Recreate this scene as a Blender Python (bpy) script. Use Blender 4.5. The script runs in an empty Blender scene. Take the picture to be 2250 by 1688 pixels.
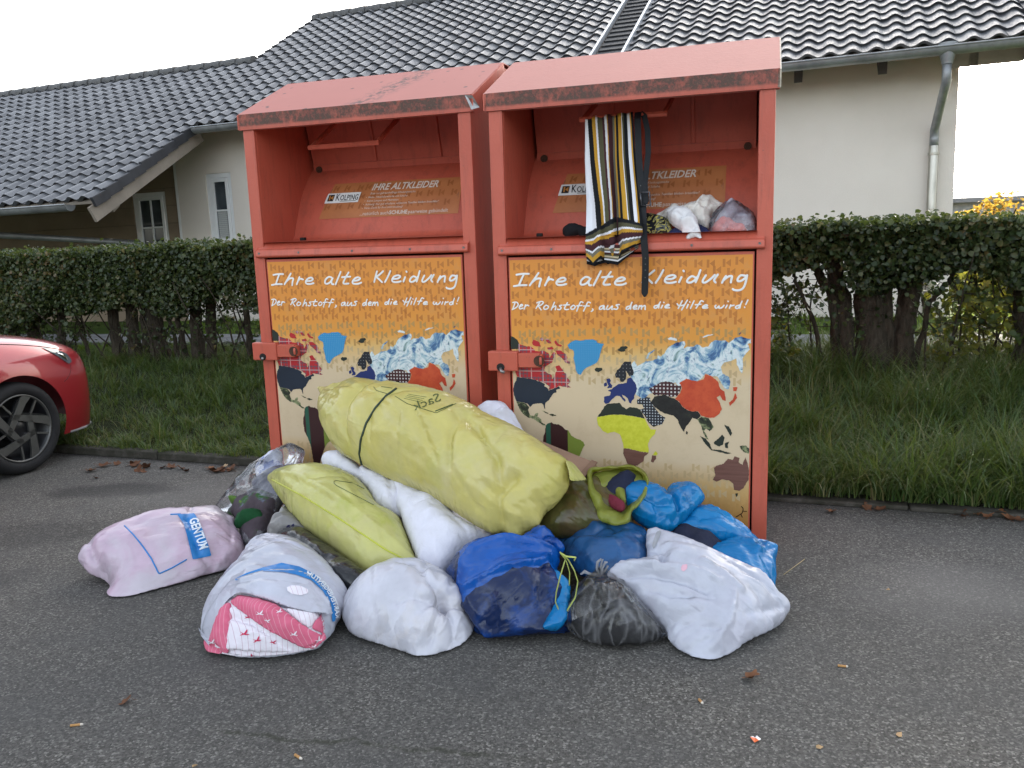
import bpy, bmesh, math, random
import numpy as np
from mathutils import Vector, Matrix, noise
from mathutils.bvhtree import BVHTree
from mathutils.geometry import delaunay_2d_cdt

# ------------------------------------------------------------------ camera, sky, sun, exposure
scene = bpy.context.scene
COL = scene.collection
rad = math.radians
FPX, CXP, CYP = 1815.1, 1125.0, 844.0          # focal length and centre, pixels of the 2250 x 1688 photograph
CAM_O = np.array([0.0, 0.0, 1.45])
pitch, roll = rad(9.471), rad(-2.2455)
_F = np.array([0, math.cos(pitch), -math.sin(pitch)]); _R = np.array([1.0, 0, 0]); _U = np.cross(_R, _F)
CR = _R*math.cos(roll) + _U*math.sin(roll); CU = -_R*math.sin(roll) + _U*math.cos(roll); CF = _F
camd = bpy.data.cameras.new('camera'); cam = bpy.data.objects.new('camera', camd); COL.objects.link(cam)
camd.sensor_width = 36.0; camd.lens = FPX/2250*36.0; camd.clip_end = 3000; camd.clip_start = 0.05
m4 = Matrix(((CR[0], CU[0], -CF[0], 0), (CR[1], CU[1], -CF[1], 0), (CR[2], CU[2], -CF[2], 1.45), (0, 0, 0, 1)))
cam.matrix_world = m4
scene.camera = cam

SUN_AZ, SUN_EL = rad(22.0), rad(14.0)          # azimuth clockwise from +y, towards the sun
world = bpy.data.worlds.new('World'); scene.world = world; world.use_nodes = True
nt = world.node_tree; nt.nodes.clear()
sky = nt.nodes.new('ShaderNodeTexSky'); sky.sky_type = 'NISHITA'; sky.sun_disc = False
sky.sun_elevation = SUN_EL; sky.sun_rotation = SUN_AZ; sky.dust_density = 4.0; sky.air_density = 1.0; sky.ozone_density = 1.0
bg = nt.nodes.new('ShaderNodeBackground'); bg.inputs[1].default_value = 0.15
wo = nt.nodes.new('ShaderNodeOutputWorld')
hs_ = nt.nodes.new('ShaderNodeHueSaturation'); hs_.inputs['Saturation'].default_value = 0.42          # hazy autumn sky
nt.links.new(sky.outputs[0], hs_.inputs['Color']); nt.links.new(hs_.outputs[0], bg.inputs[0]); nt.links.new(bg.outputs[0], wo.inputs[0])
sund = bpy.data.lights.new('sun', 'SUN'); sund.energy = 2.5; sund.angle = rad(0.5); sund.color = (1.0, 0.9, 0.75)
sun = bpy.data.objects.new('sun', sund); COL.objects.link(sun)
sdir = Vector((math.sin(SUN_AZ)*math.cos(SUN_EL), math.cos(SUN_AZ)*math.cos(SUN_EL), math.sin(SUN_EL)))
sun.rotation_euler = sdir.to_track_quat('Z', 'Y').to_euler(); sun.location = sdir*60
scene.view_settings.view_transform = 'Standard'; scene.view_settings.look = 'None'
scene.view_settings.exposure = 2.35; scene.view_settings.gamma = 1.0
scene.cycles.max_bounces = 8; scene.cycles.transparent_max_bounces = 12
scene.cycles.use_denoising = True

# ------------------------------------------------------------------ helpers
rng = random.Random(7); nrs = np.random.RandomState(11)
def ray(u, v):
    d = CR*(u-CXP) - CU*(v-CYP) + CF*FPX
    return d/np.linalg.norm(d)
def onz(u, v, z=0.0):
    d = ray(u, v); return CAM_O + d*((z-CAM_O[2])/d[2])
def onp(u, v, p0, n):
    d = ray(u, v); return CAM_O + d*(np.dot(np.asarray(p0)-CAM_O, n)/np.dot(d, n))
def project(P):
    d = np.asarray(P) - CAM_O; z = d@CF
    return np.stack([CXP + FPX*(d@CR)/z, CYP - FPX*(d@CU)/z], -1)
def sstep(a, b, x):
    t = np.clip((np.asarray(x, float)-a)/(b-a), 0, 1); return t*t*(3-2*t)

def tag(o, label=None, cat=None, group=None, kind=None):
    if label: o['label'] = label
    if cat: o['category'] = cat
    if group: o['group'] = group
    if kind: o['kind'] = kind
    return o
def empty(name, loc=(0, 0, 0), label=None, cat=None, group=None, mat=None):
    o = bpy.data.objects.new(name, None); COL.objects.link(o); o.empty_display_size = 0.1
    if mat is not None: o.matrix_world = mat
    else: o.location = loc
    return tag(o, label, cat, group)

class MB:
    def __init__(s): s.v = []; s.f = []; s.mi = []
    def add(s, verts, faces, mi=0):
        b = len(s.v); s.v += [tuple(map(float, p)) for p in verts]
        s.f += [tuple(b+i for i in f) for f in faces]; s.mi += [mi]*len(faces); return s
    def box(s, x0, x1, y0, y1, z0, z1, mi=0, M=None):
        p = [(x, y, z) for z in (z0, z1) for y in (y0, y1) for x in (x0, x1)]
        if M is not None: p = [M(q) for q in p]
        return s.add(p, [(0,2,3,1),(4,5,7,6),(0,1,5,4),(2,6,7,3),(0,4,6,2),(1,3,7,5)], mi)
    def hexa(s, p, mi=0):      # 8 corners: bottom ring 0-3, top ring 4-7
        return s.add(p, [(3,2,1,0),(4,5,6,7),(0,1,5,4),(1,2,6,5),(2,3,7,6),(3,0,4,7)], mi)
    def prism(s, poly, a, b, ax=1, mi=0):   # poly in the two other axes, extruded along ax from a to b
        def P(q, t):
            q = list(q); q.insert(ax, t); return tuple(q)
        n = len(poly); return s.add([P(q, a) for q in poly]+[P(q, b) for q in poly],
            [tuple(range(n))[::-1], tuple(range(n, 2*n))]+[(i, (i+1) % n, n+(i+1) % n, n+i) for i in range(n)], mi)
    def tube(s, pts, r, n=10, mi=0, cap=True, flat=None):
        pts = [np.asarray(p, float) for p in pts]; rs = r if hasattr(r, '__len__') else [r]*len(pts)
        t0 = pts[1]-pts[0]; ref = np.array([0, 0, 1.0]) if abs(t0[2]) < .9*np.linalg.norm(t0) else np.array([1.0, 0, 0])
        b = len(s.v); rings = []
        for i, p in enumerate(pts):
            t = pts[min(i+1, len(pts)-1)] - pts[max(i-1, 0)]; t = t/np.linalg.norm(t)
            x = np.cross(ref, t); x /= max(np.linalg.norm(x), 1e-9); y = np.cross(t, x); ref = y
            if flat: y = y*flat
            ring = [p + rs[i]*(math.cos(a)*x + math.sin(a)*y) for a in np.linspace(0, 2*math.pi, n, endpoint=False)]
            s.v += [tuple(map(float, q)) for q in ring]
        for i in range(len(pts)-1):
            for j in range(n):
                s.f.append((b+i*n+j, b+i*n+(j+1) % n, b+(i+1)*n+(j+1) % n, b+(i+1)*n+j)); s.mi.append(mi)
        if cap:
            s.f.append(tuple(b+j for j in range(n))[::-1]); s.mi.append(mi)
            e = b+(len(pts)-1)*n; s.f.append(tuple(e+j for j in range(n))); s.mi.append(mi)
        return s
    def xf(s, fn): s.v = [tuple(map(float, fn(p))) for p in s.v]; return s
    def build(s, name, mats, parent=None, smooth=False, bevel=0, auto=None):
        me = bpy.data.meshes.new(name); me.from_pydata(s.v, [], s.f)
        if not isinstance(mats, (list, tuple)): mats = [mats]
        for m in mats: me.materials.append(m)
        if len(mats) > 1: me.polygons.foreach_set('material_index', s.mi)
        if smooth: me.polygons.foreach_set('use_smooth', [True]*len(me.polygons))
        me.update(); o = bpy.data.objects.new(name, me); COL.objects.link(o)
        if parent: o.parent = parent
        if bevel:
            b = o.modifiers.new('bevel', 'BEVEL'); b.width = bevel; b.segments = 2; b.limit_method = 'ANGLE'; b.angle_limit = rad(35)
            if smooth is False: b.harden_normals = False
        if auto: 
            me.polygons.foreach_set('use_smooth', [True]*len(me.polygons)); me.set_sharp_from_angle(angle=rad(auto))
        return o
def np_mesh(name, V, Fq, mats, parent=None, smooth=False, mi=None, uv=None):
    """vertices (n,3), faces (m,k) all of k corners, by numpy"""
    V = np.asarray(V, np.float32); Fq = np.asarray(Fq, np.int32); m, k = Fq.shape
    me = bpy.data.meshes.new(name); me.vertices.add(len(V)); me.vertices.foreach_set('co', V.ravel())
    me.loops.add(m*k); me.loops.foreach_set('vertex_index', Fq.ravel())
    me.polygons.add(m); me.polygons.foreach_set('loop_start', np.arange(0, m*k, k, dtype=np.int32))
    if not isinstance(mats, (list, tuple)): mats = [mats]
    for x in mats: me.materials.append(x)
    if mi is not None: me.polygons.foreach_set('material_index', np.asarray(mi, np.int32))
    if smooth: me.polygons.foreach_set('use_smooth', np.ones(m, bool))
    me.update(calc_edges=True); me.validate()
    o = bpy.data.objects.new(name, me); COL.objects.link(o)
    if parent: o.parent = parent
    return o

# ---- materials
class NB:
    """small node-graph builder"""
    def __init__(s, name):
        s.m = bpy.data.materials.new(name); s.m.use_nodes = True; s.t = s.m.node_tree; s.t.nodes.clear()
        s.out = s.t.nodes.new('ShaderNodeOutputMaterial'); s.co = s.t.nodes.new('ShaderNodeTexCoord')
    def n(s, typ, **kw):
        x = s.t.nodes.new(typ)
        for k, v in kw.items():
            if k.startswith('i_'): 
                key = k[2:]; key = int(key) if key.isdigit() else key.replace('_', ' ')
                s.set(x.inputs[key], v)
            else: setattr(x, k, v)
        return x
    def set(s, sock, v):
        if isinstance(v, bpy.types.NodeSocket): s.t.links.new(v, sock)
        elif isinstance(v, bpy.types.Node): s.t.links.new(v.outputs[0], sock)
        else:
            if hasattr(sock.default_value, '__len__') and hasattr(v, '__len__') and len(sock.default_value) == 4 and len(v) == 3: v = (*v, 1)
            sock.default_value = v
    def obj(s): return s.co.outputs['Object']
    def mapping(s, vec, scale=(1,1,1), rot=(0,0,0), loc=(0,0,0)):
        return s.n('ShaderNodeMapping', i_Vector=vec, i_Scale=scale, i_Rotation=rot, i_Location=loc).outputs[0]
    def noise(s, vec, scale, detail=3, rough=.55, dist=0):
        return s.n('ShaderNodeTexNoise', i_Vector=vec, i_Scale=scale, i_Detail=detail, i_Roughness=rough, i_Distortion=dist).outputs['Fac']
    def ramp(s, fac, stops, interp='LINEAR'):
        r = s.n('ShaderNodeValToRGB', i_Fac=fac); cr = r.color_ramp; cr.interpolation = interp
        while len(cr.elements) < len(stops): cr.elements.new(.5)
        for e, (p, c) in zip(cr.elements, stops):
            e.position = p; e.color = (*c, 1) if hasattr(c, '__len__') else (c, c, c, 1)
        return r.outputs[0]
    def mix(s, fac, a, b, mode='MIX'):
        x = s.n('ShaderNodeMix', data_type='RGBA', blend_type=mode); s.set(x.inputs[0], fac); s.set(x.inputs[6], a); s.set(x.inputs[7], b)
        return x.outputs[2]
    def math(s, op, a, b=0.0, c=None):
        x = s.n('ShaderNodeMath', operation=op); s.set(x.inputs[0], a); s.set(x.inputs[1], b)
        if c is not None: s.set(x.inputs[2], c)
        return x.outputs[0]
    def sep(s, vec): return s.n('ShaderNodeSeparateXYZ', i_Vector=vec).outputs
    def bump(s, h, dist=.01, strength=1.0, normal=None):
        b = s.n('ShaderNodeBump', i_Height=h, i_Distance=dist, i_Strength=strength)
        if normal is not None: s.set(b.inputs['Normal'], normal)
        return b.outputs[0]
    def pbr(s, col, rough=.5, spec=.5, metal=0, normal=None, **kw):
        p = s.n('ShaderNodeBsdfPrincipled'); s.set(p.inputs['Base Color'], col); s.set(p.inputs['Roughness'], rough)
        s.set(p.inputs['Specular IOR Level'], spec); s.set(p.inputs['Metallic'], metal)
        if normal is not None: s.set(p.inputs['Normal'], normal)
        for k, v in kw.items(): s.set(p.inputs[k.replace('_', ' ')], v)
        return p.outputs[0]
    def mixs(s, fac, a, b):
        x = s.n('ShaderNodeMixShader'); s.set(x.inputs[0], fac); s.set(x.inputs[1], a); s.set(x.inputs[2], b); return x.outputs[0]
    def done(s, sh): s.set(s.out.inputs[0], sh); return s.m
def simple(name, col, rough=.6, spec=.4, var=.15, scale=6, metal=0, bump=0, bscale=60):
    b = NB(name); nz = b.noise(b.obj(), scale, 4, .6)
    c = b.ramp(nz, [(.3, tuple(x*(1-var) for x in col)), (.7, tuple(min(1, x*(1+var)) for x in col))])
    nrm = b.bump(b.noise(b.obj(), bscale, 3, .6), bump) if bump else None
    return b.done(b.pbr(c, rough, spec, metal, nrm))
# ------------------------------------------------------------------ setting: asphalt, kerb, verge, field
E_DIR = np.array([-0.93545, 0.35347, 0.0])      # along kerb and eaves, towards the left
N_DIR = np.array([0.35347, 0.93545, 0.0])       # away from the camera, towards the house
K0 = np.array([-1.69, 5.56, 0.0])               # a point on the kerb's front foot
def kw(t, s, z=0.0): return K0 + E_DIR*t + N_DIR*s + np.array([0, 0, z])
def kts(P): d = np.asarray(P)-K0; return d@E_DIR, d@N_DIR
def terr(s): return .055 + .34*sstep(.1, 2.4, s) + .0*np.asarray(s)
def terrain_hit(u, v):
    d = ray(u, v); lo = 1.0
    for k in range(4000):
        P = CAM_O + d*lo; t, s = kts(P)
        if P[2] <= (terr(s) if s > 0 else 0): return P
        lo += .01
    return P

b = NB('asphalt')
P = b.obj(); big = b.noise(P, .55, 4, .6); mid = b.noise(P, 2.6, 5, .65)
fine = b.n('ShaderNodeTexVoronoi', i_Vector=P, i_Scale=150.0, i_Randomness=1.0)
fcol = b.sep(fine.outputs['Color'])[0]
base = b.ramp(fcol, [(0, (.040, .037, .032)), (.5, (.090, .084, .075)), (.85, (.15, .142, .127)), (1, (.29, .275, .25))])
base = b.mix(b.ramp(mid, [(.35, .0), (.7, .5)]), base, (.075, .074, .072), 'MIX')
base = b.mix(b.ramp(big, [(.35, .45), (.62, 0)]), base, (.06, .06, .06))
sp = b.noise(P, 320, 2, .7); base = b.mix(b.ramp(sp, [(.62, 0), (.7, .7)]), base, (.30, .285, .255))
# two damp stains beside the parked car and a long meandering crack with moss
px = b.sep(P)
def blob(cx, cy, rx, ry, soft, rot=0):
    q = b.mapping(P, scale=(1/rx, 1/ry, 1), loc=(-cx/rx, -cy/ry, 0))
    w = b.n('ShaderNodeVectorMath', operation='ADD', i_0=q, i_1=b.n('ShaderNodeVectorMath', operation='SCALE', i_0=b.n('ShaderNodeTexNoise', i_Vector=P, i_Scale=3.0, i_Detail=4.0).outputs['Color'], i_Scale=.9).outputs[0]).outputs[0]
    w = b.mapping(w, loc=(-.45, -.45, 0)); s_ = b.sep(w)
    l = b.math('SQRT', b.math('ADD', b.math('MULTIPLY', s_[0], s_[0]), b.math('MULTIPLY', s_[1], s_[1])))
    return b.ramp(l, [(1-soft, 1), (1, 0)])
for (cx, cy, rx, ry, st) in ((-2.62, 5.15, .5, .2, .62), (-2.75, 4.35, .75, .26, .4), (-3.0, 3.7, .8, .2, .3)):
    f = b.math('MULTIPLY', blob(cx, cy, rx, ry, .4), st); base = b.mix(f, base, (.022, .022, .022))
pale = b.math('MULTIPLY', blob(1.75, 3.15, .5, .4, .8), .35); base = b.mix(pale, base, (.22, .21, .2))
pale = b.math('MULTIPLY', blob(-1.9, 5.0, .9, .4, .8), .3); base = b.mix(pale, base, (.2, .195, .185))
# crack
wv = b.noise(b.mapping(P, scale=(1, 0, 0)), 2.3, 5, .6)
line = b.math('ABSOLUTE', b.math('SUBTRACT', b.math('SUBTRACT', px[1], b.math('MULTIPLY', px[0], -.21)), b.math('ADD', 2.05, b.math('MULTIPLY', wv, .22))))
inx = b.math('MULTIPLY', b.ramp(b.math('ADD', b.math('MULTIPLY', px[0], .25), .5), [(.24, 0), (.28, 1)]), b.ramp(b.math('ADD', b.math('MULTIPLY', px[0], .25), .5), [(.48, 1), (.54, 0)]))
ck = b.math('MULTIPLY', b.math('MULTIPLY', b.ramp(line, [(.003, 1), (.016, 0)]), inx), b.ramp(b.noise(P, 14, 4, .7), [(.35, .0), (.55, .8)]))
base = b.mix(ck, base, (.03, .032, .02))
hgt = b.math('ADD', fcol, b.math('MULTIPLY', sp, .6))
M_asphalt = b.done(b.pbr(base, .85, .3, 0, b.bump(hgt, .004, .8)))
b = NB('kerb_concrete'); M_kerb = b.done(b.pbr(b.ramp(b.noise(b.obj(), 7, 6, .75), [(.3, (.028, .030, .018)), (.5, (.055, .052, .042)), (.7, (.11, .10, .088))]), .9, .2, 0, b.bump(b.noise(b.obj(), 70, 4, .7), .006)))
b = NB('soil'); M_soil = b.done(b.pbr(b.ramp(b.noise(b.obj(), 9, 6, .7), [(.3, (.02, .018, .012)), (.55, (.035, .045, .018)), (.75, (.06, .05, .03))]), .95, .1, 0, b.bump(b.noise(b.obj(), 30, 5, .7), .03)))
b = NB('lawn'); c = b.ramp(b.noise(b.obj(), .6, 8, .7), [(.3, (.05, .085, .018)), (.6, (.09, .14, .03)), (.8, (.16, .15, .06))])
M_lawn = b.done(b.pbr(c, .9, .1, 0, b.bump(b.noise(b.obj(), 25, 5, .8), .05)))

# asphalt sheet: reaches behind the camera and out to the kerb
mb = MB(); mb.add([kw(60, -60), kw(-60, -60), kw(-60, .5), kw(60, .5)], [(0, 1, 2, 3)])
road = mb.build('asphalt', M_asphalt); tag(road, kind='structure')
# kerb: edging stones, one run
mb = MB(); t = -22.0
while t < 24:
    L = 1.0; j = rng.uniform(-.006, .006); h = (.055 if t > -2.4 else .028) + rng.uniform(-.006, .006)
    q = [kw(t+.004, j), kw(t+L-.004, j), kw(t+L-.004, .09), kw(t+.004, .09)]
    mb.hexa([tuple(p) for p in q]+[(p[0], p[1], h) for p in q]); t += L
kerb = mb.build('kerb', M_kerb, bevel=.008); tag(kerb, kind='structure')
# verge bank and garden ground: one sheet from kerb to horizon
ss = [.075, .3, .6, .9, 1.2, 1.5, 1.8, 2.1, 2.4, 3, 4, 6, 9, 14, 25, 60, 180, 600]
ts = [-600, -150, -60] + list(np.arange(-24, 24.1, .5)) + [60, 150, 600]
V = []; Fq = []
for s in ss:
    for t in ts:
        n_ = noise.noise(Vector((t*1.3, s*1.3, 0)))*.04 if .2 < s < 5 else 0
        V.append(kw(t, s, float(terr(s))-.012+n_))
for i in range(len(ss)-1):
    for j in range(len(ts)-1):
        a = i*len(ts)+j; Fq.append((a+1, a, a+len(ts), a+len(ts)+1))
mi = [0 if ss[i] < 2.4 else 1 for i in range(len(ss)-1) for j in range(len(ts)-1)]
verge = np_mesh('verge', V, Fq, [M_soil, M_lawn], mi=mi, smooth=True); tag(verge, kind='structure')
# paving strip round the house
M_pav = simple('paving_stone', (.2, .2, .2), .85, .2, .25, 3, bump=.004)
mb = MB()
for k in range(34):
    for r_ in range(3):
        mb.box(-1.5+k*.5, -1.5+k*.5+.49, 0, .32, 0, .03, M=lambda q, r_=r_: kw(q[0]-5.3, 3.55+r_*.33+q[1], float(terr(5))-.004+q[2]))
pv = mb.build('path', M_pav); tag(pv, kind='structure')
mb = MB()
for k in range(60): mb.add([kw(-8.5-.55-.0, 4+k*.5, .42), kw(-14, 4+k*.5, .42), kw(-14, 4.5+k*.5, .42), kw(-9.05, 4.5+k*.5, .42)], [(0, 1, 2, 3)])
gv = mb.build('gravel_path', simple('gravel', (.3, .27, .22), .95, .1, .5, 25, bump=.02, bscale=40)); tag(gv, kind='structure')
# far rise on the horizon
mb = MB(); xs = np.linspace(-500, 500, 60); prev = None
V = []; Fq = []
for j, yy in enumerate((230, 300, 380, 520)):
    for i, x in enumerate(xs): V.append((x, yy, [.3, 6, 13, 18][j]*(1+.25*math.sin(x*.011+1)+.06*math.sin(x*.05))))
for j in range(3):
    for i in range(59): a = j*60+i; Fq.append((a, a+1, a+61, a+60))
hl = np_mesh('hills', V, Fq, simple('far_field', (.12, .12, .06), .95, .1, .3, .02), smooth=True); tag(hl, kind='structure')

# ---- grass: blades on the bank (nobody could count them)
def blades(name, base, h, az, f0, f1, w, mat, K=5):
    n = len(base); dirv = np.stack([np.cos(az), np.sin(az), np.zeros(n)], 1); sa = az+np.pi/2+nrs.uniform(-.7, .7, n); side = np.stack([np.cos(sa), np.sin(sa), np.zeros(n)], 1)
    V = np.zeros((n, K+1, 2, 3)); c = base.copy()
    for k in range(K+1):
        q = k/K; ww = w*(1-q**1.6*.94); V[:, k, 0] = c-side*ww[:, None]*.5; V[:, k, 1] = c+side*ww[:, None]*.5
        ph = f0+f1*q; c = c+dirv*(np.sin(ph)*h/K)[:, None]; c[:, 2] += np.cos(ph)*h/K; c[:, 2] = np.maximum(c[:, 2], .012)
    idx = np.arange(n)[:, None]*(K+1)*2; F = np.stack([np.concatenate([idx+2*k, idx+2*k+1, idx+2*k+3, idx+2*k+2], 1) for k in range(K)], 1).reshape(-1, 4)
    return V.reshape(-1, 3), F
def grass(name, count, tufts, smin, smax, tmin, tmax, hfun, mat, keep=None, wid=.006):
    T = [nrs.uniform(tmin, tmax, count)]; S = [nrs.uniform(smin, smax, count)]; H = [nrs.uniform(.35, .8, count)]; AZ = [nrs.uniform(0, 2*np.pi, count)]; F0 = [nrs.uniform(0, .5, count)]; F1 = [nrs.uniform(.2, 1.3, count)]; W = [wid*nrs.uniform(.5, 1.1, count)]
    for _ in range(tufts):
        t0, s0 = nrs.uniform(tmin, tmax), nrs.uniform(smin, smax); m = nrs.randint(16, 46); a = nrs.uniform(0, 2*np.pi, m); r = np.abs(nrs.normal(0, .035, m)); k = nrs.uniform(.7, 1.35)
        bias = nrs.uniform(0, 2*np.pi); T.append(t0+r*np.cos(a)); S.append(s0+r*np.sin(a)); H.append(k*nrs.uniform(.7, 1.35, m)); az = np.arctan2(E_DIR[1]*np.cos(a)+N_DIR[1]*np.sin(a)-.55*N_DIR[1]*.8, E_DIR[0]*np.cos(a)+N_DIR[0]*np.sin(a)-.55*N_DIR[0]*.8)
        AZ.append(az+nrs.normal(0, .4, m)); F0.append(nrs.uniform(.05, .55, m)); F1.append(nrs.uniform(.6, 2.3, m)); W.append(wid*nrs.uniform(.7, 1.5, m))
    t, s, h, az, f0, f1, w = map(np.concatenate, (T, S, H, AZ, F0, F1, W)); ok = (s > smin) & (s < smax)
    if keep is not None: ok &= keep(t, s)
    cl = np.array([noise.noise(Vector((a*1.7, b_*1.7, 3.1))) for a, b_ in zip(t, s)]); ok &= nrs.uniform(0, 1, len(t)) < np.clip(.75+cl*.9, .2, 1)
    t, s, h, az, f0, f1, w, cl = (q[ok] for q in (t, s, h, az, f0, f1, w, cl))
    base = K0+E_DIR*t[:, None]+N_DIR*s[:, None]; base[:, 2] = terr(s)-.015
    V, F = blades(name, base, h*hfun(t, s)*(1+.35*cl), az, f0, f1, w, mat); return np_mesh(name, V, F, mat, smooth=True)
def leafmat(name, cols, transl=.35, rough=.5, spec=.4, tcol=None):
    b = NB(name); g = b.n('ShaderNodeNewGeometry'); r = g.outputs['Random Per Island']
    nz = b.noise(b.obj(), 1.3, 3, .6)
    c = b.ramp(b.math('ADD', b.math('MULTIPLY', r, .75), b.math('MULTIPLY', b.math('SUBTRACT', nz, .35), .8)), [(i/(len(cols)-1)*.98+.01, q) for i, q in enumerate(cols)])
    p = b.pbr(c, rough, spec)
    t = b.n('ShaderNodeBsdfTranslucent', i_Color=b.mix(.35, c, tcol or (.35, .4, .03))).outputs[0]
    return b.done(b.mixs(transl, p, t))
M_grass = leafmat('grass_blade', [(.022, .048, .013), (.042, .085, .021), (.062, .12, .030), (.09, .14, .042), (.15, .16, .06), (.24, .20, .10)], .35, .4, .45)
M_grassl = leafmat('garden_grass_blade', [(.05, .10, .015), (.09, .17, .025), (.13, .21, .03), (.2, .25, .05)], .45)
gr = grass('grass', 52000, 2300, .02, 3.2, -5.6, 4.4, lambda t, s: (.13+.15*sstep(.4, -1.6, t))*(1-.25*sstep(.7, 0, s)), M_grass)
tag(gr, 'rough dark green grass on the bank behind the kerb', 'grass', kind='stuff')
gr3 = grass('grass', 3500, 420, .02, .55, -5.6, -2.25, lambda t, s: .26+.08*np.sin(t*5.1)*np.sin(t*2.3+1), M_grass)
tag(gr3, 'long grass blades drooping over the kerb right of the bins', 'grass', kind='stuff')
gr4 = grass('grass', 900, 60, .05, .22, -1.6, 4.4, lambda t, s: .12+0*t, M_grass)
tag(gr4, 'short grass blades along the kerb left of the bins', 'grass', kind='stuff')
gr2 = grass('grass', 22000, 420, 3.0, 7.5, -12, 6, lambda t, s: .15+0*t, M_grassl, keep=lambda t, s: ~((s > 3.5) & (s < 4.6) & (t < 10)), wid=.012)
tag(gr2, 'brighter green garden grass beyond the hedge', 'grass', kind='stuff')
# ------------------------------------------------------------------ house
G0 = np.array([4.776, 9.700, 3.46]); A_ROOF = rad(29.6)
UPS = N_DIR*math.cos(A_ROOF) + np.array([0, 0, math.sin(A_ROOF)]); RN = np.cross(E_DIR, UPS); RN = RN if RN[2] > 0 else -RN
def rf(u, v, h=0.0): return G0 + E_DIR*u + UPS*v + RN*h
WALL_D = .68
def wl(u, d=0.0, z=0.0):     # point on the front wall: u along, d behind the wall face, absolute z
    q = G0 + E_DIR*u + N_DIR*(WALL_D+d); return np.array([q[0], q[1], z])
house = empty('house', wl(5, 3, .4), 'cream rendered bungalow with a dark grey wavy tiled roof behind the hedge', 'house')
def hb(mb, name, mats, parent=None, **k):
    par = parent or house; o = mb.build(name, mats, None, **k)
    o.parent = par; o.matrix_parent_inverse = par.matrix_world.inverted() if par is not house else Matrix.Translation(house.location).inverted(); return o
b = NB('roof_tile'); g = b.n('ShaderNodeNewGeometry'); r = g.outputs['Random Per Island']
c = b.ramp(b.math('ADD', b.math('MULTIPLY', r, .6), b.math('MULTIPLY', b.noise(b.obj(), 3, 5, .7), .5)), [(.2, (.07, .073, .08)), (.6, (.115, .118, .127)), (.95, (.17, .173, .18))])
M_tile = b.done(b.pbr(c, b.ramp(b.noise(b.obj(), 30, 4, .6), [(.3, .26), (.7, .42)]), .7, 0, b.bump(b.noise(b.obj(), 140, 3, .7), .002)))
M_ridge = simple('ridge_tile', (.09, .088, .085), .55, .4, .3, 8, bump=.003)
b = NB('render_plaster'); M_wall = b.done(b.pbr(b.ramp(b.noise(b.obj(), 1.1, 5, .6), [(.3, (.70, .63, .56)), (.7, (.75, .68, .61))]), .9, .15, 0, b.bump(b.noise(b.obj(), 130, 3, .7), .004)))
b = NB('board_wall'); z = b.sep(b.obj())[2]; gv_ = b.math('FRACT', b.math('MULTIPLY', z, 3.4)); gl = b.ramp(gv_, [(.0, 1), (.035, 0)])
c = b.mix(b.math('MULTIPLY', gl, .6), b.ramp(b.noise(b.obj(), 2, 5, .65), [(.3, (.22, .165, .115)), (.7, (.29, .22, .155))]), (.05, .035, .025))
M_board = b.done(b.pbr(c, .75, .25, 0, b.bump(b.math('SUBTRACT', 1, gl), .006)))
M_zinc = simple('zinc', (.30, .31, .32), .45, .5, .25, 5, metal=.6)
M_eavew = simple('eaves_timber', (.27, .23, .19), .7, .3, .15, 4)
M_white = simple('white_plastic_frame', (.78, .78, .78), .35, .5, .04, 4)
b = NB('window_glass'); gx = b.noise(b.obj(), 2.2, 2, .5)
M_glass = b.done(b.pbr(b.ramp(gx, [(.4, (.035, .042, .05)), (.6, (.07, .08, .09))]), .04, .8))
M_blind = simple('roller_blind', (.42, .43, .42), .7, .3, .06, 40)

TW, TL = .245, .268
def tiles(mb, u0, u1, v0, v1, skip=None):
    prof = [(0, .004), (.10, .0), (.24, .007), (.36, .026), (.48, .047), (.60, .055), (.72, .047), (.84, .026), (.94, .009), (1.0, .003)]
    nu = int(round((u1-u0)/TW)); nv = int(math.ceil((v1-v0)/TL))
    for i in range(nu):
        for j in range(nv):
            va = v0+j*TL; vb = min(va+TL+.05, v1+.02); u_ = u0+i*TW
            if skip and skip(u_+TW/2, va): continue
            dt = rng.uniform(-.005, .005); du = rng.uniform(-.004, .004)
            vs = []; n = len(prof)
            for (x, h) in prof:
                uu = u_ + du + (1-x)*TW*1.012
                vs += [rf(uu, va+.035, h-.014), rf(uu, va, h*.9+.034+dt), rf(uu, vb, h*.9)]
            fs = []
            for k in range(n-1): fs += [(3*k, 3*k+3, 3*k+4, 3*k+1), (3*k+1, 3*k+4, 3*k+5, 3*k+2)]
            mb.add(vs, fs)
skylane = lambda u, v: 3.62 < u < 4.05
mb = MB(); tiles(mb, -1.05, 10.95, -.02, 5.5, skylane)
roof = hb(mb, 'roof', M_tile, auto=40)
roof['label'] = 'main dark tiled roof slope under the upper ridge'
mb = MB(); tiles(mb, 10.955, 22.05, -.02-9*TL, 3.02); tiles(mb, 10.955-3*TW, 10.955, -.02-9*TL, -.03)
roof2 = hb(mb, 'roof', M_tile, auto=40); roof2['label'] = 'lower dark tiled roof over the porch'
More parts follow.
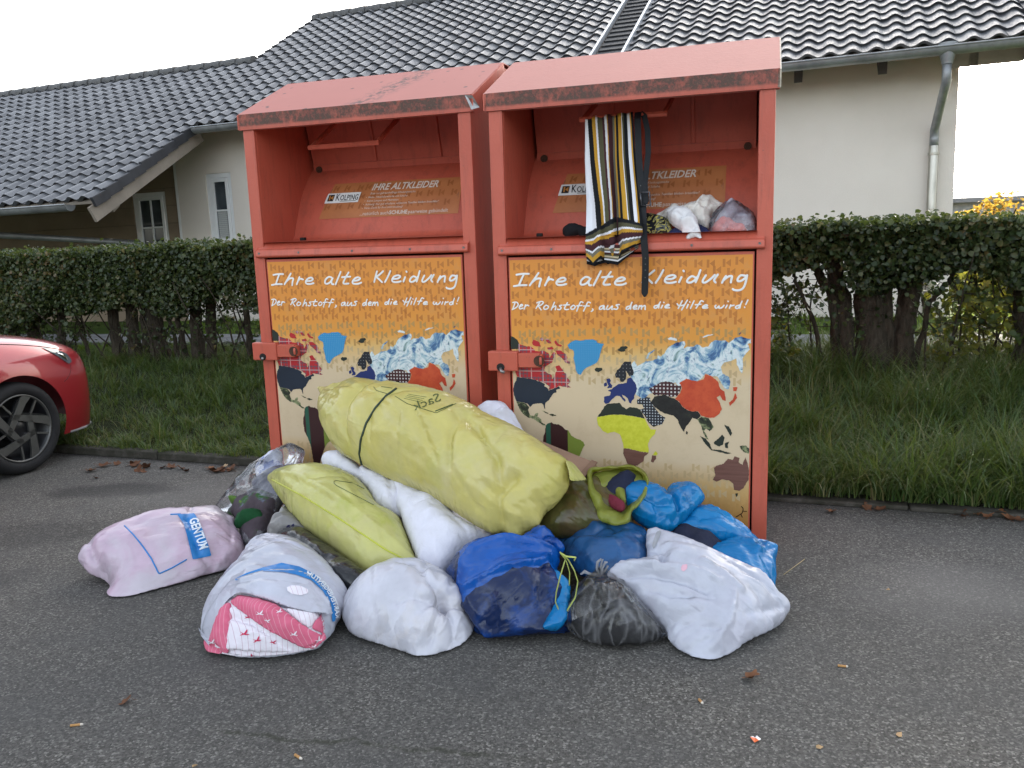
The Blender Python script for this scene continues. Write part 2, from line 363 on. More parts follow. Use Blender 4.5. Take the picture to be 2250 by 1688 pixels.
# under-roof boarding, closing the slopes from below, and the rear slope
M_under = simple('roof_underside', (.3, .26, .22), .8, .2, .15, 4)
mb = MB()
for (u0, u1, v0, v1) in ((-1.03, 10.22, .02, 5.52), (10.23, 22.0, -2.40, 3.04), (10.23, 10.95, 0.02, 5.52)):
    if v1 > 4 and u0 > 10: pass
    mb.hexa([rf(u1, v0, -.05), rf(u0, v0, -.05), rf(u0, v1, -.05), rf(u1, v1, -.05), rf(u1, v0, -.015), rf(u0, v0, -.015), rf(u0, v1, -.015), rf(u1, v1, -.015)])
ub = hb(mb, 'roof_boarding', M_under)
mb = MB()
def rear(u0, u1, v1):
    a, b_ = rf(u0, v1, -.01), rf(u1, v1, -.01); dn = N_DIR*math.cos(A_ROOF)-np.array([0, 0, math.sin(A_ROOF)])
    c_, d_ = b_+dn*v1*1.0, a+dn*v1*1.0; mb.hexa([a-[0, 0, .06], b_-[0, 0, .06], c_-[0, 0, .06], d_-[0, 0, .06], a, b_, c_, d_])
rear(-1.05, 10.95, 5.56); rear(10.95, 22.0, 3.06)
hb(mb, 'rear_roof', M_tile)
# ridge caps
def ridge(u0, u1, v1):
    mb = MB(); u = u0
    while u < u1-.05:
        L = min(.36, u1-u); m0 = rf(u-.02, v1, .0); m1 = rf(u+L, v1, .0); up = np.array([0, 0, 1.0]); rs = []
        for (q, sc) in ((m0, 1.12), (m1, .95)):
            rs.append([q + N_DIR*math.cos(a)*.12*sc + up*(math.sin(a)*.10*sc+.015) for a in np.linspace(-.35, math.pi+.35, 11)])
        mb.add(rs[0]+rs[1], [(k, k+1, 12+k, 11+k) for k in range(10)]+[tuple(range(11)), tuple(range(11, 22))]); u += L
    return hb(mb, 'ridge_cap', M_ridge, auto=50)
ridge(-1.05, 10.98, 5.56); ridge(10.95, 22.0, 3.06)
# lane in the roof: recessed dark channel between two pale metal edges
M_dark = simple('dark_felt', (.02, .021, .024), .6, .4, .3, 12)
mb = MB()
for k in range(28): mb.hexa([rf(3.66, k*.2, -.02), rf(4.02, k*.2, -.02), rf(4.02, k*.2+.19, -.02), rf(3.66, k*.2+.19, -.02), rf(3.66, k*.2, .03), rf(4.02, k*.2, .03), rf(4.02, k*.2+.19, .01), rf(3.66, k*.2+.19, .01)])
hb(mb, 'roof_lane', M_dark)
mb = MB()
for u in (3.60, 4.05): mb.hexa([rf(u, -.02, 0), rf(u+.035, -.02, 0), rf(u+.035, 5.5, 0), rf(u, 5.5, 0), rf(u, -.02, .075), rf(u+.035, -.02, .075), rf(u+.035, 5.5, .075), rf(u, 5.5, .075)])
hb(mb, 'lane_flashing', simple('pale_metal', (.6, .62, .65), .35, .5, .1, 5, metal=.5))
# verge tiles along the porch roof's free right edge and main right edge; barge boards
def vergetiles(u, v0, v1, sg):
    mb = MB(); v = v0
    while v < v1-.02:
        vb = min(v+TL+.02, v1+.02)
        mb.hexa([rf(u, v, -.085), rf(u+sg*.05, v, -.085), rf(u+sg*.05, vb, -.105), rf(u, vb, -.105), rf(u, v, .055), rf(u+sg*.05, v, .055), rf(u+sg*.05, vb, .028), rf(u, vb, .028)]); v += TL
    return hb(mb, 'verge_tile', simple('verge_dark', (.035, .036, .042), .5, .45, .3, 6), bevel=.006)
vergetiles(10.165, -.02-9*TL, -.05, 1); vergetiles(-1.10, -.02, 5.5, 1); vergetiles(10.95, 3.02, 5.5, 1)
def barge(u, v0, v1):
    mb = MB(); mb.hexa([rf(u, v0, -.27), rf(u+.045, v0, -.27), rf(u+.045, v1, -.27), rf(u, v1, -.27), rf(u, v0, -.06), rf(u+.045, v0, -.06), rf(u+.045, v1, -.06), rf(u, v1, -.06)])
    return hb(mb, 'barge_board', M_eavew)
barge(10.225, -2.5, .1); barge(-1.04, 0, 5.5)
# gutters
def gutter(u0, u1, v):
    mb = MB(); c0 = rf(u0, v) + np.array([0, 0, -.02]) - N_DIR*.06; c1 = rf(u1, v) + np.array([0, 0, -.02]) - N_DIR*.06; R_ = .085
    A = np.linspace(math.pi, 2*math.pi, 13); up = np.array([0, 0, 1.0]); n = len(A)
    for (c_) in (c0, c1):
        pass
    o_ = [N_DIR*math.cos(a)*R_+up*math.sin(a)*R_ for a in A]; i_ = [N_DIR*math.cos(a)*(R_-.006)+up*math.sin(a)*(R_-.006) for a in A]
    V_ = [c0+q for q in o_]+[c1+q for q in o_]+[c0+q for q in i_]+[c1+q for q in i_]
    F_ = [(k, k+1, n+k+1, n+k) for k in range(n-1)]+[(2*n+k+1, 2*n+k, 3*n+k, 3*n+k+1) for k in range(n-1)]
    F_ += [(0, n, 3*n, 2*n), (n-1, 2*n-1, 4*n-1, 3*n-1)] + [tuple(range(n)), tuple(range(n, 2*n))]
    mb.add(V_, F_)
    mb.tube([c0-N_DIR*(R_+.004), c1-N_DIR*(R_+.004)], .011, 8)
    u = u0+.3                                             # joint brackets
    while u < u1:
        cc = c0 + (c1-c0)*((u-u0)/(u1-u0)); dl = E_DIR*.02
        mb.add([cc-dl+q*1.07 for q in o_]+[cc+dl+q*1.07 for q in o_], [(k, k+1, n+k+1, n+k) for k in range(n-1)]); u += 1.35
    return hb(mb, 'gutter', M_zinc, auto=40)
gutter(-1.05, 10.12, -.03); gutter(10.5, 22.0, -2.46)
# rafter tails under the eaves
M_raft = simple('rafter_dark', (.07, .06, .055), .8, .2, .2, 6)
for k in range(11):
    u = -.55+k*.93; mb = MB()
    o_ = rf(u, .12, -.05); q = [rf(u, .10, -.29), rf(u+.095, .10, -.29), rf(u+.095, .86, -.29), rf(u, .86, -.29), rf(u, .10, -.05), rf(u+.09, .10, -.05), rf(u+.09, .86, -.05), rf(u, .86, -.05)]
    mb.hexa(q); hb(mb, 'rafter_tail', M_raft)
mb = MB(); q = [rf(10.36, -2.05, -.36), rf(10.48, -2.05, -.36), rf(10.48, -1.9, -.34), rf(10.36, -1.9, -.34), rf(10.36, -2.05, -.1), rf(10.48, -2.05, -.1), rf(10.48, -1.9, -.1), rf(10.36, -1.9, -.1)]
mb.hexa(q); hb(mb, 'purlin_end', M_eavew)
# soffit boards at the main eave
mb = MB(); mb.hexa([rf(-1.0, .10, -.30)+np.array([0, 0, .0]), rf(-.2, .10, -.30), rf(-.2, .16, -.30), rf(-1.0, .16, -.30), rf(-1.0, .10, -.06), rf(-.2, .10, -.06), rf(-.2, .16, -.06), rf(-1.0, .16, -.06)])
hb(mb, 'eaves_beam', M_eavew)
# walls
UC = ((onp(2101, 300, wl(0), N_DIR)-G0)@E_DIR)
UB = ((onp(394, 480, wl(0), N_DIR)-G0)@E_DIR)
ztop = lambda u, d: (G0+UPS*((WALL_D+d)/math.cos(A_ROOF)))[2]-.07
gz = .36
depth_h = 8.8
def wallseg(u0, u1, z0, z1, d0=0, d1=.3):
    return [wl(u1, d0, z0), wl(u0, d0, z0), wl(u0, d1, z0), wl(u1, d1, z0), wl(u1, d0, z1), wl(u0, d0, z1), wl(u0, d1, z1), wl(u1, d1, z1)]
# window rectangles (u,z) found on the wall plane
def wuz(x, y, d=0): 
    q = onp(x, y, wl(0, d), N_DIR); return (q-G0)@E_DIR, q[2]
w2a = wuz(450, 383); w2b = wuz(520, 535); w1a = wuz(289, 426, .05); w1b = wuz(374, 538, .05)
W2 = (w2b[0], w2a[0], w2b[1]-.05, w2a[1]); W1 = (w1b[0], w1a[0], w1b[1]-.75, w1a[1])
mb = MB(); zt = ztop(0, 0)
def wall_with_hole(mb, u0, u1, z0, z1, hole, d0=0, d1=.3):
    hu0, hu1, hz0, hz1 = hole
    mb.hexa(wallseg(u0, hu0, z0, z1, d0, d1)); mb.hexa(wallseg(hu1, u1, z0, z1, d0, d1))
    mb.hexa(wallseg(hu0, hu1, z0, hz0, d0, d1)); mb.hexa(wallseg(hu0, hu1, hz1, z1, d0, d1))
wall_with_hole(mb, UC, UB, gz, zt, W2)
wo_ = hb(mb, 'wall', M_wall)
# gable end on the right: pentagon
mb = MB(); pts = []
for (d, z) in ((.3, gz), (depth_h, gz), (depth_h, ztop(0, 0)), (4.2, ztop(0, 4.2)-.0), (.3, ztop(0, .3))):
    pts.append((d, z))
V_ = [wl(UC, d, z) for d, z in pts]+[wl(UC+.3, d, z) for d, z in pts]
mb.add(V_, [(0, 1, 2, 3, 4), (9, 8, 7, 6, 5)]+[(i, (i+1) % 5, 5+(i+1) % 5, 5+i) for i in range(5)])
hb(mb, 'gable_wall', M_wall)
mb = MB(); mb.hexa(wallseg(UC, 22, gz, 3.3, depth_h, depth_h+.3)); mb.hexa(wallseg(21.7, 22, gz, 3.3, .35, depth_h)); hb(mb, 'rear_wall', M_wall)
mb = MB(); wall_with_hole(mb, UB, 21.7, gz, ztop(0, .05)-.02, W1, .05, .33); bw = hb(mb, 'board_wall', M_board)
mb = MB(); mb.hexa([wl(UB+.02, -.0, gz), wl(UB-.03, -.0, gz), wl(UB-.03, .06, gz), wl(UB+.02, .06, gz), wl(UB+.02, -.004, zt), wl(UB-.03, -.004, zt), wl(UB-.03, .06, zt), wl(UB+.02, .06, zt)]); hb(mb, 'corner_trim', M_white)
# windows
def window(W, d, nu, nz, blind=None, fw=.07):
    u0, u1, z0, z1 = W
    def bx(mb, a, b_, c_, e, d0, d1): mb.hexa(wallseg(a, b_, c_, e, d+d0, d+d1))
    fr = MB(); bx(fr, u0, u0+fw, z0, z1, .02, .10); bx(fr, u1-fw, u1, z0, z1, .02, .10); bx(fr, u0+fw, u1-fw, z0, z0+fw, .02, .10); bx(fr, u0+fw, u1-fw, z1-fw, z1, .02, .10)
    s = fw*.8; a0, a1, c0, c1 = u0+fw+.004, u1-fw-.004, z0+fw+.004, z1-fw-.004
    bx(fr, a0, a0+s, c0, c1, .012, .08); bx(fr, a1-s, a1, c0, c1, .012, .08); bx(fr, a0+s, a1-s, c0, c0+s, .012, .08); bx(fr, a0+s, a1-s, c1-s, c1, .012, .08)
    for k in range(1, nu): x = a0+s+(a1-a0-2*s)*k/nu; bx(fr, x-.014, x+.014, c0+s, c1-s, .022, .065)
    for k in range(1, nz): z = c0+s+(c1-c0-2*s)*k/nz; bx(fr, a0+s, a1-s, z-.014, z+.014, .024, .067)
    w = hb(fr, 'window', M_white, bevel=.004)
    gl = MB(); bx(gl, a0+s-.004, a1-s+.004, c0+s-.004, c1-s+.004, .045, .053); g_ = gl.build('pane', M_glass); g_.parent = w; g_.matrix_parent_inverse = (Matrix.Translation(house.location)).inverted() if False else w.matrix_parent_inverse.copy() @ Matrix.Identity(4)
    g_.matrix_parent_inverse = Matrix.Identity(4)
    if blind:
        bl = MB(); z = c0+s
        while z < c0+s+(c1-c0-2*s)*blind: bx(bl, a0+s+.03, a1-s-.02, z, z+.028, .037, .0445); z += .031
        q = bl.build('blind', M_blind); q.parent = w; q.matrix_parent_inverse = Matrix.Identity(4)
    return w
win1 = window(W1, .05, 2, 3); win1['label'] = 'white six-pane window in the brown boarded porch wall'
win2 = window(W2, 0, 1, 2, .48, .075); win2['label'] = 'narrow white window with half-lowered blind in the cream wall'
# downpipe with offset bend and funnel head, right
dpx = lambda x, y, d: onp(x, y, wl(0, d), N_DIR)
dp = MB(); top = rf(UC+.42, -.05)+np.array([0, 0, -.1])-N_DIR*.05; dpu = (dpx(2053, 300, -.1)-G0)@E_DIR
p_up = G0+E_DIR*((dpx(2078, 130, -.6)-G0)@E_DIR)
p_up = np.array([p_up[0], p_up[1], 0])-N_DIR*.06
path = [p_up+[0, 0, 3.27], p_up+[0, 0, 3.14], p_up+[0, 0, 3.06]]
w0 = wl(dpu, -.09, 0)
end = [np.array([w0[0], w0[1], z]) for z in (2.62, 2.52, 2.42)]
b0, b1 = path[-1], end[0]
mid_ = [b0*(1-t)+b1*t for t in (.12, .3, .5, .7, .88)]
dp.tube(path+mid_+end, .05, 14)
dpo = hb(dp, 'downpipe', M_zinc, smooth=True)
fn = MB(); fn.tube([p_up+[0, 0, 3.47], p_up+[0, 0, 3.40], p_up+[0, 0, 3.28], p_up+[0, 0, 3.25]], [.10, .10, .062, .058], 14); f_ = fn.build('funnel', M_zinc, auto=40); f_.parent = dpo; 
lp = MB(); lp.tube([np.array([w0[0], w0[1], z]) for z in (2.44, 2.43, .4)], [.052, .054, .054], 14); lp.tube([np.array([w0[0], w0[1], z]) for z in (2.36, 2.33)], .064, 14)
b = NB('steel_pipe'); M_steel = b.done(b.pbr(b.ramp(b.noise(b.mapping(b.obj(), scale=(1, 1, .3)), 12, 4, .6), [(.3, (.30, .285, .25)), (.7, (.46, .44, .39))]), .3, .5, .9)); l_ = lp.build('lower_pipe', M_steel, auto=40); l_.parent = dpo
# sloping downpipe of the porch roof at far left
q0 = rf(13.2, -2.47)+np.array([0, 0, -.12])-N_DIR*.06; q1 = wl(12.1, -.1, 1.75)
dp2 = MB(); dp2.tube([q0, q0-[0, 0, .1], q0*.75+q1*.25-[0, 0, .1], q1, q1-[0, 0, .2], [q1[0], q1[1], .4]], .05, 12); hb(dp2, 'downpipe', M_zinc, smooth=True)
# the shed roof seen under the house's right eave, far off
mb = MB(); c0 = np.array([16.5, 30.0, .4]); 
nb = empty('shed', c0, 'low grey shed roof far beyond the hedge', 'shed')
mb.box(-3, 5.5, 0, 4, 0, 2.0); s1 = mb.build('wall', simple('shed_wall', (.3, .3, .3), .8, .2), nb)
mb = MB(); mb.add([(-3.3, -.4, 1.95), (5.8, -.4, 1.95), (5.8, 4.4, 2.35), (-3.3, 4.4, 2.35), (-3.3, -.4, 2.1), (5.8, -.4, 2.1), (5.8, 4.4, 2.5), (-3.3, 4.4, 2.5)], [(3, 2, 1, 0), (4, 5, 6, 7), (0, 1, 5, 4), (1, 2, 6, 5), (2, 3, 7, 6), (3, 0, 4, 7)]); mb.build('roof', simple('shed_roof', (.2, .2, .21), .7, .3), nb)
# ------------------------------------------------------------------ the two clothing containers
BW, BD = 1.298, .74
def pose(o, cols):
    M = Matrix.Identity(4)
    for i in range(3):
        for j in range(3): M[i][j] = cols[i][j]
        M[i][3] = o[i]
    return M
POSE_L = pose((-1.3969, 4.6135, .0), [[.95169, .30701, .00522], [-.30693, .95165, -.01219], [-.00871, .01, .99991]])
POSE_R = pose((-.0795, 4.0715, -.0015), [[.95517, .29595, .00841], [-.29594, .9552, -.00235], [-.00873, -.00025, .99996]])
POSE_L[2][3] = .0313
PRi = POSE_R.inverted()
def loc_front(u, v, y=0.0):          # a pixel of the photograph on the right container's door plane, container coordinates
    d = PRi.to_3x3() @ Vector(ray(u, v)); c0 = PRi @ Vector(CAM_O); t = (y-c0.y)/d.y; return c0 + d*t
def cA(x, y): return (1100+x*.16276, 560+y*.16276)
def cB(x, y): return (1400+x*.16278, 560+y*.16278)
def cC(x, y): return (1100+x*.16276, 800+y*.16276)
def cD(x, y): return (1400+x*.25316, 800+y*.25316)

def paint(name, dirt=0.0, pale=0.0):
    b = NB(name); P = b.obj(); n1 = b.noise(P, 1.7, 5, .6); n2 = b.noise(b.mapping(P, scale=(9, 9, 1.2)), 2.2, 5, .7); n3 = b.noise(P, 55, 3, .7)
    c = b.ramp(n1, [(.3, (.46-pale*.05, .088+pale*.11, .052+pale*.12)), (.72, (.55-pale*.13, .122+pale*.08, .076+pale*.10))])
    c = b.mix(b.ramp(n2, [(.5, 0), (.78, .5 if not pale else .12)]), c, (.17, .05, .035))
    c = b.mix(b.ramp(n3, [(.67, 0), (.74, .55)]), c, (.12, .06, .045))
    r = .42 if not pale else .62
    if dirt:
        d1 = b.noise(b.mapping(P, scale=(1, 1, .6)), 10, 6, .75); d2 = b.noise(P, 48, 4, .75)
        m = b.math('MULTIPLY', b.ramp(d1, [(.30, 0), (.5, 1)]), b.ramp(d2, [(.3, .45), (.55, 1)]))
        zc = b.math('MULTIPLY', b.math('SUBTRACT', b.sep(P)[2], 2.096), 90.0); zc = b.ramp(zc, [(0, .12), (1, 1)])
        c = b.mix(b.math('MULTIPLY', b.math('MULTIPLY', m, dirt), zc), c, b.ramp(d2, [(.35, (.016, .012, .009)), (.52, (.05, .026, .016)), (.72, (.13, .05, .028))]))
    return b.done(b.pbr(c, r, .42, 0, b.bump(n3, .0015)))
M_bin = paint('red_paint'); M_fascia = paint('weathered_red_paint', 1.0); M_broof = paint('sky_sheen_red_paint', 0, .6)  # roof red is paled in its colour to stand in for sky reflection
b = NB('spotted_sky_sheen_paint'); P = b.obj(); v_ = b.n('ShaderNodeTexVoronoi', i_Vector=P, i_Scale=13.0).outputs['Distance']
msk = b.math('MULTIPLY', b.ramp(v_, [(.10, 1), (.17, 0)]), b.ramp(b.noise(b.mapping(P, loc=(-.35, 0, 0)), 2.2, 3, .6), [(.46, 0), (.56, .85)]))
str_ = b.math('MULTIPLY', b.ramp(b.math('ABSOLUTE', b.math('SUBTRACT', b.math('ADD', b.sep(P)[0], b.math('MULTIPLY', b.sep(P)[1], -.35)), .70)), [(.02, 1), (.11, 0)]), b.ramp(b.noise(P, 26, 5, .75), [(.45, 0), (.6, .9)]))
c = b.ramp(b.noise(P, 1.7, 5, .6), [(.3, (.42, .145, .118)), (.72, (.46, .16, .13))])  # red paled here too for the sky's sheen; spots and streak are grime
c = b.mix(b.math('MAXIMUM', msk, str_), c, (.06, .05, .045)); M_broof_l = b.done(b.pbr(c, .62, .3))
M_black = simple('black_rubber', (.012, .012, .012), .6, .3); M_gap = simple('door_gap', (.02, .008, .006), .8, .2)
M_rustbolt = simple('rusty_bolt', (.07, .035, .022), .8, .3, .4, 60); M_bsteel = simple('bare_steel', (.35, .34, .33), .4, .5, .3, 30, metal=.8)
M_edge = simple('beige_edge', (.52, .46, .36), .55, .4, .35, 18)  # beige tone for one outer roof flange

# ---- printing on the doors
def wiggle(poly, amp, step):
    out = []; n = len(poly)
    for i in range(n):
        a = np.array(poly[i], float); c = np.array(poly[(i+1) % n], float); L = np.linalg.norm(c-a); k = max(1, int(L/step)); nn = np.array([-(c-a)[1], (c-a)[0]])/max(L, 1e-6)
        for j in range(k): out.append(tuple(a + (c-a)*j/k + (nn*rng.uniform(-amp, amp) if j else 0)))
    return out
def poly_tri(poly):
    r = delaunay_2d_cdt([Vector(q) for q in poly], [], [list(range(len(poly)))], 1, 1e-7); return r[0], r[2]
def flatcol(name, col, rough=.45): return simple(name, col, rough, .35, .08, 12)
def objmat(name, fn, rough=.45):
    b = NB(name); c = fn(b, b.obj(), b.sep(b.obj())); return b.done(b.pbr(c, rough, .35))
def grid(b, S, f, w, ax): return b.ramp(b.math('FRACT', b.math('MULTIPLY', S[ax], f)), [(0, 1), (w, 1), (w+.02, 0)], 'LINEAR')
def plaid(b, P, S):
    c = b.mix(b.math('MULTIPLY', b.math('MAXIMUM', grid(b, S, 52, .3, 0), grid(b, S, 52, .3, 2)), b.math('MAXIMUM', grid(b, S, 9, .45, 0), grid(b, S, 9, .35, 2))), (.42, .02, .025), (.16, .06, .08))
    return b.mix(b.math('MULTIPLY', b.math('MAXIMUM', grid(b, S, 17, .07, 0), grid(b, S, 19, .07, 2)), .65), c, (.6, .45, .42))
def check(bg_, fg, f, w):
    def fn(b, P, S):
        a, c_ = grid(b, S, f, w, 0), grid(b, S, f, w, 2); return b.mix(b.math('MULTIPLY', b.math('SUBTRACT', 1, a), b.math('SUBTRACT', 1, c_)), bg_, fg)
    return fn
def floral(b, P, S):
    n = b.noise(P, 11, 4, .6, 1.4); m = b.noise(P, 20, 6, .75, 2.0)
    c = b.ramp(n, [(.30, (.015, .035, .12)), (.40, (.09, .2, .36)), (.47, (.36, .5, .55)), (.54, (.68, .72, .72)), (.62, (.5, .62, .64)), (.70, (.06, .14, .11))])
    return b.mix(b.ramp(m, [(.55, 0), (.66, .75)]), c, (.05, .1, .24))
def camo(b, P, S): return b.ramp(b.noise(P, 22, 4, .6), [(.4, (.012, .016, .01)), (.5, (.05, .06, .03)), (.58, (.3, .33, .16)), (.64, (.015, .02, .012))])
def stripes(b, P, S): return b.ramp(S[0], [(0, (.045, .012, .012)), (.242, (.045, .012, .012)), (.243, (.02, .09, .055)), (.268, (.02, .09, .055)), (.269, (.04, .012, .012)), (.352, (.04, .012, .012)), (.353, (.18, .23, .035)), (.473, (.18, .23, .035)), (.474, (.012, .04, .035))], 'CONSTANT')
def wood(b, P, S): return b.ramp(b.noise(b.mapping(P, scale=(2, 1, 30)), 3, 4, .6), [(.35, (.13, .055, .04)), (.7, (.18, .085, .065))])
def yarn(b, P, S): return b.ramp(b.noise(P, 40, 4, .7), [(.35, (.50, .50, .025)), (.7, (.62, .62, .06))])
def redorange(b, P, S): return b.ramp(b.noise(P, 9, 6, .7), [(.4, (.45, .05, .02)), (.55, (.55, .085, .03))])
def night(b, P, S): return b.ramp(b.noise(P, 30, 5, .7), [(.4, (.012, .01, .01)), (.6, (.02, .02, .018)), (.7, (.04, .04, .02))])
MAPM = dict(navy=flatcol('map_navy', (.012, .02, .035)), blue=flatcol('map_blue', (.015, .028, .13)), dark=flatcol('map_dark', (.018, .025, .018)), plaid=objmat('map_plaid', plaid),
    ging=objmat('map_gingham', check((.03, .24, .48), (.38, .6, .74), 90, .78)), floral=objmat('map_floral', floral), camo=objmat('map_camo', camo), stripes=objmat('map_stripes', stripes),
    wood=objmat('map_wood', wood), yarn=objmat('map_yarn', yarn), red=objmat('map_red', redorange), night=objmat('map_night', night),
    ck1=objmat('map_check_dark', check((.05, .012, .015), (.55, .52, .5), 58, .52)), ck2=objmat('map_check_black', check((.012, .014, .02), (.42, .44, .47), 75, .55)), white=flatcol('map_white', (.66, .68, .66)),
    knit=objmat('map_knit', check((.014, .016, .022), (.3, .3, .32), 60, .8)))
up = 1474.6
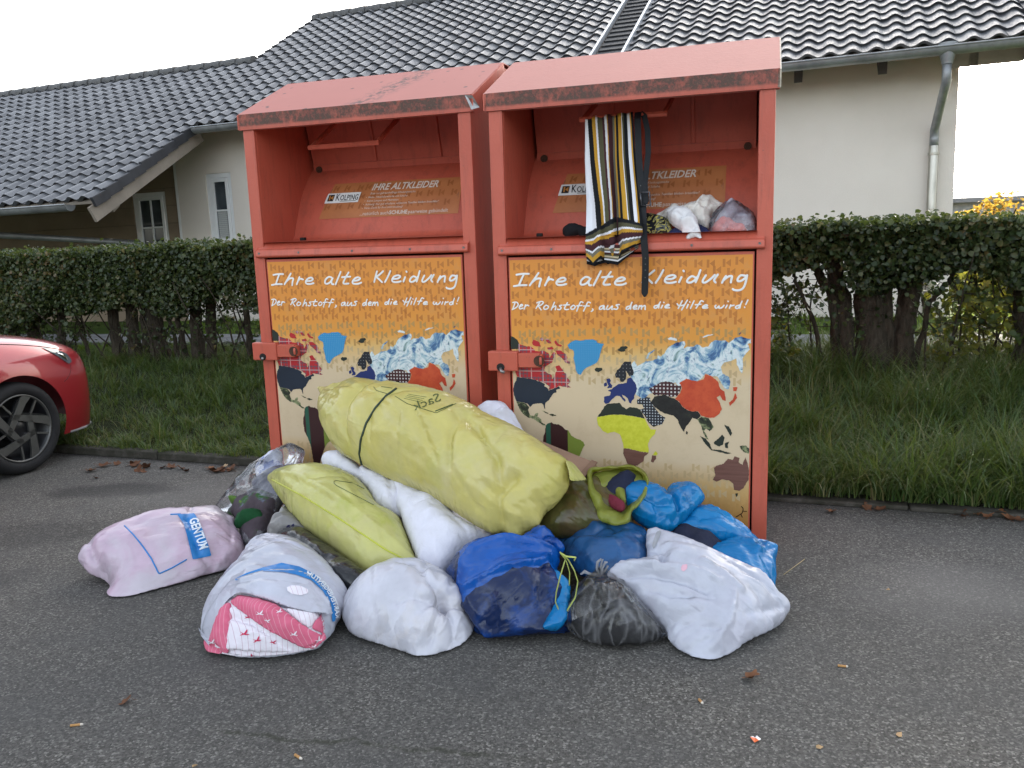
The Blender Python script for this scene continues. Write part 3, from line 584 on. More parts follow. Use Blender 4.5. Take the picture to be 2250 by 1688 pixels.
LAND = [
 ('dark', cA, [(140,1100),(185,1115),(230,1150),(250,1195),(235,1270),(140,1272)]),
 ('plaid', cA, [(240,1200),(290,1215),(345,1235),(410,1235),(440,1260),(470,1300),(520,1305),(560,1290),(600,1300),(650,1330),(665,1390),(690,1340),(720,1310),(745,1330),(720,1390),(700,1450),(650,1480),(600,1510),(590,1560),(640,1600),(690,1620),(695,1680),(720,1650),(740,1600),(760,1560),(740,1510),(790,1490),(830,1540),(860,1590),(890,1610),(900,1660),(930,1690),(945,1720),(900,1760),(955,1790),(900,1795),(860,1780),(820,1775),(790,1768),(740,1795),(690,1810),(650,1822),(660,1780),(600,1730),(540,1710),(440,1676),(330,1662),(222,1645),(200,1590),(205,1540),(240,1400),(240,1270)]),
 ('plaid', cA, [(425,1190),(440,1145),(500,1165),(530,1190),(545,1240),(480,1235),(440,1220)]),
 ('plaid', cA, [(530,1130),(560,1115),(590,1140),(570,1170),(540,1160)]),
 ('plaid', cA, [(600,1140),(640,1130),(680,1180),(690,1200),(640,1190)]),
 ('plaid', cA, [(720,1180),(745,1155),(780,1200),(830,1225),(820,1240),(760,1225)]),
 ('plaid', cA, [(745,1290),(800,1280),(850,1320),(890,1350),(905,1380),(895,1420),(940,1445),(930,1475),(880,1460),(840,1410),(800,1370),(760,1340)]),
 ('plaid', cA, [(630,1250),(690,1240),(720,1265),(680,1290),(640,1280)]),
 ('ging', cA, [(905,1215),(960,1175),(1010,1150),(1080,1160),(1160,1145),(1240,1140),(1290,1155),(1310,1190),(1400,1205),(1370,1250),(1355,1300),(1340,1360),(1320,1420),(1290,1460),(1230,1490),(1180,1515),(1130,1545),(1100,1590),(1075,1622),(1035,1595),(1015,1545),(1005,1470),(985,1400),(995,1340),(985,1290),(930,1270),(915,1240)]),
 ('navy', cC, [(218,175),(330,190),(440,205),(540,240),(600,270),(590,300),(630,320),(650,360),(720,330),(790,300),(805,330),(750,350),(755,380),(715,395),(690,430),(660,480),(610,520),(600,560),(605,600),(590,600),(580,550),(560,530),(500,530),(440,540),(400,580),(370,540),(320,520),(255,510),(215,505),(200,470),(180,400),(172,330),(185,260),(215,220)]),
 ('camo', cC, [(215,508),(255,513),(320,523),(360,548),(390,580),(370,620),(400,690),(450,700),(470,670),(510,660),(495,710),(545,740),(555,790),(600,810),(608,828),(580,830),(520,790),(450,740),(370,720),(300,670),(250,590)]),
 ('camo', cC, [(560,628),(640,655),(650,672),(600,655)]), ('camo', cC, [(650,680),(700,672),(755,692),(700,706)]),
 ('stripes', cC, [(610,830),(640,800),(690,785),(720,810),(790,815),(830,840),(870,880),(920,900),(950,960),(1000,995),(1070,1020),(1120,1050),(1138,1090),(1115,1130),(1090,1180),(1070,1230),(1040,1290),(1000,1330),(950,1370),(900,1450),(860,1540),(830,1620),(800,1750),(760,1800),(720,1700),(700,1550),(680,1400),(640,1280),(590,1180),(575,1050),(580,980),(600,930)]),
 ('dark', cA, [(1580,1290),(1620,1240),(1690,1230),(1720,1250),(1680,1280),(1690,1300),(1630,1310)]),
 ('dark', cA, [(1270,1545),(1300,1520),(1370,1525),(1375,1560),(1320,1585),(1280,1570)]),
 ('knit', cA, [(1640,1480),(1680,1440),(1760,1440),(1770,1500),(1800,1580),(1790,1625),(1740,1640),(1720,1600),(1690,1560),(1700,1620),(1690,1680),(1660,1715),(1620,1710),(1600,1660),(1555,1660),(1545,1610),(1580,1550),(1620,1520)]),
 ('blue', cC, [(1430,200),(1470,190),(1490,220),(1475,250),(1510,290),(1505,320),(1440,325),(1460,290),(1440,250)]), ('blue', cC, [(1395,265),(1430,245),(1438,290),(1400,305)]),
 ('blue', cC, [(1450,355),(1500,340),(1530,310),(1590,270),(1650,265),(1700,255),(1710,200),(1760,178),(1790,220),(1830,265),(1850,310),(1930,340),(1920,380),(1870,400),(1830,380),(1810,420),(1800,470),(1770,500),(1765,535),(1735,520),(1720,470),(1680,430),(1640,410),(1650,440),(1690,490),(1680,510),(1640,470),(1610,430),(1560,430),(1500,480),(1470,520),(1420,540),(1395,510),(1400,440),(1440,430),(1480,420),(1490,380)]),
 ('floral', cB, [(-75,1480),(-40,1430),(0,1500),(60,1470),(110,1440),(200,1430),(270,1400),(280,1350),(320,1380),(370,1330),(400,1280),(430,1240),(520,1190),(590,1170),(640,1170),(650,1215),(620,1270),(680,1240),(760,1240),(800,1210),(850,1220),(880,1250),(960,1240),(1000,1180),(1060,1150),(1130,1160),(1190,1150),(1240,1190),(1290,1150),(1320,1120),(1400,1100),(1480,1130),(1535,1135),(1535,1195),(1495,1200),(1520,1280),(1480,1320),(1440,1370),(1420,1400),(1430,1480),(1420,1600),(1390,1570),(1345,1480),(1340,1400),(1270,1430),(1180,1450),(1130,1510),(1150,1600),(1240,1650),(1260,1720),(1230,1820),(1180,1800),(1130,1720),(1080,1640),(1010,1640),(920,1600),(880,1660),(820,1700),(700,1730),(620,1740),(560,1790),(520,1720),(440,1740),(370,1720),(310,1730),(180,1800),(210,1860),(160,1880),(110,1930),(60,1940),(-20,1880),(0,1800),(-20,1740),(-60,1680),(-90,1640),(-75,1560)]),
 ('white', cB, [(410,1130),(460,1110),(530,1130),(540,1160),(430,1150)]), ('white', cB, [(880,1110),(940,1080),(1030,1075),(950,1100),(890,1120)]), ('floral', cB, [(120,1400),(150,1330),(230,1280),(240,1290),(165,1350),(150,1400)]),
 ('blue', cB, [(1370,1065),(1400,1045),(1410,1055),(1380,1078)]),
 ('ck1', cD, [(105,215),(200,160),(240,150),(300,155),(340,185),(385,190),(370,245),(350,275),(290,288),(240,262),(190,273),(150,270),(120,240)]),
 ('red', cD, [(330,300),(375,250),(390,200),(365,165),(430,125),(470,140),(520,150),(580,130),(590,90),(640,100),(700,150),(720,210),(760,240),(770,320),(740,310),(720,270),(690,290),(720,340),(735,390),(715,430),(670,465),(620,465),(560,450),(530,410),(480,410),(430,395),(395,370),(370,330)]),
 ('night', cD, [(120,330),(150,280),(190,275),(240,265),(290,290),(330,302),(368,332),(393,372),(430,398),(480,412),(528,412),(555,452),(520,480),(480,465),(460,500),(425,540),(405,590),(385,560),(365,520),(350,480),(310,445),(240,430),(190,400),(150,370)]),
 ('ck2', cD, [(0,310),(40,290),(80,285),(110,290),(120,330),(148,372),(200,440),(245,465),(220,520),(140,545),(100,510),(60,440),(25,395),(60,385),(45,350),(0,345)]),
 ('camo', cD, [(520,482),(560,455),(620,468),(640,500),(665,545),(630,585),(600,560),(580,580),(600,610),(620,655),(595,645),(570,580),(555,530)]),
 ('dark', cD, [(545,620),(600,650),(630,690),(650,740),(720,745),(820,775),(780,780),(700,760),(640,745),(590,690)]),
 ('dark', cD, [(665,680),(700,650),(740,612),(760,640),(745,700),(715,715),(670,695)]), ('dark', cD, [(760,690),(800,670),(785,700),(790,730),(765,725)]), ('dark', cD, [(755,525),(800,545),(825,600),(810,625),(790,590)]), ('camo', cD, [(890,710),(940,705),(970,730),(970,775),(930,765),(900,735)]),
 ('red', cD, [(830,200),(870,200),(860,235),(835,235)]), ('red', cD, [(850,250),(868,290),(850,320),(805,365),(795,335),(830,310)]), ('night', cD, [(425,580),(440,590),(435,612),(424,605)]),
 ('dark', cC, [(1305,715),(1360,640),(1390,600),(1400,570),(1440,540),(1500,530),(1610,525),(1640,570),(1700,610),(1740,580),(1830,590),(1880,610),(1920,680),(1945,735),(1800,705),(1640,682),(1480,685),(1400,700)]),
 ('yarn', cC, [(1305,718),(1400,703),(1480,688),(1640,685),(1800,708),(1945,738),(1990,820),(2020,880),(2100,885),(2080,950),(2020,1010),(1990,1080),(2000,1140),(2000,1192),(1900,1182),(1800,1157),(1720,1137),(1660,1137),(1655,1080),(1630,1000),(1610,950),(1540,915),(1440,935),(1380,900),(1320,830),(1305,770)]),
 ('wood', cC, [(1660,1140),(1720,1140),(1800,1160),(1900,1185),(2000,1195),(1940,1250),(1930,1310),(1900,1330),(1850,1370),(1760,1375),(1710,1340),(1690,1280),(1655,1210)]),
 ('wood', cD, [(130,790),(165,795),(165,820),(140,855),(120,845)]), ('yarn', cD, [(133,787),(160,755),(180,775),(168,792)]),
 ('wood', cD, [(655,1005),(680,960),(665,900),(690,880),(750,865),(790,820),(830,830),(845,800),(890,815),(880,850),(915,875),(940,805),(955,850),(970,920),(968,1000),(920,1080),(890,1100),(840,1090),(835,1040),(800,1010),(740,1000),(690,1020)]), ('dark', cD, [(850,1125),(878,1120),(865,1155)])]
MAPKEYS = list(MAPM); mapmb = MB()
for k, (key, cf, poly) in enumerate(LAND):
    st = 9 if cf is cD else 14
    P2 = [loc_front(*cf(*q)) for q in wiggle(poly, st*.28, st)]
    vs, fs = poly_tri([(q.x, q.z) for q in P2]); mapmb.add([(q[0], -.0022-.00012*(k % 9), q[1]) for q in vs], [tuple(f)[::-1] for f in fs], MAPKEYS.index(key))
# hand lettering, drawn as strokes
W1 = [[(215,270),(300,258),(385,258)],[(315,265),(285,330),(250,410)],[(180,425),(260,412),(355,410)],[(515,245),(470,310),(395,415)],[(430,370),(490,325),(548,325),(535,370),(522,430)],[(655,300),(630,355),(600,415)],[(620,370),(665,330),(715,340)],[(765,365),(840,360),(880,335),(850,310),(790,330),(755,375),(775,405),(830,408),(890,395)],
 [(1200,310),(1150,300),(1095,340),(1080,390),(1110,405),(1160,385),(1205,335),(1215,315),(1190,370),(1200,410),(1225,410)],[(1355,220),(1310,310),(1255,415)],[(1490,230),(1440,300),(1390,385),(1415,405),(1480,400)],[(1370,305),(1430,300),(1515,295)],[(1560,360),(1640,350),(1680,325),(1640,305),(1580,330),(1545,380),(1570,405),(1640,405),(1695,385)]]
W1B = [[(128,212),(100,290),(70,378)],[(235,210),(165,265),(108,300)],[(108,300),(155,335),(205,382)],[(355,205),(310,290),(250,380)],[(395,330),(470,325),(520,295),(480,275),(410,295),(375,345),(395,375),(460,380),(525,365)],[(600,300),(565,372)],[(624,213),(632,225)],[(790,310),(740,290),(690,325),(675,365),(720,375),(780,340),(820,290)],[(855,205),(820,300),(790,372)],[(930,275),(890,340),(890,372),(930,370),(1000,320),(1050,270)],[(1090,265),(1040,340),(1060,375)],[(1200,285),(1170,330),(1145,380)],[(1165,345),(1230,295),(1280,290),(1270,340),(1265,375)],[(1465,285),(1400,278),(1360,320),(1360,355),(1410,350),(1460,310),(1485,275)],[(1485,275),(1465,370),(1430,450),(1370,480),(1310,475),(1290,460)]]
W2A = [[(165,645),(215,640),(240,670),(215,710),(160,740)],[(195,655),(165,735)],[(265,700),(300,685),(285,670),(255,700),(265,730),(305,720)],[(340,675),(320,735)],[(330,700),(360,680),(385,690)],[(490,650),(550,630),(580,645),(545,680),(500,690)],[(530,645),(480,725)],[(510,690),(550,745)],[(615,680),(585,710),(595,735),(630,730),(650,700),(615,680)],[(730,640),(685,745)],[(700,715),(745,690),(740,742)],[(830,680),(795,690),(820,715),(800,740),(770,735)],[(905,645),(865,720),(885,740),(920,735)],[(850,680),(930,675)],[(985,680),(950,710),(960,735),(990,730),(1010,700),(985,680)],[(1115,645),(1085,635),(1060,680),(1030,760)],[(1030,690),(1100,685)],[(1215,650),(1180,640),(1155,690),(1120,760)],[(1120,692),(1200,690)],[(1240,730),(1250,745),(1225,765)],
 [(1395,685),(1345,700),(1337,735),(1370,730),(1400,690),(1395,735),(1412,735)],[(1450,685),(1430,730),(1460,735),(1510,690),(1500,735),(1520,735)],[(1605,672),(1560,680),(1585,705),(1570,735),(1530,730)],[(1750,690),(1705,705),(1700,735),(1735,725),(1775,640)],[(1760,680),(1755,735)],[(1800,710),(1840,700),(1830,680),(1795,700),(1797,730),(1840,730)],[(1875,685),(1860,735)],[(1868,710),(1905,685),(1900,735)],[(1903,710),(1950,685),(1952,740)]]
W2B = [[(285,680),(240,690),(230,715),(265,715),(315,635)],[(300,665),(290,720)],[(345,680),(325,720)],[(358,640),(364,646)],[(385,700),(430,685),(420,670),(385,690),(382,715),(440,715)],[(610,620),(555,725)],[(680,610),(600,745)],[(540,660),(570,688),(645,675)],[(690,670),(670,720)],[(707,635),(713,640)],[(770,620),(720,725)],[(895,632),(862,622),(830,670),(795,722)],[(785,675),(862,668)],[(890,705),(950,690),(930,675),(890,695),(892,720),(955,715)],[(1065,680),(1050,700),(1070,722),(1108,690),(1102,717),(1140,715),(1175,680)],[(1215,680),(1195,717)],[(1225,625),(1231,632)],[(1265,675),(1245,722)],[(1255,695),(1310,680)],[(1380,680),(1335,695),(1332,720),(1370,715),(1417,625)],[(1395,670),(1385,722)],[(1495,610),(1465,672)],[(1449,705),(1453,712)]]
letmb = MB()
def ribbon(mb, pts2, r, y=-.004):
    p = np.array(pts2, float)
    if len(p) > 2:
        q = []
        for i in range(len(p)-1):
            p0, p1, p2, p3 = p[max(i-1, 0)], p[i], p[i+1], p[min(i+2, len(p)-1)]
            for t in np.linspace(0, 1, 5, endpoint=False): q.append(.5*((2*p1)+(-p0+p2)*t+(2*p0-5*p1+4*p2-p3)*t*t+(-p0+3*p1-3*p2+p3)*t**3))
        q.append(p[-1]); p = np.array(q)
    n = len(p); tg = np.gradient(p, axis=0); tg /= np.maximum(np.linalg.norm(tg, axis=1), 1e-9)[:, None]; nn = np.stack([-tg[:, 1], tg[:, 0]], 1)
    y += rng.uniform(-.0004, .0004); V = []
    ends = [(p[0]-tg[0]*r*.8, .45), (p[-1]+tg[-1]*r*.8, .45)]
    P_ = [ends[0][0]]+list(p)+[ends[1][0]]; R_ = [.45]+[1.0]*n+[.45]; N_ = [nn[0]]+list(nn)+[nn[-1]]
    for a, rr, m in zip(P_, R_, N_): V += [(a[0]+m[0]*r*rr, y+.0006, a[1]+m[1]*r*rr), (a[0], y-.0004, a[1]), (a[0]-m[0]*r*rr, y+.0006, a[1]-m[1]*r*rr)]
    F = []
    for i in range(len(P_)-1): a = 3*i; F += [(a, a+1, a+4, a+3), (a+1, a+2, a+5, a+4)]
    mb.add(V, F)
for S_, cf, r in ((W1, cA, .0048), (W1B, cB, .0048), (W2A, cA, .0032), (W2B, cB, .0032)):
    for st in S_: ribbon(letmb, [(lambda q: (q.x, q.z))(loc_front(*cf(*a))) for a in st], r)
kmb = MB(); ky = -.0016
def kmark(mb, x, z, s, f, mi=0):
    def pt(a, c_): return f(x+a*s, z+c_*s)
    mb.add([pt(0, -.5), pt(.33, -.5), pt(.33, .5), pt(0, .5)], [(0, 1, 2, 3)], mi); mb.add([pt(.36, 0), pt(1, -.48), pt(1, .48)], [(0, 1, 2)], mi)
PX0, PX1, PZ0, PZ1 = .083, BW-.083, .03, 1.385
row = 0; z = PZ1-.03
while z > PZ0+.03:
    x = PX0+.012+(row % 3)*.018
    while x < PX1-.045:
        zz = z+rng.uniform(-.012, .012); xx = x+rng.uniform(-.008, .008)
        lv = 0 if (zz > 1.05) else 1 if zz > .93 else (2 if zz > .80 else None)
        if zz < .40: lv = 1 if zz < .22 else 2
        if lv is not None and zz+.02 < PZ1: kmark(kmb, xx, zz, .036, lambda a, c_: (a, ky, c_), lv)
        x += .0615
    z -= .0455; row += 1
b = NB('poster_print'); S = b.sep(b.obj()); n = b.noise(b.mapping(b.obj(), scale=(6, 1, 1)), 3, 5, .7)
c = b.ramp(b.math('ADD', S[2], b.math('MULTIPLY', b.math('SUBTRACT', n, .5), .03)), [(.0, (.36, .15, .03)), (.12, (.44, .20, .045)), (.30, (.56, .36, .14)), (.42, (.60, .47, .31)), (.80, (.62, .49, .32)), (.93, (.66, .42, .15)), (1.0, (.68, .30, .05))])
c = b.mix(b.ramp(S[2], [(.999, 0), (1.0, 0)]), c, (.69, .275, .045))
zz = b.math('SUBTRACT', S[2], .95); c = b.mix(b.ramp(b.math('MULTIPLY', zz, 4), [(.0, 0), (.9, 1)]), c, (.69, .265, .042))
c = b.mix(b.ramp(b.noise(b.obj(), 5, 6, .75), [(.52, 0), (.75, .35)]), c, (.42, .3, .17))
c = b.mix(b.math('MULTIPLY', b.ramp(S[2], [(.05, .8), (.42, 0)]), b.ramp(b.noise(b.mapping(b.obj(), scale=(3, 1, 1)), 4, 6, .75), [(.4, 0), (.7, .8)])), c, (.16, .075, .025))
scr = b.noise(b.mapping(b.obj(), scale=(1.5, 1, 26), rot=(0, .08, 0)), 5, 3, .7); c = b.mix(b.ramp(scr, [(.71, 0), (.73, .45)]), c, (.25, .2, .16))
M_poster = b.done(b.pbr(c, .4, .4))
M_k = [flatcol('mark_brown', (.50, .18, .036)), flatcol('mark_tan', (.44, .25, .08)), flatcol('mark_pale', (.5, .36, .19))]
M_letter = flatcol('white_lettering', (.8, .79, .76))

# ---- text on the drum: Blender's own face, turned into mesh
def text2d(s, size, shear=0.0, align='LEFT', bold=0.0):
    cu = bpy.data.curves.new('lettering_source', 'FONT'); cu.body = s; cu.size = size; cu.shear = shear; cu.align_x = align; cu.resolution_u = 2; cu.offset = bold; cu.fill_mode = 'FRONT'
    o = bpy.data.objects.new('lettering_source', cu); COL.objects.link(o); dg = bpy.context.evaluated_depsgraph_get()
    me = bpy.data.meshes.new_from_object(o.evaluated_get(dg)); bm = bmesh.new(); bm.from_mesh(me); bmesh.ops.triangulate(bm, faces=bm.faces)
    V = [tuple(v.co[:2]) for v in bm.verts]; F = [tuple(v.index for v in f.verts) for f in bm.faces]; bm.free()
    bpy.data.objects.remove(o); bpy.data.curves.remove(cu); bpy.data.meshes.remove(me); return V, F
DRUM = [(-.02, 1.49), (.20, 1.493), (.285, 1.50), (.30, 1.505), (.315, 1.53), (.335, 1.575), (.37, 1.65), (.405, 1.72), (.45, 1.785), (.50, 1.845), (.56, 1.90), (.62, 1.94)]
def drum_at(z):
    zs = [q[1] for q in DRUM[3:]]; ys = [q[0] for q in DRUM[3:]]; return float(np.interp(z, zs, ys))
def drum_pt(x, z, off=.002): 
    dz = .01; ty = drum_at(z+dz)-drum_at(z-dz); L = math.hypot(ty, 2*dz); return (x, drum_at(z)-off*2*dz/L, z+off*ty/L)

def make_bin(M, label, hx, first, group):
    root = empty('clothing_bin', mat=M, label=label, cat='donation bin', group=None)
    W, D = BW, BD
    # side sheets and back
    prof = [(.004, .04), (.004, 2.15), (.50, 2.385), (D, 2.385), (D, .04)]
    for x in (0.001, W-.005):
        mb = MB(); mb.prism(prof, x, x+.004, ax=0); o = mb.build('side_panel', M_bin, root)
    mb = MB(); mb.box(.006, W-.006, D-.004, D, .04, 2.384); mb.build('rear_panel', M_bin, root)
    mb = MB(); mb.box(.006, W-.006, .01, D-.006, .035, .05); mb.build('floor_panel', M_bin, root)
    # front posts
    for x0, x1 in ((0, .068), (W-.068, W)):
        mb = MB(); mb.box(x0, x1, 0, .045, .0, 2.09); mb.build('post', M_bin, root, bevel=.004)
    mb = MB(); mb.box(.068, W-.068, .0, .04, .0, .028); mb.build('sill', M_bin, root)
    # roof sheet folded over the front as a fascia
    t = .003; o_ = .014; yf = -.0125
    mb = MB(); pr = [(yf, 2.083), (yf, 2.163), (.504, 2.40), (D+.01, 2.40), (D+.01, 2.33), (D+.006, 2.33), (D+.006, 2.396), (.504, 2.396), (yf+t, 2.160), (yf+t, 2.088), (.030, 2.088), (.030, 2.083)]
    mb.add([(-o_, y, z) for y, z in pr]+[(W+o_, y, z) for y, z in pr], [])
    n = len(pr); mb.f = [(i, n+i, n+(i+1) % n, (i+1) % n) for i in range(n)]; mb.mi = [1 if i in (0,) else 0 for i in range(n)]
    cap_l = [tuple(range(n))[::-1], tuple(range(n, 2*n))]; mb.f += cap_l; mb.mi += [0, 0]
    rf_ = mb.build('roof', [M_broof if first else M_broof_l, M_fascia], root)
    for x in (-.02, W+.001+.005):        # side flanges of the roof
        mb = MB(); mb.add([(x, yf, 2.085), (x, yf, 2.16), (x, .504, 2.397), (x, .504, 2.335), (x+.014, yf, 2.085), (x+.014, yf, 2.16), (x+.014, .504, 2.397), (x+.014, .504, 2.335)], [(0, 1, 2, 3), (7, 6, 5, 4), (0, 4, 5, 1), (1, 5, 6, 2), (2, 6, 7, 3), (3, 7, 4, 0)]); mb.build('roof_flange', M_bin if x < 0 else M_edge if first else M_bin, root)
    if not first:
        mb = MB(); mb.add([(W-.02, yf-.003, 2.16), (W+.02, yf-.004, 2.155), (W+.05, yf+.01, 2.10), (W+.012, yf-.006, 2.09), (W-.03, .09, 2.206), (W+.022, .06, 2.19)], [(0, 1, 2, 3), (4, 5, 1, 0)]); mb.build('bent_corner', M_bsteel, root)
    # chute: drum, inner cheeks, shelf, flap
    mb = MB(); xs = np.linspace(.07, W-.07, 14); pts = DRUM
    for i, (y, z) in enumerate(pts):
        for x in xs: mb.v.append((float(x), y, z))
    m = len(xs)
    for i in range(len(pts)-1):
        for j in range(m-1): mb.f.append((i*m+j, i*m+j+1, (i+1)*m+j+1, (i+1)*m+j)); mb.mi.append(0)
    drum = mb.build('chute_drum', M_bin, root, smooth=True)
    for x in (.0665, W-.0695):
        mb = MB(); mb.prism([(.02, 1.43), (.02, 2.14), (.50, 2.37), (.70, 2.37), (.70, 1.43)], x, x+.003, ax=0); mb.build('cheek_panel', M_bin, root)
    mb = MB(); mb.box(.07, W-.07, .70, .703, 1.43, 2.37); mb.build('chute_back', M_bin, root)
    f0, f1 = np.array([.575, 1.885]), np.array([.49, 2.21]); dv = (f1-f0)/np.linalg.norm(f1-f0); nn = np.array([-dv[1], dv[0]]); nn = nn if nn[0] < 0 else -nn
    def fl(x, s, h): q = f0+dv*s+nn*h; return (x, q[0], q[1])
    mb = MB(); L = .45
    def fbox(x0, x1, s0, s1, h0, h1): mb.hexa([fl(x0, s0, h0), fl(x1, s0, h0), fl(x1, s1, h0), fl(x0, s1, h0), fl(x0, s0, h1), fl(x1, s0, h1), fl(x1, s1, h1), fl(x0, s1, h1)])
    fbox(.085, W-.085, .0, L, 0, .004); fbox(.085, W-.085, .0, .055, .0045, .012)
    flap = mb.build('chute_flap', M_bin, root, bevel=.002)
    for x in (.085+(W-.17)*.36, .085+(W-.17)*.72):
        mb = MB(); fbox(x, x+.02, .058, L-.005, .0045, .016); mb.build('flap_rib', M_bin, root, bevel=.003)
    for x in (.125, W-.125):
        mb = MB(); mb.tube([fl(x, .028, .012), fl(x, .028, .024)], .019, 12); mb.build('flap_bolt', M_rustbolt, root)
    # U-shaped handle on the flap
    x0, x1 = hx; s_ = .30
    a0, a1 = fl(x0+.03, s_, .006), fl(x1+.02, s_, .006); h0 = (x0, .205, 1.995+(.048 if first else 0)); h1 = (x1, .205, 1.995+(.048 if first else 0))
    mb = MB(); mb.tube([a0, h0], .013, 6); mb.tube([h1, a1], .013, 6); mb.tube([(x0-.014, .205, h0[2]), (x1+.014, .205, h1[2])], .0135, 6); mb.build('handle', M_bin, root, auto=50)
    mb = MB(); mb.box(.16, .19, .22, .245, 1.495, 1.512); mb.build('rubber_stop', M_black, root, bevel=.003)
    # lip
    mb = MB(); pr = [(-.006, 1.408), (-.026, 1.412), (-.031, 1.419), (-.024, 1.449), (-.006, 1.4545), (.02, 1.4905), (.02, 1.408)]
    mb.add([(.034, y, z) for y, z in pr]+[(W-.034, y, z) for y, z in pr], []); n = len(pr); mb.f = [(i, n+i, n+(i+1) % n, (i+1) % n) for i in range(n)]+[tuple(range(n))[::-1], tuple(range(n, 2*n))]; mb.mi = [0]*len(mb.f)
    lip = mb.build('shelf_lip', M_bin, root, bevel=.002)
    for x in (.055, .30, .62, .95, W-.055):
        mb = MB(); mb.tube([(x, -.026, 1.433), (x, -.031, 1.432)], .006, 8); mb.build('screw', M_bsteel, lip)
    # door in its dark gap
    mb = MB(); mb.box(.068, W-.068, .03, .034, .028, 1.409); mb.build('door_recess', M_gap, root)
    mb = MB(); mb.box(.0765, W-.0765, .0, .022, .034, 1.3985); door = mb.build('door', M_bin, root, bevel=.003)
    mb = MB(); mb.box(PX0, PX1, -.0012, -.0004, PZ0+.006, PZ1); po = mb.build('poster', M_poster, root)
    o = kmb.build('emblem_pattern', M_k, po); o = mapmb.build('world_map', [MAPM[k] for k in MAPKEYS], po); o = letmb.build('lettering', M_letter, po, smooth=True)
    if first:                 # scratches in the door's lower corner
        mb = MB()
        for st in ([(905,1235),(920,1255),(912,1290),(900,1300)],[(915,1275),(950,1278)],[(900,1300),(860,1325)],[(900,1300),(912,1328)]): ribbon(mb, [(lambda q: (q.x, q.z))(loc_front(*cD(*a))) for a in st], .0018)
        mb.build('scratch', M_gap, po)
    # lock hasp
    mb = MB(); mb.box(-.03, .122, -.046, -.003, .848, .946); hs = mb.build('hasp', M_bin, root, bevel=.006)
    mb = MB(); mb.box(.1225, .232, -.040, -.006, .866, .936); mb.tube([(.232, -.021, .901), (.245, -.021, .901)], .032, 12); q = mb.build('hasp_arm', M_bin, hs, auto=40, bevel=.004)
    mb = MB(); mb.tube([(.230, -.0415, .90), (.230, -.046, .90)], .027, 12); mb.build('rusty_stud', M_rustbolt, hs)
    mb = MB(); mb.tube([(.035, -.050, .868), (.035, -.046, .868)], .020, 12); mb.build('keyhole', M_black, hs)
    mb = MB(); mb.tube([(.036, -.050, .862), (.048, -.075, .852), (.062, -.07, .846)] if first else [(.036, -.050, .862), (.04, -.06, .858)], .008, 8); mb.build('lock', M_bsteel, hs, smooth=True)
    # notice on the drum
    x0, x1, zb, zt = .215, 1.075, 1.612, 1.812; sk = .055
    def sx(x, z): return x + sk*(z-zb)/(zt-zb)*(1-(x-x0)/(x1-x0))
    mb = MB(); xs = np.linspace(x0, x1, 20); zs = np.linspace(zb, zt, 12)
    for z in zs:
        for x in xs: mb.v.append(drum_pt(sx(x, z), z, .002))
    for i in range(11):
        for j in range(19): mb.f.append((i*20+j, i*20+j+1, (i+1)*20+j+1, (i+1)*20+j)); mb.mi.append(0)
    notice = mb.build('notice', M_notice, drum, smooth=True)
    mb = MB(); z = zt-.03; r_ = 0
    while z > zb+.02:
        x = x0+.02+(r_ % 2)*.04
        while x < x1-.05:
            kmark(mb, x+rng.uniform(-.012, .012), z, .034, lambda a, c_: drum_pt(sx(a, c_), c_, .0032)); x += .074
        z -= .052; r_ += 1
    mb.build('emblem_pattern', flatcol('notice_mark', (.33, .11, .035)), drum)
    mb = MB()
    for s, sz, x, z, sh, bo in (('IHRE ALTKLEIDER', .052, .52, 1.762, .25, .0012), ('Bitte nur gebrauchsfähige Kleidungsstücke', .0165, .52, 1.738, .2, 0), ('•  Heim-, Haushaltswäsche und Schuhe', .0165, .497, 1.717, .2, 0), ('•  Keine Lumpen und Matratzen', .0165, .492, 1.697, .2, 0), ('•  Achtung: Nur gut erhaltene, verpackte Textilien bleiben brauchbar!', .0165, .487, 1.677, .2, 0), ('•  Vielen Dank für Ihre Unterstützung!', .0165, .482, 1.657, .2, 0), ('...natürlich auch', .029, .475, 1.622, 0, 0), ('SCHUHE', .029, .66, 1.622, 0, .0009), ('paarweise gebündelt', .029, .775, 1.622, 0, 0)):
        V, F = text2d(s, sz, sh, bold=bo); mb.add([drum_pt(x+a, z+c_, .0042) for a, c_ in V], F)
    mb.build('lettering', flatcol('notice_lettering', (.66, .56, .48)), drum)
    mb = MB(); 
    for (xa, za) in [(.24, 1.7)]:
        g = [drum_pt(x, z, .005) for z in (1.699, 1.713, 1.727, 1.741, 1.755) for x in (.236+.0, .455)]
        for k in range(5): g[2*k] = drum_pt(.236+.012*k/4, 1.699+.014*k, .005); g[2*k+1] = drum_pt(.452+.008*k/4, 1.699+.014*k, .005)
        mb.add(g, [(2*k, 2*k+1, 2*k+3, 2*k+2) for k in range(4)])
    mb.build('name_plate', flatcol('plate_white', (.72, .72, .7)), drum)
    mb = MB(); fz = lambda a, c_: drum_pt(a, c_, .0062)
    mb.add([fz(.252, 1.710), fz(.290, 1.710), fz(.294, 1.746), fz(.256, 1.746)], [(0, 1, 2, 3)], 0)
    kmark(mb, .262, 1.728, .026, lambda a, c_: drum_pt(a, c_, .0072), 1)
    for s, sz, x in (('K', .056, .303), ('OLPING', .043, .333)):
        V, F = text2d(s, sz, 0, bold=.0004); mb.add([fz(x+a*.76, 1.712+c_) for a, c_ in V], F, 0)
    mb.add([fz(.335, 1.706), fz(.438, 1.706), fz(.438, 1.7085), fz(.335, 1.7085)], [(0, 1, 2, 3)], 0)
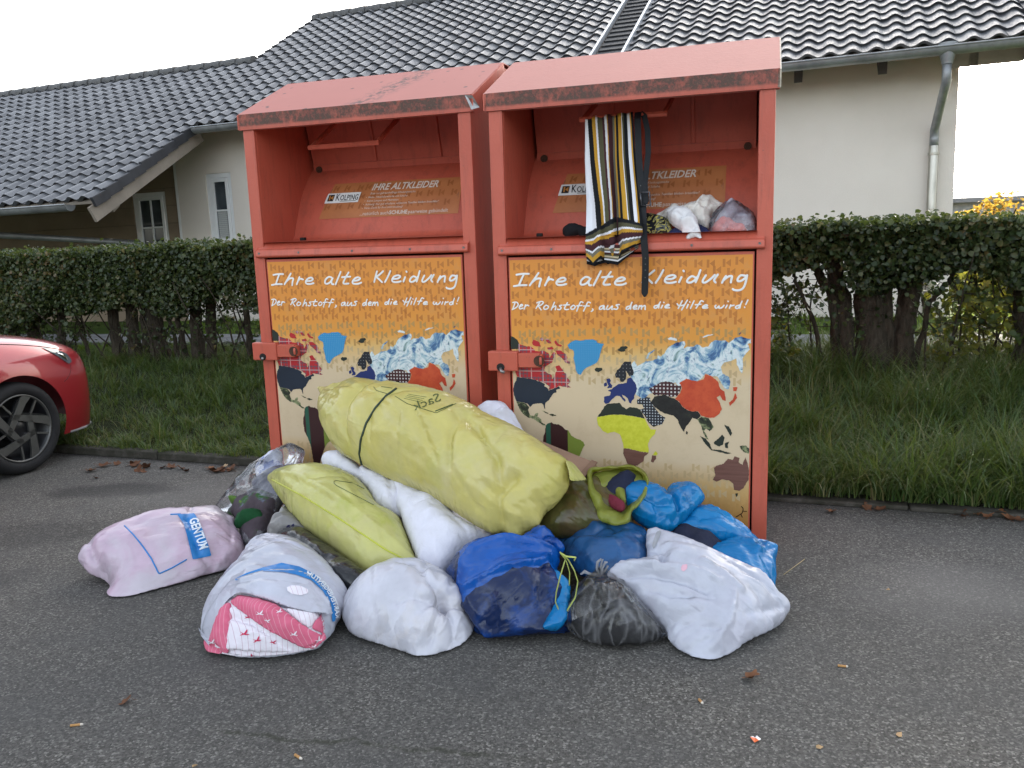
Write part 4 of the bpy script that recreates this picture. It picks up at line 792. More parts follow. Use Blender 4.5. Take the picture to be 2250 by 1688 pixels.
    mb.build('name_lettering', [flatcol('plate_black', (.015, .013, .013)), flatcol('plate_mark', (.45, .2, .05))], drum)
    return root
b = NB('notice_print'); c = b.ramp(b.noise(b.obj(), 6, 4, .6), [(.35, (.40, .14, .05)), (.65, (.48, .18, .065))]); c = b.mix(b.ramp(b.noise(b.mapping(b.obj(), scale=(1, .4, .4)), 18, 3, .7), [(.66, 0), (.69, .6)]), c, (.2, .09, .06)); M_notice = b.done(b.pbr(c, .4, .4))
bin_r = make_bin(POSE_R, 'red clothing bin with striped trousers hanging from its chute handle', (.41, .80), True, None)
bin_l = make_bin(POSE_L, 'red clothing bin with an empty chute and big yellow sack leaning on its door', (.285, .685), False, None)
# ------------------------------------------------------------------ hedges, shrubs
HS = 2.3
M_bark = None
b = NB('hedge_bark'); c = b.ramp(b.noise(b.mapping(b.obj(), scale=(14, 14, 2.5)), 3, 6, .75), [(.35, (.03, .026, .019)), (.6, (.085, .07, .052)), (.78, (.17, .145, .11))])
M_bark = b.done(b.pbr(c, .9, .15, 0, b.bump(b.noise(b.mapping(b.obj(), scale=(22, 22, 3)), 3, 5, .7), .03)))
M_leafh = leafmat('hedge_leaf', [(.012, .022, .009), (.024, .042, .014), (.038, .062, .020), (.058, .082, .028), (.10, .115, .045), (.17, .10, .045)], .35, .42, .45, (.2, .25, .03))
M_leafy = leafmat('shrub_leaf', [(.022, .045, .012), (.045, .078, .018), (.08, .11, .022), (.14, .14, .028), (.26, .17, .03)], .4, .45, .4, (.45, .42, .03))
M_leafo = leafmat('autumn_leaf', [(.25, .09, .02), (.38, .16, .03), (.45, .24, .06), (.3, .2, .06)], .5)
def leaves(name, C, Nrm, size, mat, parent=None, lobed=True):
    """one leaf at each centre C facing Nrm: a six-cornered blade folded along its midrib"""
    n = len(C); Nrm = Nrm/np.linalg.norm(Nrm, axis=1)[:, None]
    a = nrs.normal(size=(n, 3)); a[:, 2] -= .35; T = a - Nrm*np.sum(a*Nrm, 1)[:, None]; T /= np.linalg.norm(T, axis=1)[:, None]; B = np.cross(Nrm, T)
    s = size*nrs.uniform(.4, 1.4, n)[:, None]; f = nrs.uniform(.05, .3, n)[:, None]
    bx = np.array([-.5, -.12, .28, .62]); wd = [0, .50, .40, 0]
    V = np.zeros((n, 8, 3))
    V[:, 0] = C - T*s*.5; V[:, 1] = C - T*s*.02; V[:, 2] = C + T*s*.6
    V[:, 3] = C - T*s*.22 + B*s*.46 + Nrm*s*f; V[:, 4] = C + T*s*.22 + B*s*.40 + Nrm*s*f*.8
    V[:, 5] = C - T*s*.22 - B*s*.46 + Nrm*s*f; V[:, 6] = C + T*s*.22 - B*s*.40 + Nrm*s*f*.8; V[:, 7] = C + T*s*.3
    i = np.arange(n)[:, None]*8
    F = np.concatenate([np.concatenate([i+0, i+1, i+4, i+3], 1), np.concatenate([i+1, i+2, i+2, i+4], 1)[:, :4]], 0)
    Fq = np.stack([np.concatenate([i+0, i+1, i+4, i+3], 1), np.concatenate([i+1, i+7, i+2, i+4], 1), np.concatenate([i+0, i+5, i+6, i+1], 1), np.concatenate([i+1, i+6, i+2, i+7], 1)], 1).reshape(-1, 4)
    return np_mesh(name, V.reshape(-1, 3), Fq, mat, parent)
def hedge_pts(count, t0, t1, s0, s1, zlow, ztop, core=.13):
    """points in a clipped hedge: dense at the faces, thin inside; zlow(t) is the ragged lower edge"""
    out = []; nor = []
    t = nrs.uniform(t0, t1, count); r = nrs.uniform(0, 1, count)
    zl = np.array([zlow(x) for x in t]); zt = np.array([ztop(x) for x in t])
    s = nrs.uniform(s0, s1, count); z = zl + (zt-zl)*nrs.uniform(0, 1, count)
    dep = np.abs(nrs.normal(0, core, count)); N3 = nrs.normal(0, .95, (count, 3))
    top = r < .34; fr = (r >= .34) & (r < .72); bk = (r >= .72) & (r < .86)
    z[top] = zt[top] - dep[top]*.8 + .03*nrs.normal(size=top.sum()); N3[top, 2] += 1
    s[fr] = s0 + dep[fr] + .03*nrs.normal(size=fr.sum()); N3[fr] += -N_DIR
    s[bk] = s1 - dep[bk]; N3[bk] += N_DIR
    N3[:, 2] += .25
    bulge = np.array([noise.noise(Vector((a*1.5, c*2.5, 5))) for a, c in zip(t, z)])*.10
    s = np.where(s < (s0+s1)/2, s+bulge-.06*sstep(.5, 0, (z-zl)/(zt-zl+.01))*-1, s-bulge)
    keep = np.array([noise.noise(Vector((a*4.5, c*4.5, d*3))) for a, c, d in zip(t, z, s)]) + (z-zl)/(zt-zl+1e-3)*1.3 > nrs.uniform(-.42, .62, count)
    C = K0 + E_DIR*t[:, None] + N_DIR*s[:, None]; C[:, 2] = z
    return C[keep], N3[keep]
def sprigs(count, boxes):
    """loose twigs with leaves below the clipped mass: returns leaf centres, normals and twig lines"""
    C = []; N3 = []; lines = []
    for (t0, t1, s0, s1, z0, z1, k) in boxes:
        for _ in range(k):
            p = kw(rng.uniform(t0, t1), rng.uniform(s0, s1)); p[2] = rng.uniform(z0, z1)
            d = np.array([rng.gauss(0, 1), rng.gauss(0, 1)-.4, rng.gauss(-.1, .55)]); d /= np.linalg.norm(d); L = rng.uniform(.15, .4); pts = [p]
            for q in range(5):
                d = d + np.array([rng.gauss(0, .22) for _ in range(3)]); d /= np.linalg.norm(d); pts.append(pts[-1]+d*L/5)
                for _ in range(rng.randint(1, 3)):
                    C.append(pts[-1]+np.array([rng.gauss(0, .025) for _ in range(3)])); N3.append(np.array([rng.gauss(0, .7), rng.gauss(-.3, .7), rng.gauss(.6, .5)]))
            lines.append(pts)
    return np.array(C), np.array(N3), lines
def trunk(pts_px, r0, r1, parent, s=HS, name='trunk', gnarl=.008):
    base = pts_px[0]; P_ = [onp(x, y, kw(0, s), N_DIR) for x, y in pts_px]
    g = kts(P_[0])[0]; P_[0][2] = float(terr(s))-.06
    pts = []; 
    for i in range(len(P_)-1):
        for q in np.linspace(0, 1, 6, endpoint=False): pts.append(P_[i]*(1-q)+P_[i+1]*q + np.array([rng.gauss(0, gnarl) for _ in range(3)]))
    pts.append(P_[-1]); n = len(pts)
    rs = [(r0+(r1-r0)*i/(n-1))*(1+.55*math.exp(-i/1.6))*(1+rng.uniform(-.05, .05)) for i in range(n)]
    mb = MB(); mb.tube(pts, rs, 11); o = mb.build(name, M_bark, parent, smooth=True); return o
def stems(t0, t1, s0, s1, n):
    out = []
    for _ in range(n):
        p = kw(rng.uniform(t0, t1), rng.uniform(s0, s1)); p[2] = .38; l = [p]; d = np.array([rng.gauss(0, .25), rng.gauss(0, .2), 1.0])
        for q in range(8): d = d+np.array([rng.gauss(0, .13), rng.gauss(0, .1), 0]); l.append(l[-1]+d/np.linalg.norm(d)*.12)
        out.append(l)
    return out
def twig_part(lines, parent, r=.0035, name='twigs'):
    mb = MB()
    for l in lines: mb.tube(l, [r*(1-.6*i/(len(l)-1)) for i in range(len(l))], 4, cap=False)
    return mb.build(name, M_bark, parent, smooth=True)
S_ = 2250/2211.
VV = lambda *q: [(x*S_, y*S_) for x, y in q]
nz1 = lambda t, f, a, o=0: a*noise.noise(Vector((t*f, o, 0)))
# left hedge: from beyond the frame to behind the left bin
hl_ = empty('hedge', (0, 0, 0), 'clipped dark green hedge on many slim bare trunks, between parked car and bins', 'hedge')
zl_l = lambda t: .95 + nz1(t, 1.7, .30) - .28*float(sstep(4.0, 5.2, t)); zt_l = lambda t: 1.575+nz1(t, 2.2, .05, 4)+nz1(t, 9, .03, 2)
C, N3 = hedge_pts(150000, .3, 9.0, 1.95, 2.75, zl_l, zt_l)
C2, N2, ln = sprigs(0, [(.8, 7.0, 1.95, 2.5, .6, 1.15, 230), (4.2, 8, 1.9, 2.5, .5, 1.0, 200)])
leaves('foliage', np.concatenate([C, C2]), np.concatenate([N3, N2]), .034, M_leafh, hl_)
twig_part(ln, hl_); twig_part(stems(.8, 7.5, 2.1, 2.55, 70), hl_, .011, 'thin_stems')
def f5(x, y): return (x*.3315, 600+y*.3315)
for pts, r0, r1 in (([(790,530),(760,330),(720,130)], .062, .05), ([(900,520),(880,330),(850,120)], .07, .055), ([(1075,545),(1030,360),(1010,120)], .10, .075), ([(1250,565),(1195,400),(1165,240),(1120,150)], .032, .022), ([(1325,585),(1305,380),(1290,130)], .068, .06), ([(1405,570),(1400,360),(1400,130)], .05, .05), ([(1170,330),(1120,300),(1090,200)], .022, .014), ([(1660,520),(1640,330),(1620,150)], .035, .03), ([(300,470),(190,330),(165,150)], .075, .06), ([(100,420),(60,250),(40,100)], .06, .05), ([(960,480),(950,300),(955,120)], .03, .03), ([(590,500),(520,330),(480,180)], .02, .015), ([(380,460),(420,330),(400,180)], .05, .04)):
    trunk([f5(*q) for q in pts], r0, r1, hl_, 2.35)
# right hedge
hr_ = empty('hedge', (0, 0, 0), 'clipped dark green hedge on thick clustered stumps, in front of the downpipe', 'hedge')
zl_r = lambda t: 1.08 + nz1(t, 1.9, .24, 7) - .12*float(sstep(-4.6, -5.2, t)); zt_r = lambda t: 1.515+nz1(t, 2.0, .04, 9)+nz1(t, 9, .03, 2)
C, N3 = hedge_pts(100000, -8.2, -2.4, 1.85, 2.7, zl_r, zt_r)
C2, N2, ln = sprigs(0, [(-5.6, -2.6, 1.9, 2.5, .7, 1.2, 210), (-3.4, -2.5, 2.0, 2.5, .6, 1.1, 70)])
leaves('foliage', np.concatenate([C, C2]), np.concatenate([N3, N2]), .034, M_leafh, hr_)
twig_part(ln, hr_); twig_part(stems(-5.8, -2.6, 2.0, 2.5, 34), hr_, .010, 'thin_stems')
def f6(x, y): return (1680+x*.4279, 440+y*.4279)
for pts, r0, r1 in (([(380,900),(365,700),(345,480),(285,380),(250,300)], .042, .032), ([(430,905),(425,650),(375,430),(345,250)], .062, .05), ([(560,940),(555,700),(545,480),(540,240)], .115, .10), ([(640,930),(640,700),(625,480),(620,330)], .055, .03), ([(690,900),(725,640),(760,450),(790,280)], .07, .06), ([(600,930),(640,800),(700,520),(720,330)], .03, .025), ([(760,600),(850,520),(930,430),(980,360)], .022, .014), ([(330,850),(240,600),(170,430),(140,330)], .018, .012), ([(480,900),(490,700),(470,480)], .03, .025), ([(1340,900),(1320,600),(1300,400)], .05, .045)):
    trunk([f6(*q) for q in pts], r0, r1, hr_, 2.15)
# loose shrub with yellowing leaves under the thick-stumped hedge
sh_ = empty('shrub', tuple(kw(-5.0, 2.5, .4)), 'loose shrub with yellowing leaves under the thick-stumped hedge', 'shrub'); 
C2, N2, ln = sprigs(0, [(-5.9, -4.35, 1.9, 2.9, .45, .98, 210)]); off = np.array(sh_.location)
leaves('foliage', C2-off, N2, .05, M_leafy, sh_); twig_part([[p-off for p in l] for l in ln], sh_)
sh2 = empty('shrub', tuple(kw(-2.9, 2.3, .4)), 'small yellowing sapling between the bins and the thick hedge stumps', 'shrub'); off = np.array(sh2.location)
C2, N2, ln = sprigs(0, [(-3.25, -2.3, 2.0, 2.5, .5, 1.0, 55)]); leaves('foliage', C2-off, N2, .048, M_leafy, sh2); twig_part([[p-off for p in l] for l in ln], sh2)
# sunlit and autumn bushes beyond the house corner
def bush(name, label, u, v, y, rx, rz, count, size, mat, z0=.4):
    d = ray(u, v); P = CAM_O + d*(y/d[1]); top = P[2]; r = empty(name, (P[0], P[1], z0), label, 'bush')
    k = nrs.normal(size=(count, 3)); k /= np.linalg.norm(k, axis=1)[:, None]; q = nrs.uniform(.35, 1, count)[:, None]**.5
    h = top-z0; C = k*q*np.array([rx, rx, h*.5]) + np.array([0, 0, h*.52]); 
    C += .18*rx*np.array([[noise.noise(Vector(c*2.2/rx)), noise.noise(Vector(c*2.2/rx+Vector((9, 0, 0)))), noise.noise(Vector(c*2.2/rx+Vector((0, 9, 0))))] for c in map(Vector, C)])*2
    ok = np.array([noise.noise(Vector(c)*2.4/rx) for c in C]) > -.12
    leaves('foliage', C[ok], k[ok]+nrs.normal(0, .6, (ok.sum(), 3)), size, mat, r)
    mb = MB()
    for j in range(6):
        a = j*1.05; e = np.array([math.cos(a)*rx*.6, math.sin(a)*rx*.6, h*.85]); mb.tube([np.zeros(3), e*.4+[0, 0, h*.1], e], [.03, .02, .008], 6)
    mb.build('stem', M_bark, r, smooth=True); return r
bush('bush', 'orange autumn bush standing on the skyline above the hedge top', 2185, 432, 17, .75, 1, 2600, .075, M_leafo)
bush('bush', 'yellow-green bush in sunlight beyond the gravel, seen underneath the hedge', 2180, 590, 12.5, .9, 1, 4200, .07, M_leafy)
bush('bush', 'low yellow-green bush beyond the path, cut off by the picture edge', 2262, 575, 13.5, .9, 1, 3600, .07, M_leafy)
# ------------------------------------------------------------------ parked car, front over the verge
CAR_M = Matrix(((N_DIR[0], -N_DIR[1], 0, 0), (N_DIR[1], N_DIR[0], 0, 0), (0, 0, 1, 0), (0, 0, 0, 1)))   # +x forward, +y to the car's left
cw = onz(76, 1041); CAR_M.translation = Vector((cw[0]-N_DIR[1]*.02, cw[1], 0))
car = empty('parked_car', mat=CAR_M, label='red hatchback parked nose-in over the verge, five-spoke wheel showing', cat='car')
b = NB('car_paint'); M_car = b.done(b.pbr((.30, .012, .022), .28, .5, .25, None, Coat_Weight=1.0, Coat_Roughness=.04))
M_tyre = simple('tyre_rubber', (.016, .016, .017), .8, .3, .2, 20); M_cblack = simple('black_plastic', (.012, .012, .013), .5, .4, .1, 10)
M_rim = simple('machined_alloy', (.12, .12, .116), .42, .5, .1, 20, metal=.7); M_rimd = simple('gloss_black_alloy', (.010, .010, .012), .3, .5, .1, 8)
M_chrome = simple('chrome', (.75, .76, .78), .12, .5, .02, 4, metal=1); M_lens = simple('headlight_glass', (.10, .11, .12), .06, .7, .2, 6)
HW = .90                        # half width
#            x     sill(y,z)     low(y,z)      mid(y,z)      shoulder      edge          inner         centre z
ST = [(-3.30, (.22, .30), (.10, .42), (.07, .70), (.10, .92), (.22, 1.02), (.45, 1.05), 1.06),
 (-3.05, (.08, .22), (.02, .38), (.0, .66), (.03, .90), (.14, 1.12), (.40, 1.34), 1.38), (-2.5, (.06, .20), (.01, .36), (.0, .64), (.03, .88), (.16, 1.20), (.38, 1.42), 1.46), (-1.8, (.06, .20), (.015, .36), (.01, .62), (.035, .86), (.15, 1.16), (.36, 1.42), 1.47),
 (-1.25, (.06, .20), (.015, .36), (.01, .62), (.035, .85), (.12, 1.02), (.30, 1.30), 1.36), (-.80, (.05, .20), (.01, .36), (.005, .62), (.03, .86), (.09, .98), (.30, 1.05), 1.07), (-.40, (.04, .20), (.005, .37), (.0, .66), (.03, .87), (.09, .965), (.30, 1.02), 1.04),
 (.0, (.03, .20), (.0, .40), (-.005, .68), (.03, .86), (.10, .94), (.30, .99), 1.01), (.35, (.05, .20), (.015, .36), (.012, .64), (.045, .83), (.13, .90), (.34, .945), .965),
 (.60, (.12, .20), (.08, .34), (.07, .60), (.11, .78), (.20, .845), (.40, .885), .90), (.76, (.22, .20), (.19, .33), (.18, .57), (.23, .74), (.33, .79), (.50, .82), .83), (.86, (.42, .21), (.40, .33), (.39, .55), (.43, .69), (.51, .73), (.62, .75), .76), (.90, (.7, .23), (.68, .34), (.68, .52), (.70, .64), (.74, .67), (.79, .68), .685)]
V = []; n = 13
for st in ST:
    row = list(st[1:7]); 
    for (y, z) in row: V.append((st[0], y, z))
    V.append((st[0], HW, st[7]))
    for (y, z) in row[::-1]: V.append((st[0], 2*HW-y, z))
F = []
for i in range(len(ST)-1):
    for j in range(n-1): F.append((i*n+j, i*n+j+1, (i+1)*n+j+1, (i+1)*n+j))
F += [tuple(range(n))[::-1], tuple(range((len(ST)-1)*n, len(ST)*n))]; F = F
me = bpy.data.meshes.new('car_shell'); me.from_pydata([tuple(v) for v in V], [], F); tmp = bpy.data.objects.new('car_shell', me); COL.objects.link(tmp)
sm = tmp.modifiers.new('subdivision', 'SUBSURF'); sm.levels = 3; sm.render_levels = 3
cm = bpy.data.meshes.new('arch_cut'); bm = bmesh.new()
for cx in (0.0, -2.62): bmesh.ops.create_cone(bm, cap_ends=True, segments=56, radius1=.372, radius2=.372, depth=.62, matrix=Matrix.Translation((cx, .06, .325)) @ Matrix.Rotation(math.pi/2, 4, 'X'))
for cx in (0.0, -2.62): bmesh.ops.create_cone(bm, cap_ends=True, segments=56, radius1=.372, radius2=.372, depth=.62, matrix=Matrix.Translation((cx, 2*HW-.06, .325)) @ Matrix.Rotation(math.pi/2, 4, 'X'))
bm.to_mesh(cm); bm.free(); cut = bpy.data.objects.new('arch_cut', cm); COL.objects.link(cut)
bo = tmp.modifiers.new('arches', 'BOOLEAN'); bo.object = cut; bo.solver = 'EXACT'; bo.operation = 'DIFFERENCE'
dg = bpy.context.evaluated_depsgraph_get(); bme = bpy.data.meshes.new_from_object(tmp.evaluated_get(dg)); bpy.data.objects.remove(tmp); bpy.data.objects.remove(cut)
bme.name = 'body'; bme.materials.clear(); bme.materials.append(M_car); bme.materials.append(M_cblack)
for p in bme.polygons:
    c = p.center; ra = min(math.hypot(c.x, c.z-.325), math.hypot(c.x+2.62, c.z-.325))
    if ra < .3735 and .14 < c.y < 2*HW-.14 or c.z < .205: p.material_index = 1
    p.use_smooth = True
bme.set_sharp_from_angle(angle=rad(40))
body = bpy.data.objects.new('body', bme); COL.objects.link(body); body.parent = car
bvc = BVHTree.FromPolygons([v.co.copy() for v in bme.vertices], [tuple(p.vertices) for p in bme.polygons])
CMi = CAR_M.inverted()
def on_car(u, v, off=.0):
    o = CMi @ Vector(CAM_O); d = (CMi.to_3x3() @ Vector(ray(u, v))).normalized(); h = bvc.ray_cast(o, d)
    if h[0] is None: return None
    return h[0] - d*off*1.6
# wheels
def lathe(mb, prof, cx, cz, n=40, mi=0):
    m = len(prof); b0 = len(mb.v)
    for k in range(n):
        a = 2*math.pi*k/n
        for (r, y) in prof: mb.v.append((cx+r*math.cos(a), y, cz+r*math.sin(a)))
    for k in range(n):
        for j in range(m-1): mb.f.append((b0+k*m+j, b0+k*m+j+1, b0+((k+1) % n)*m+j+1, b0+((k+1) % n)*m+j)); mb.mi.append(mi)
def wheel(cx, flip=False):
    cz = .325; fy = (lambda y: y) if not flip else (lambda y: 2*HW-y)
    mb = MB(); lathe(mb, [(r, fy(y)) for r, y in ((.235, .055), (.245, .03), (.27, .018), (.30, .022), (.318, .045), (.325, .07), (.325, .19), (.315, .225), (.27, .235), (.235, .22))], cx, cz); w = mb.build('wheel', M_tyre, car, smooth=True)
    mb = MB(); lathe(mb, [(r, fy(y)) for r, y in ((.240, .036), (.236, .030), (.228, .032), (.224, .045))], cx, cz, 48); mb.build('rim', M_rim, w, smooth=True)
    mb = MB(); lathe(mb, [(r, fy(y)) for r, y in ((.238, .05), (.222, .06), (.215, .15), (.10, .16), (.0, .16))], cx, cz, 40); lathe(mb, [(r, fy(y)) for r, y in ((.0, .052), (.075, .052), (.082, .06), (.085, .16))], cx, cz, 24); mb.build('barrel', M_rimd, w, smooth=True)
    for k in range(5):
        a0 = rad(72*k+82 if not flip else 72*k+98); sg = 1 if not flip else -1
        def P2(r, t):      # r along the blade's radial direction, t sideways
            return (cx+math.cos(a0)*r - sg*math.sin(a0)*t, cz+math.sin(a0)*r + sg*math.cos(a0)*t)
        mb = MB()
        for poly, y0, y1, mi in (([(.226, -.075), (.234, -.012), (.215, .012), (-.02, .112), (-.055, .086), (.17, -.030)], .034, .05, 0), ([(.212, .014), (.195, .034), (-.02, .132), (-.02, .114)], .040, .06, 1), ([(.10, .06), (.088, .067), (.168, .158), (.178, .148)], .040, .052, 0)):
            q = [P2(*p) for p in poly]; mb.add([(x, fy(y0), z) for x, z in q]+[(x, fy(y1), z) for x, z in q], [tuple(range(len(q))), tuple(range(len(q), 2*len(q)))[::-1]]+[(i, (i+1) % len(q), len(q)+(i+1) % len(q), len(q)+i) for i in range(len(q))], mi)
        mb.build('spoke', [M_rim, M_rimd], w)
    mb = MB()
    for k in range(5): a = rad(72*k+20); mb.tube([(cx+.06*math.cos(a), fy(.0525), cz+.06*math.sin(a)), (cx+.06*math.cos(a), fy(.047), cz+.06*math.sin(a))], .0065, 8)
    mb.build('wheel_nuts', M_chrome, w, auto=40)
    return w
wheel(0.0); wheel(-2.62); wheel(0.0, True); wheel(-2.62, True)
# headlight, bonnet shut line, bumper seam, wing crease, splitter edge: shapes lying on the body
def on_body(name, poly, mat, off=.004, parent=None):
    P_ = [on_car(x*.217, 700+y*.217, off) for x, y in wiggle(poly, 0, 16)]
    P_ = [p for p in P_ if p is not None]
    if len(P_) < 3: return None
    c = sum(P_, Vector())/len(P_); mb = MB(); n = len(P_)
    h = [p.lerp(c, .5)+Vector((.002, -.006, .004)) for p in P_]
    mb.add(P_+h+[c+Vector((.002, -.008, .005))], [(i, (i+1) % n, n+(i+1) % n, n+i) for i in range(n)]+[(n+i, n+(i+1) % n, 2*n) for i in range(n)]); return mb.build(name, mat, parent or car, smooth=True)
hlt = on_body('headlight', [(420,290),(500,300),(560,318),(620,330),(680,360),(720,410),(725,440),(700,460),(655,430),(590,385),(535,352),(480,322)], M_lens, .006)
on_body('reflector', [(580,345),(640,358),(680,395),(690,420),(650,400),(610,370)], M_chrome, .014, hlt)
def seam(name, pts, r, mat):
    P_ = [on_car(x*.217, 700+y*.217, .0005) for x, y in pts]; P_ = [p for p in P_ if p is not None]
    if len(P_) > 1: mb = MB(); mb.tube(P_, r, 6); mb.build(name, mat, car, smooth=True)
seam('bonnet_gap', [(0,262),(100,264),(200,268),(300,275),(400,283),(470,292),(560,305),(630,318)], .0035, M_cblack)
seam('bumper_seam', [(715,470),(718,520),(705,570),(680,610),(650,640)], .0018, M_cblack)
mb = MB(); mb.tube([(.42, .075, .205), (.60, .125, .20), (.76, .245, .20), (.86, .46, .21)], .010, 6); mb.build('splitter', simple('pale_trim', (.2, .19, .19), .5), car, smooth=True)
# glass
M_cglass = simple('car_glass', (.012, .014, .016), .05, .7, .1, 5)
mb = MB(); mb.add([(-.86, .33, 1.04), (-1.30, .38, 1.35), (-1.30, 1.42, 1.35), (-.86, 1.47, 1.04), (-.84, .9, 1.075), (-1.28, .9, 1.40)], [(0, 4, 5, 1), (4, 3, 2, 5)]); mb.xf(lambda p: (p[0]+.03, p[1], p[2]+.03)); mb.build('windscreen', M_cglass, car, smooth=True)
mb = MB(); mb.add([(-1.15, .085, .98), (-1.55, .17, 1.28), (-2.6, .19, 1.33), (-2.9, .12, 1.05)], [(0, 1, 2, 3)]); mb.build('side_window', M_cglass, car)
# ------------------------------------------------------------------ the pile of bags
GROW = 1.15
CROP = dict(q1=(150, 960, .3255), q2=(560, 820, .33454), q3=(700, 1150, .27125), q4=(1150, 980, .31348), q5=(1380, 1050, .16878), q6=(460, 960, .14469), q7=(1180, 1000, .13562), V=(0, 0, S_), z2=(1050, 60, .32543), q8=(1220, 420, .21700), q9=(580, 1080, .12658))
def px(c, pts): x0, y0, s = CROP[c]; return [(x0+x*s, y0+y*s) for x, y in pts]
def at(c, x, y, Y): (q,) = px(c, [(x, y)]); d = ray(*q); return CAM_O + d*(Y/d[1])
def smooth_loop(pts, k=4, corners=()):
    p = np.array(pts, float); n = len(p); out = []
    for i in range(n):
        p0, p1, p2, p3 = p[i-1], p[i], p[(i+1) % n], p[(i+2) % n]
        for t in np.linspace(0, 1, k, endpoint=False): out.append(.5*((2*p1)+(-p0+p2)*t+(2*p0-5*p1+4*p2-p3)*t*t+(-p0+3*p1-3*p2+p3)*t**3))
    return np.array(out)
def resample(loop, step):
    p = np.vstack([loop, loop[:1]]); L = np.r_[0, np.cumsum(np.linalg.norm(np.diff(p, axis=0), axis=1))]; n = max(8, int(L[-1]/step)); s = np.linspace(0, L[-1], n, endpoint=False)
    return np.stack([np.interp(s, L, p[:, i]) for i in range(p.shape[1])], 1)
def inpoly(P, poly):
    x, y = P[:, 0], P[:, 1]; c = np.zeros(len(P), bool); n = len(poly); j = n-1
    for i in range(n):
        xi, yi = poly[i]; xj, yj = poly[j]
        with np.errstate(divide='ignore', invalid='ignore'): c ^= ((yi > y) != (yj > y)) & (x < (xj-xi)*(y-yi)/(yj-yi+1e-12)+xi)
        j = i
    return c
def seg_dist(P, poly, closed=True):
    d = np.full(len(P), 1e9); n = len(poly)
    for i in range(n if closed else n-1):
        a, b_ = np.array(poly[i]), np.array(poly[(i+1) % n]); ab = b_-a; t = np.clip(((P-a)@ab)/max(ab@ab, 1e-12), 0, 1); d = np.minimum(d, np.linalg.norm(P-a-t[:, None]*ab, axis=1))
    return d
def nbr_mean(X, E, deg, n):
    out = np.stack([np.bincount(E[:, 0], X[E[:, 1], k], n)+np.bincount(E[:, 1], X[E[:, 0], k], n) for k in range(X.shape[1])], 1); return out/deg[:, None]
def crumple(X0, E, grow, iters=70, kf=.02, kb=.25, seed=1, amp=.004, N=None, freq=30):
    """let the sheet be longer than the shape it wraps: edges want to grow, bending and the filling resist, so it buckles into wrinkles"""
    n = len(X0); deg = np.maximum(np.bincount(E.ravel(), minlength=n), 1).astype(float); L0 = np.linalg.norm(X0[E[:, 0]]-X0[E[:, 1]], axis=1)*(1+grow)
    nz = np.array([noise.noise(Vector(p)*freq+Vector((seed*7.1, 0, 0)))+.6*noise.noise(Vector(p)*freq*.45+Vector((0, seed*3.3, 0))) for p in X0])
    X = X0 + N*(nz*amp)[:, None]; B0 = nbr_mean(X0, E, deg, n)-X0
    for it in range(iters):
        d = X[E[:, 1]]-X[E[:, 0]]; L = np.maximum(np.linalg.norm(d, axis=1), 1e-9); c = d*(((L-L0)/L)*.5)[:, None]
        for k in range(3): X[:, k] += 1.1*(np.bincount(E[:, 0], c[:, k], n)-np.bincount(E[:, 1], c[:, k], n))/deg*1.6
        X += kb*((nbr_mean(X, E, deg, n)-X)-B0*.6); X += kf*(X0-X)
    return X
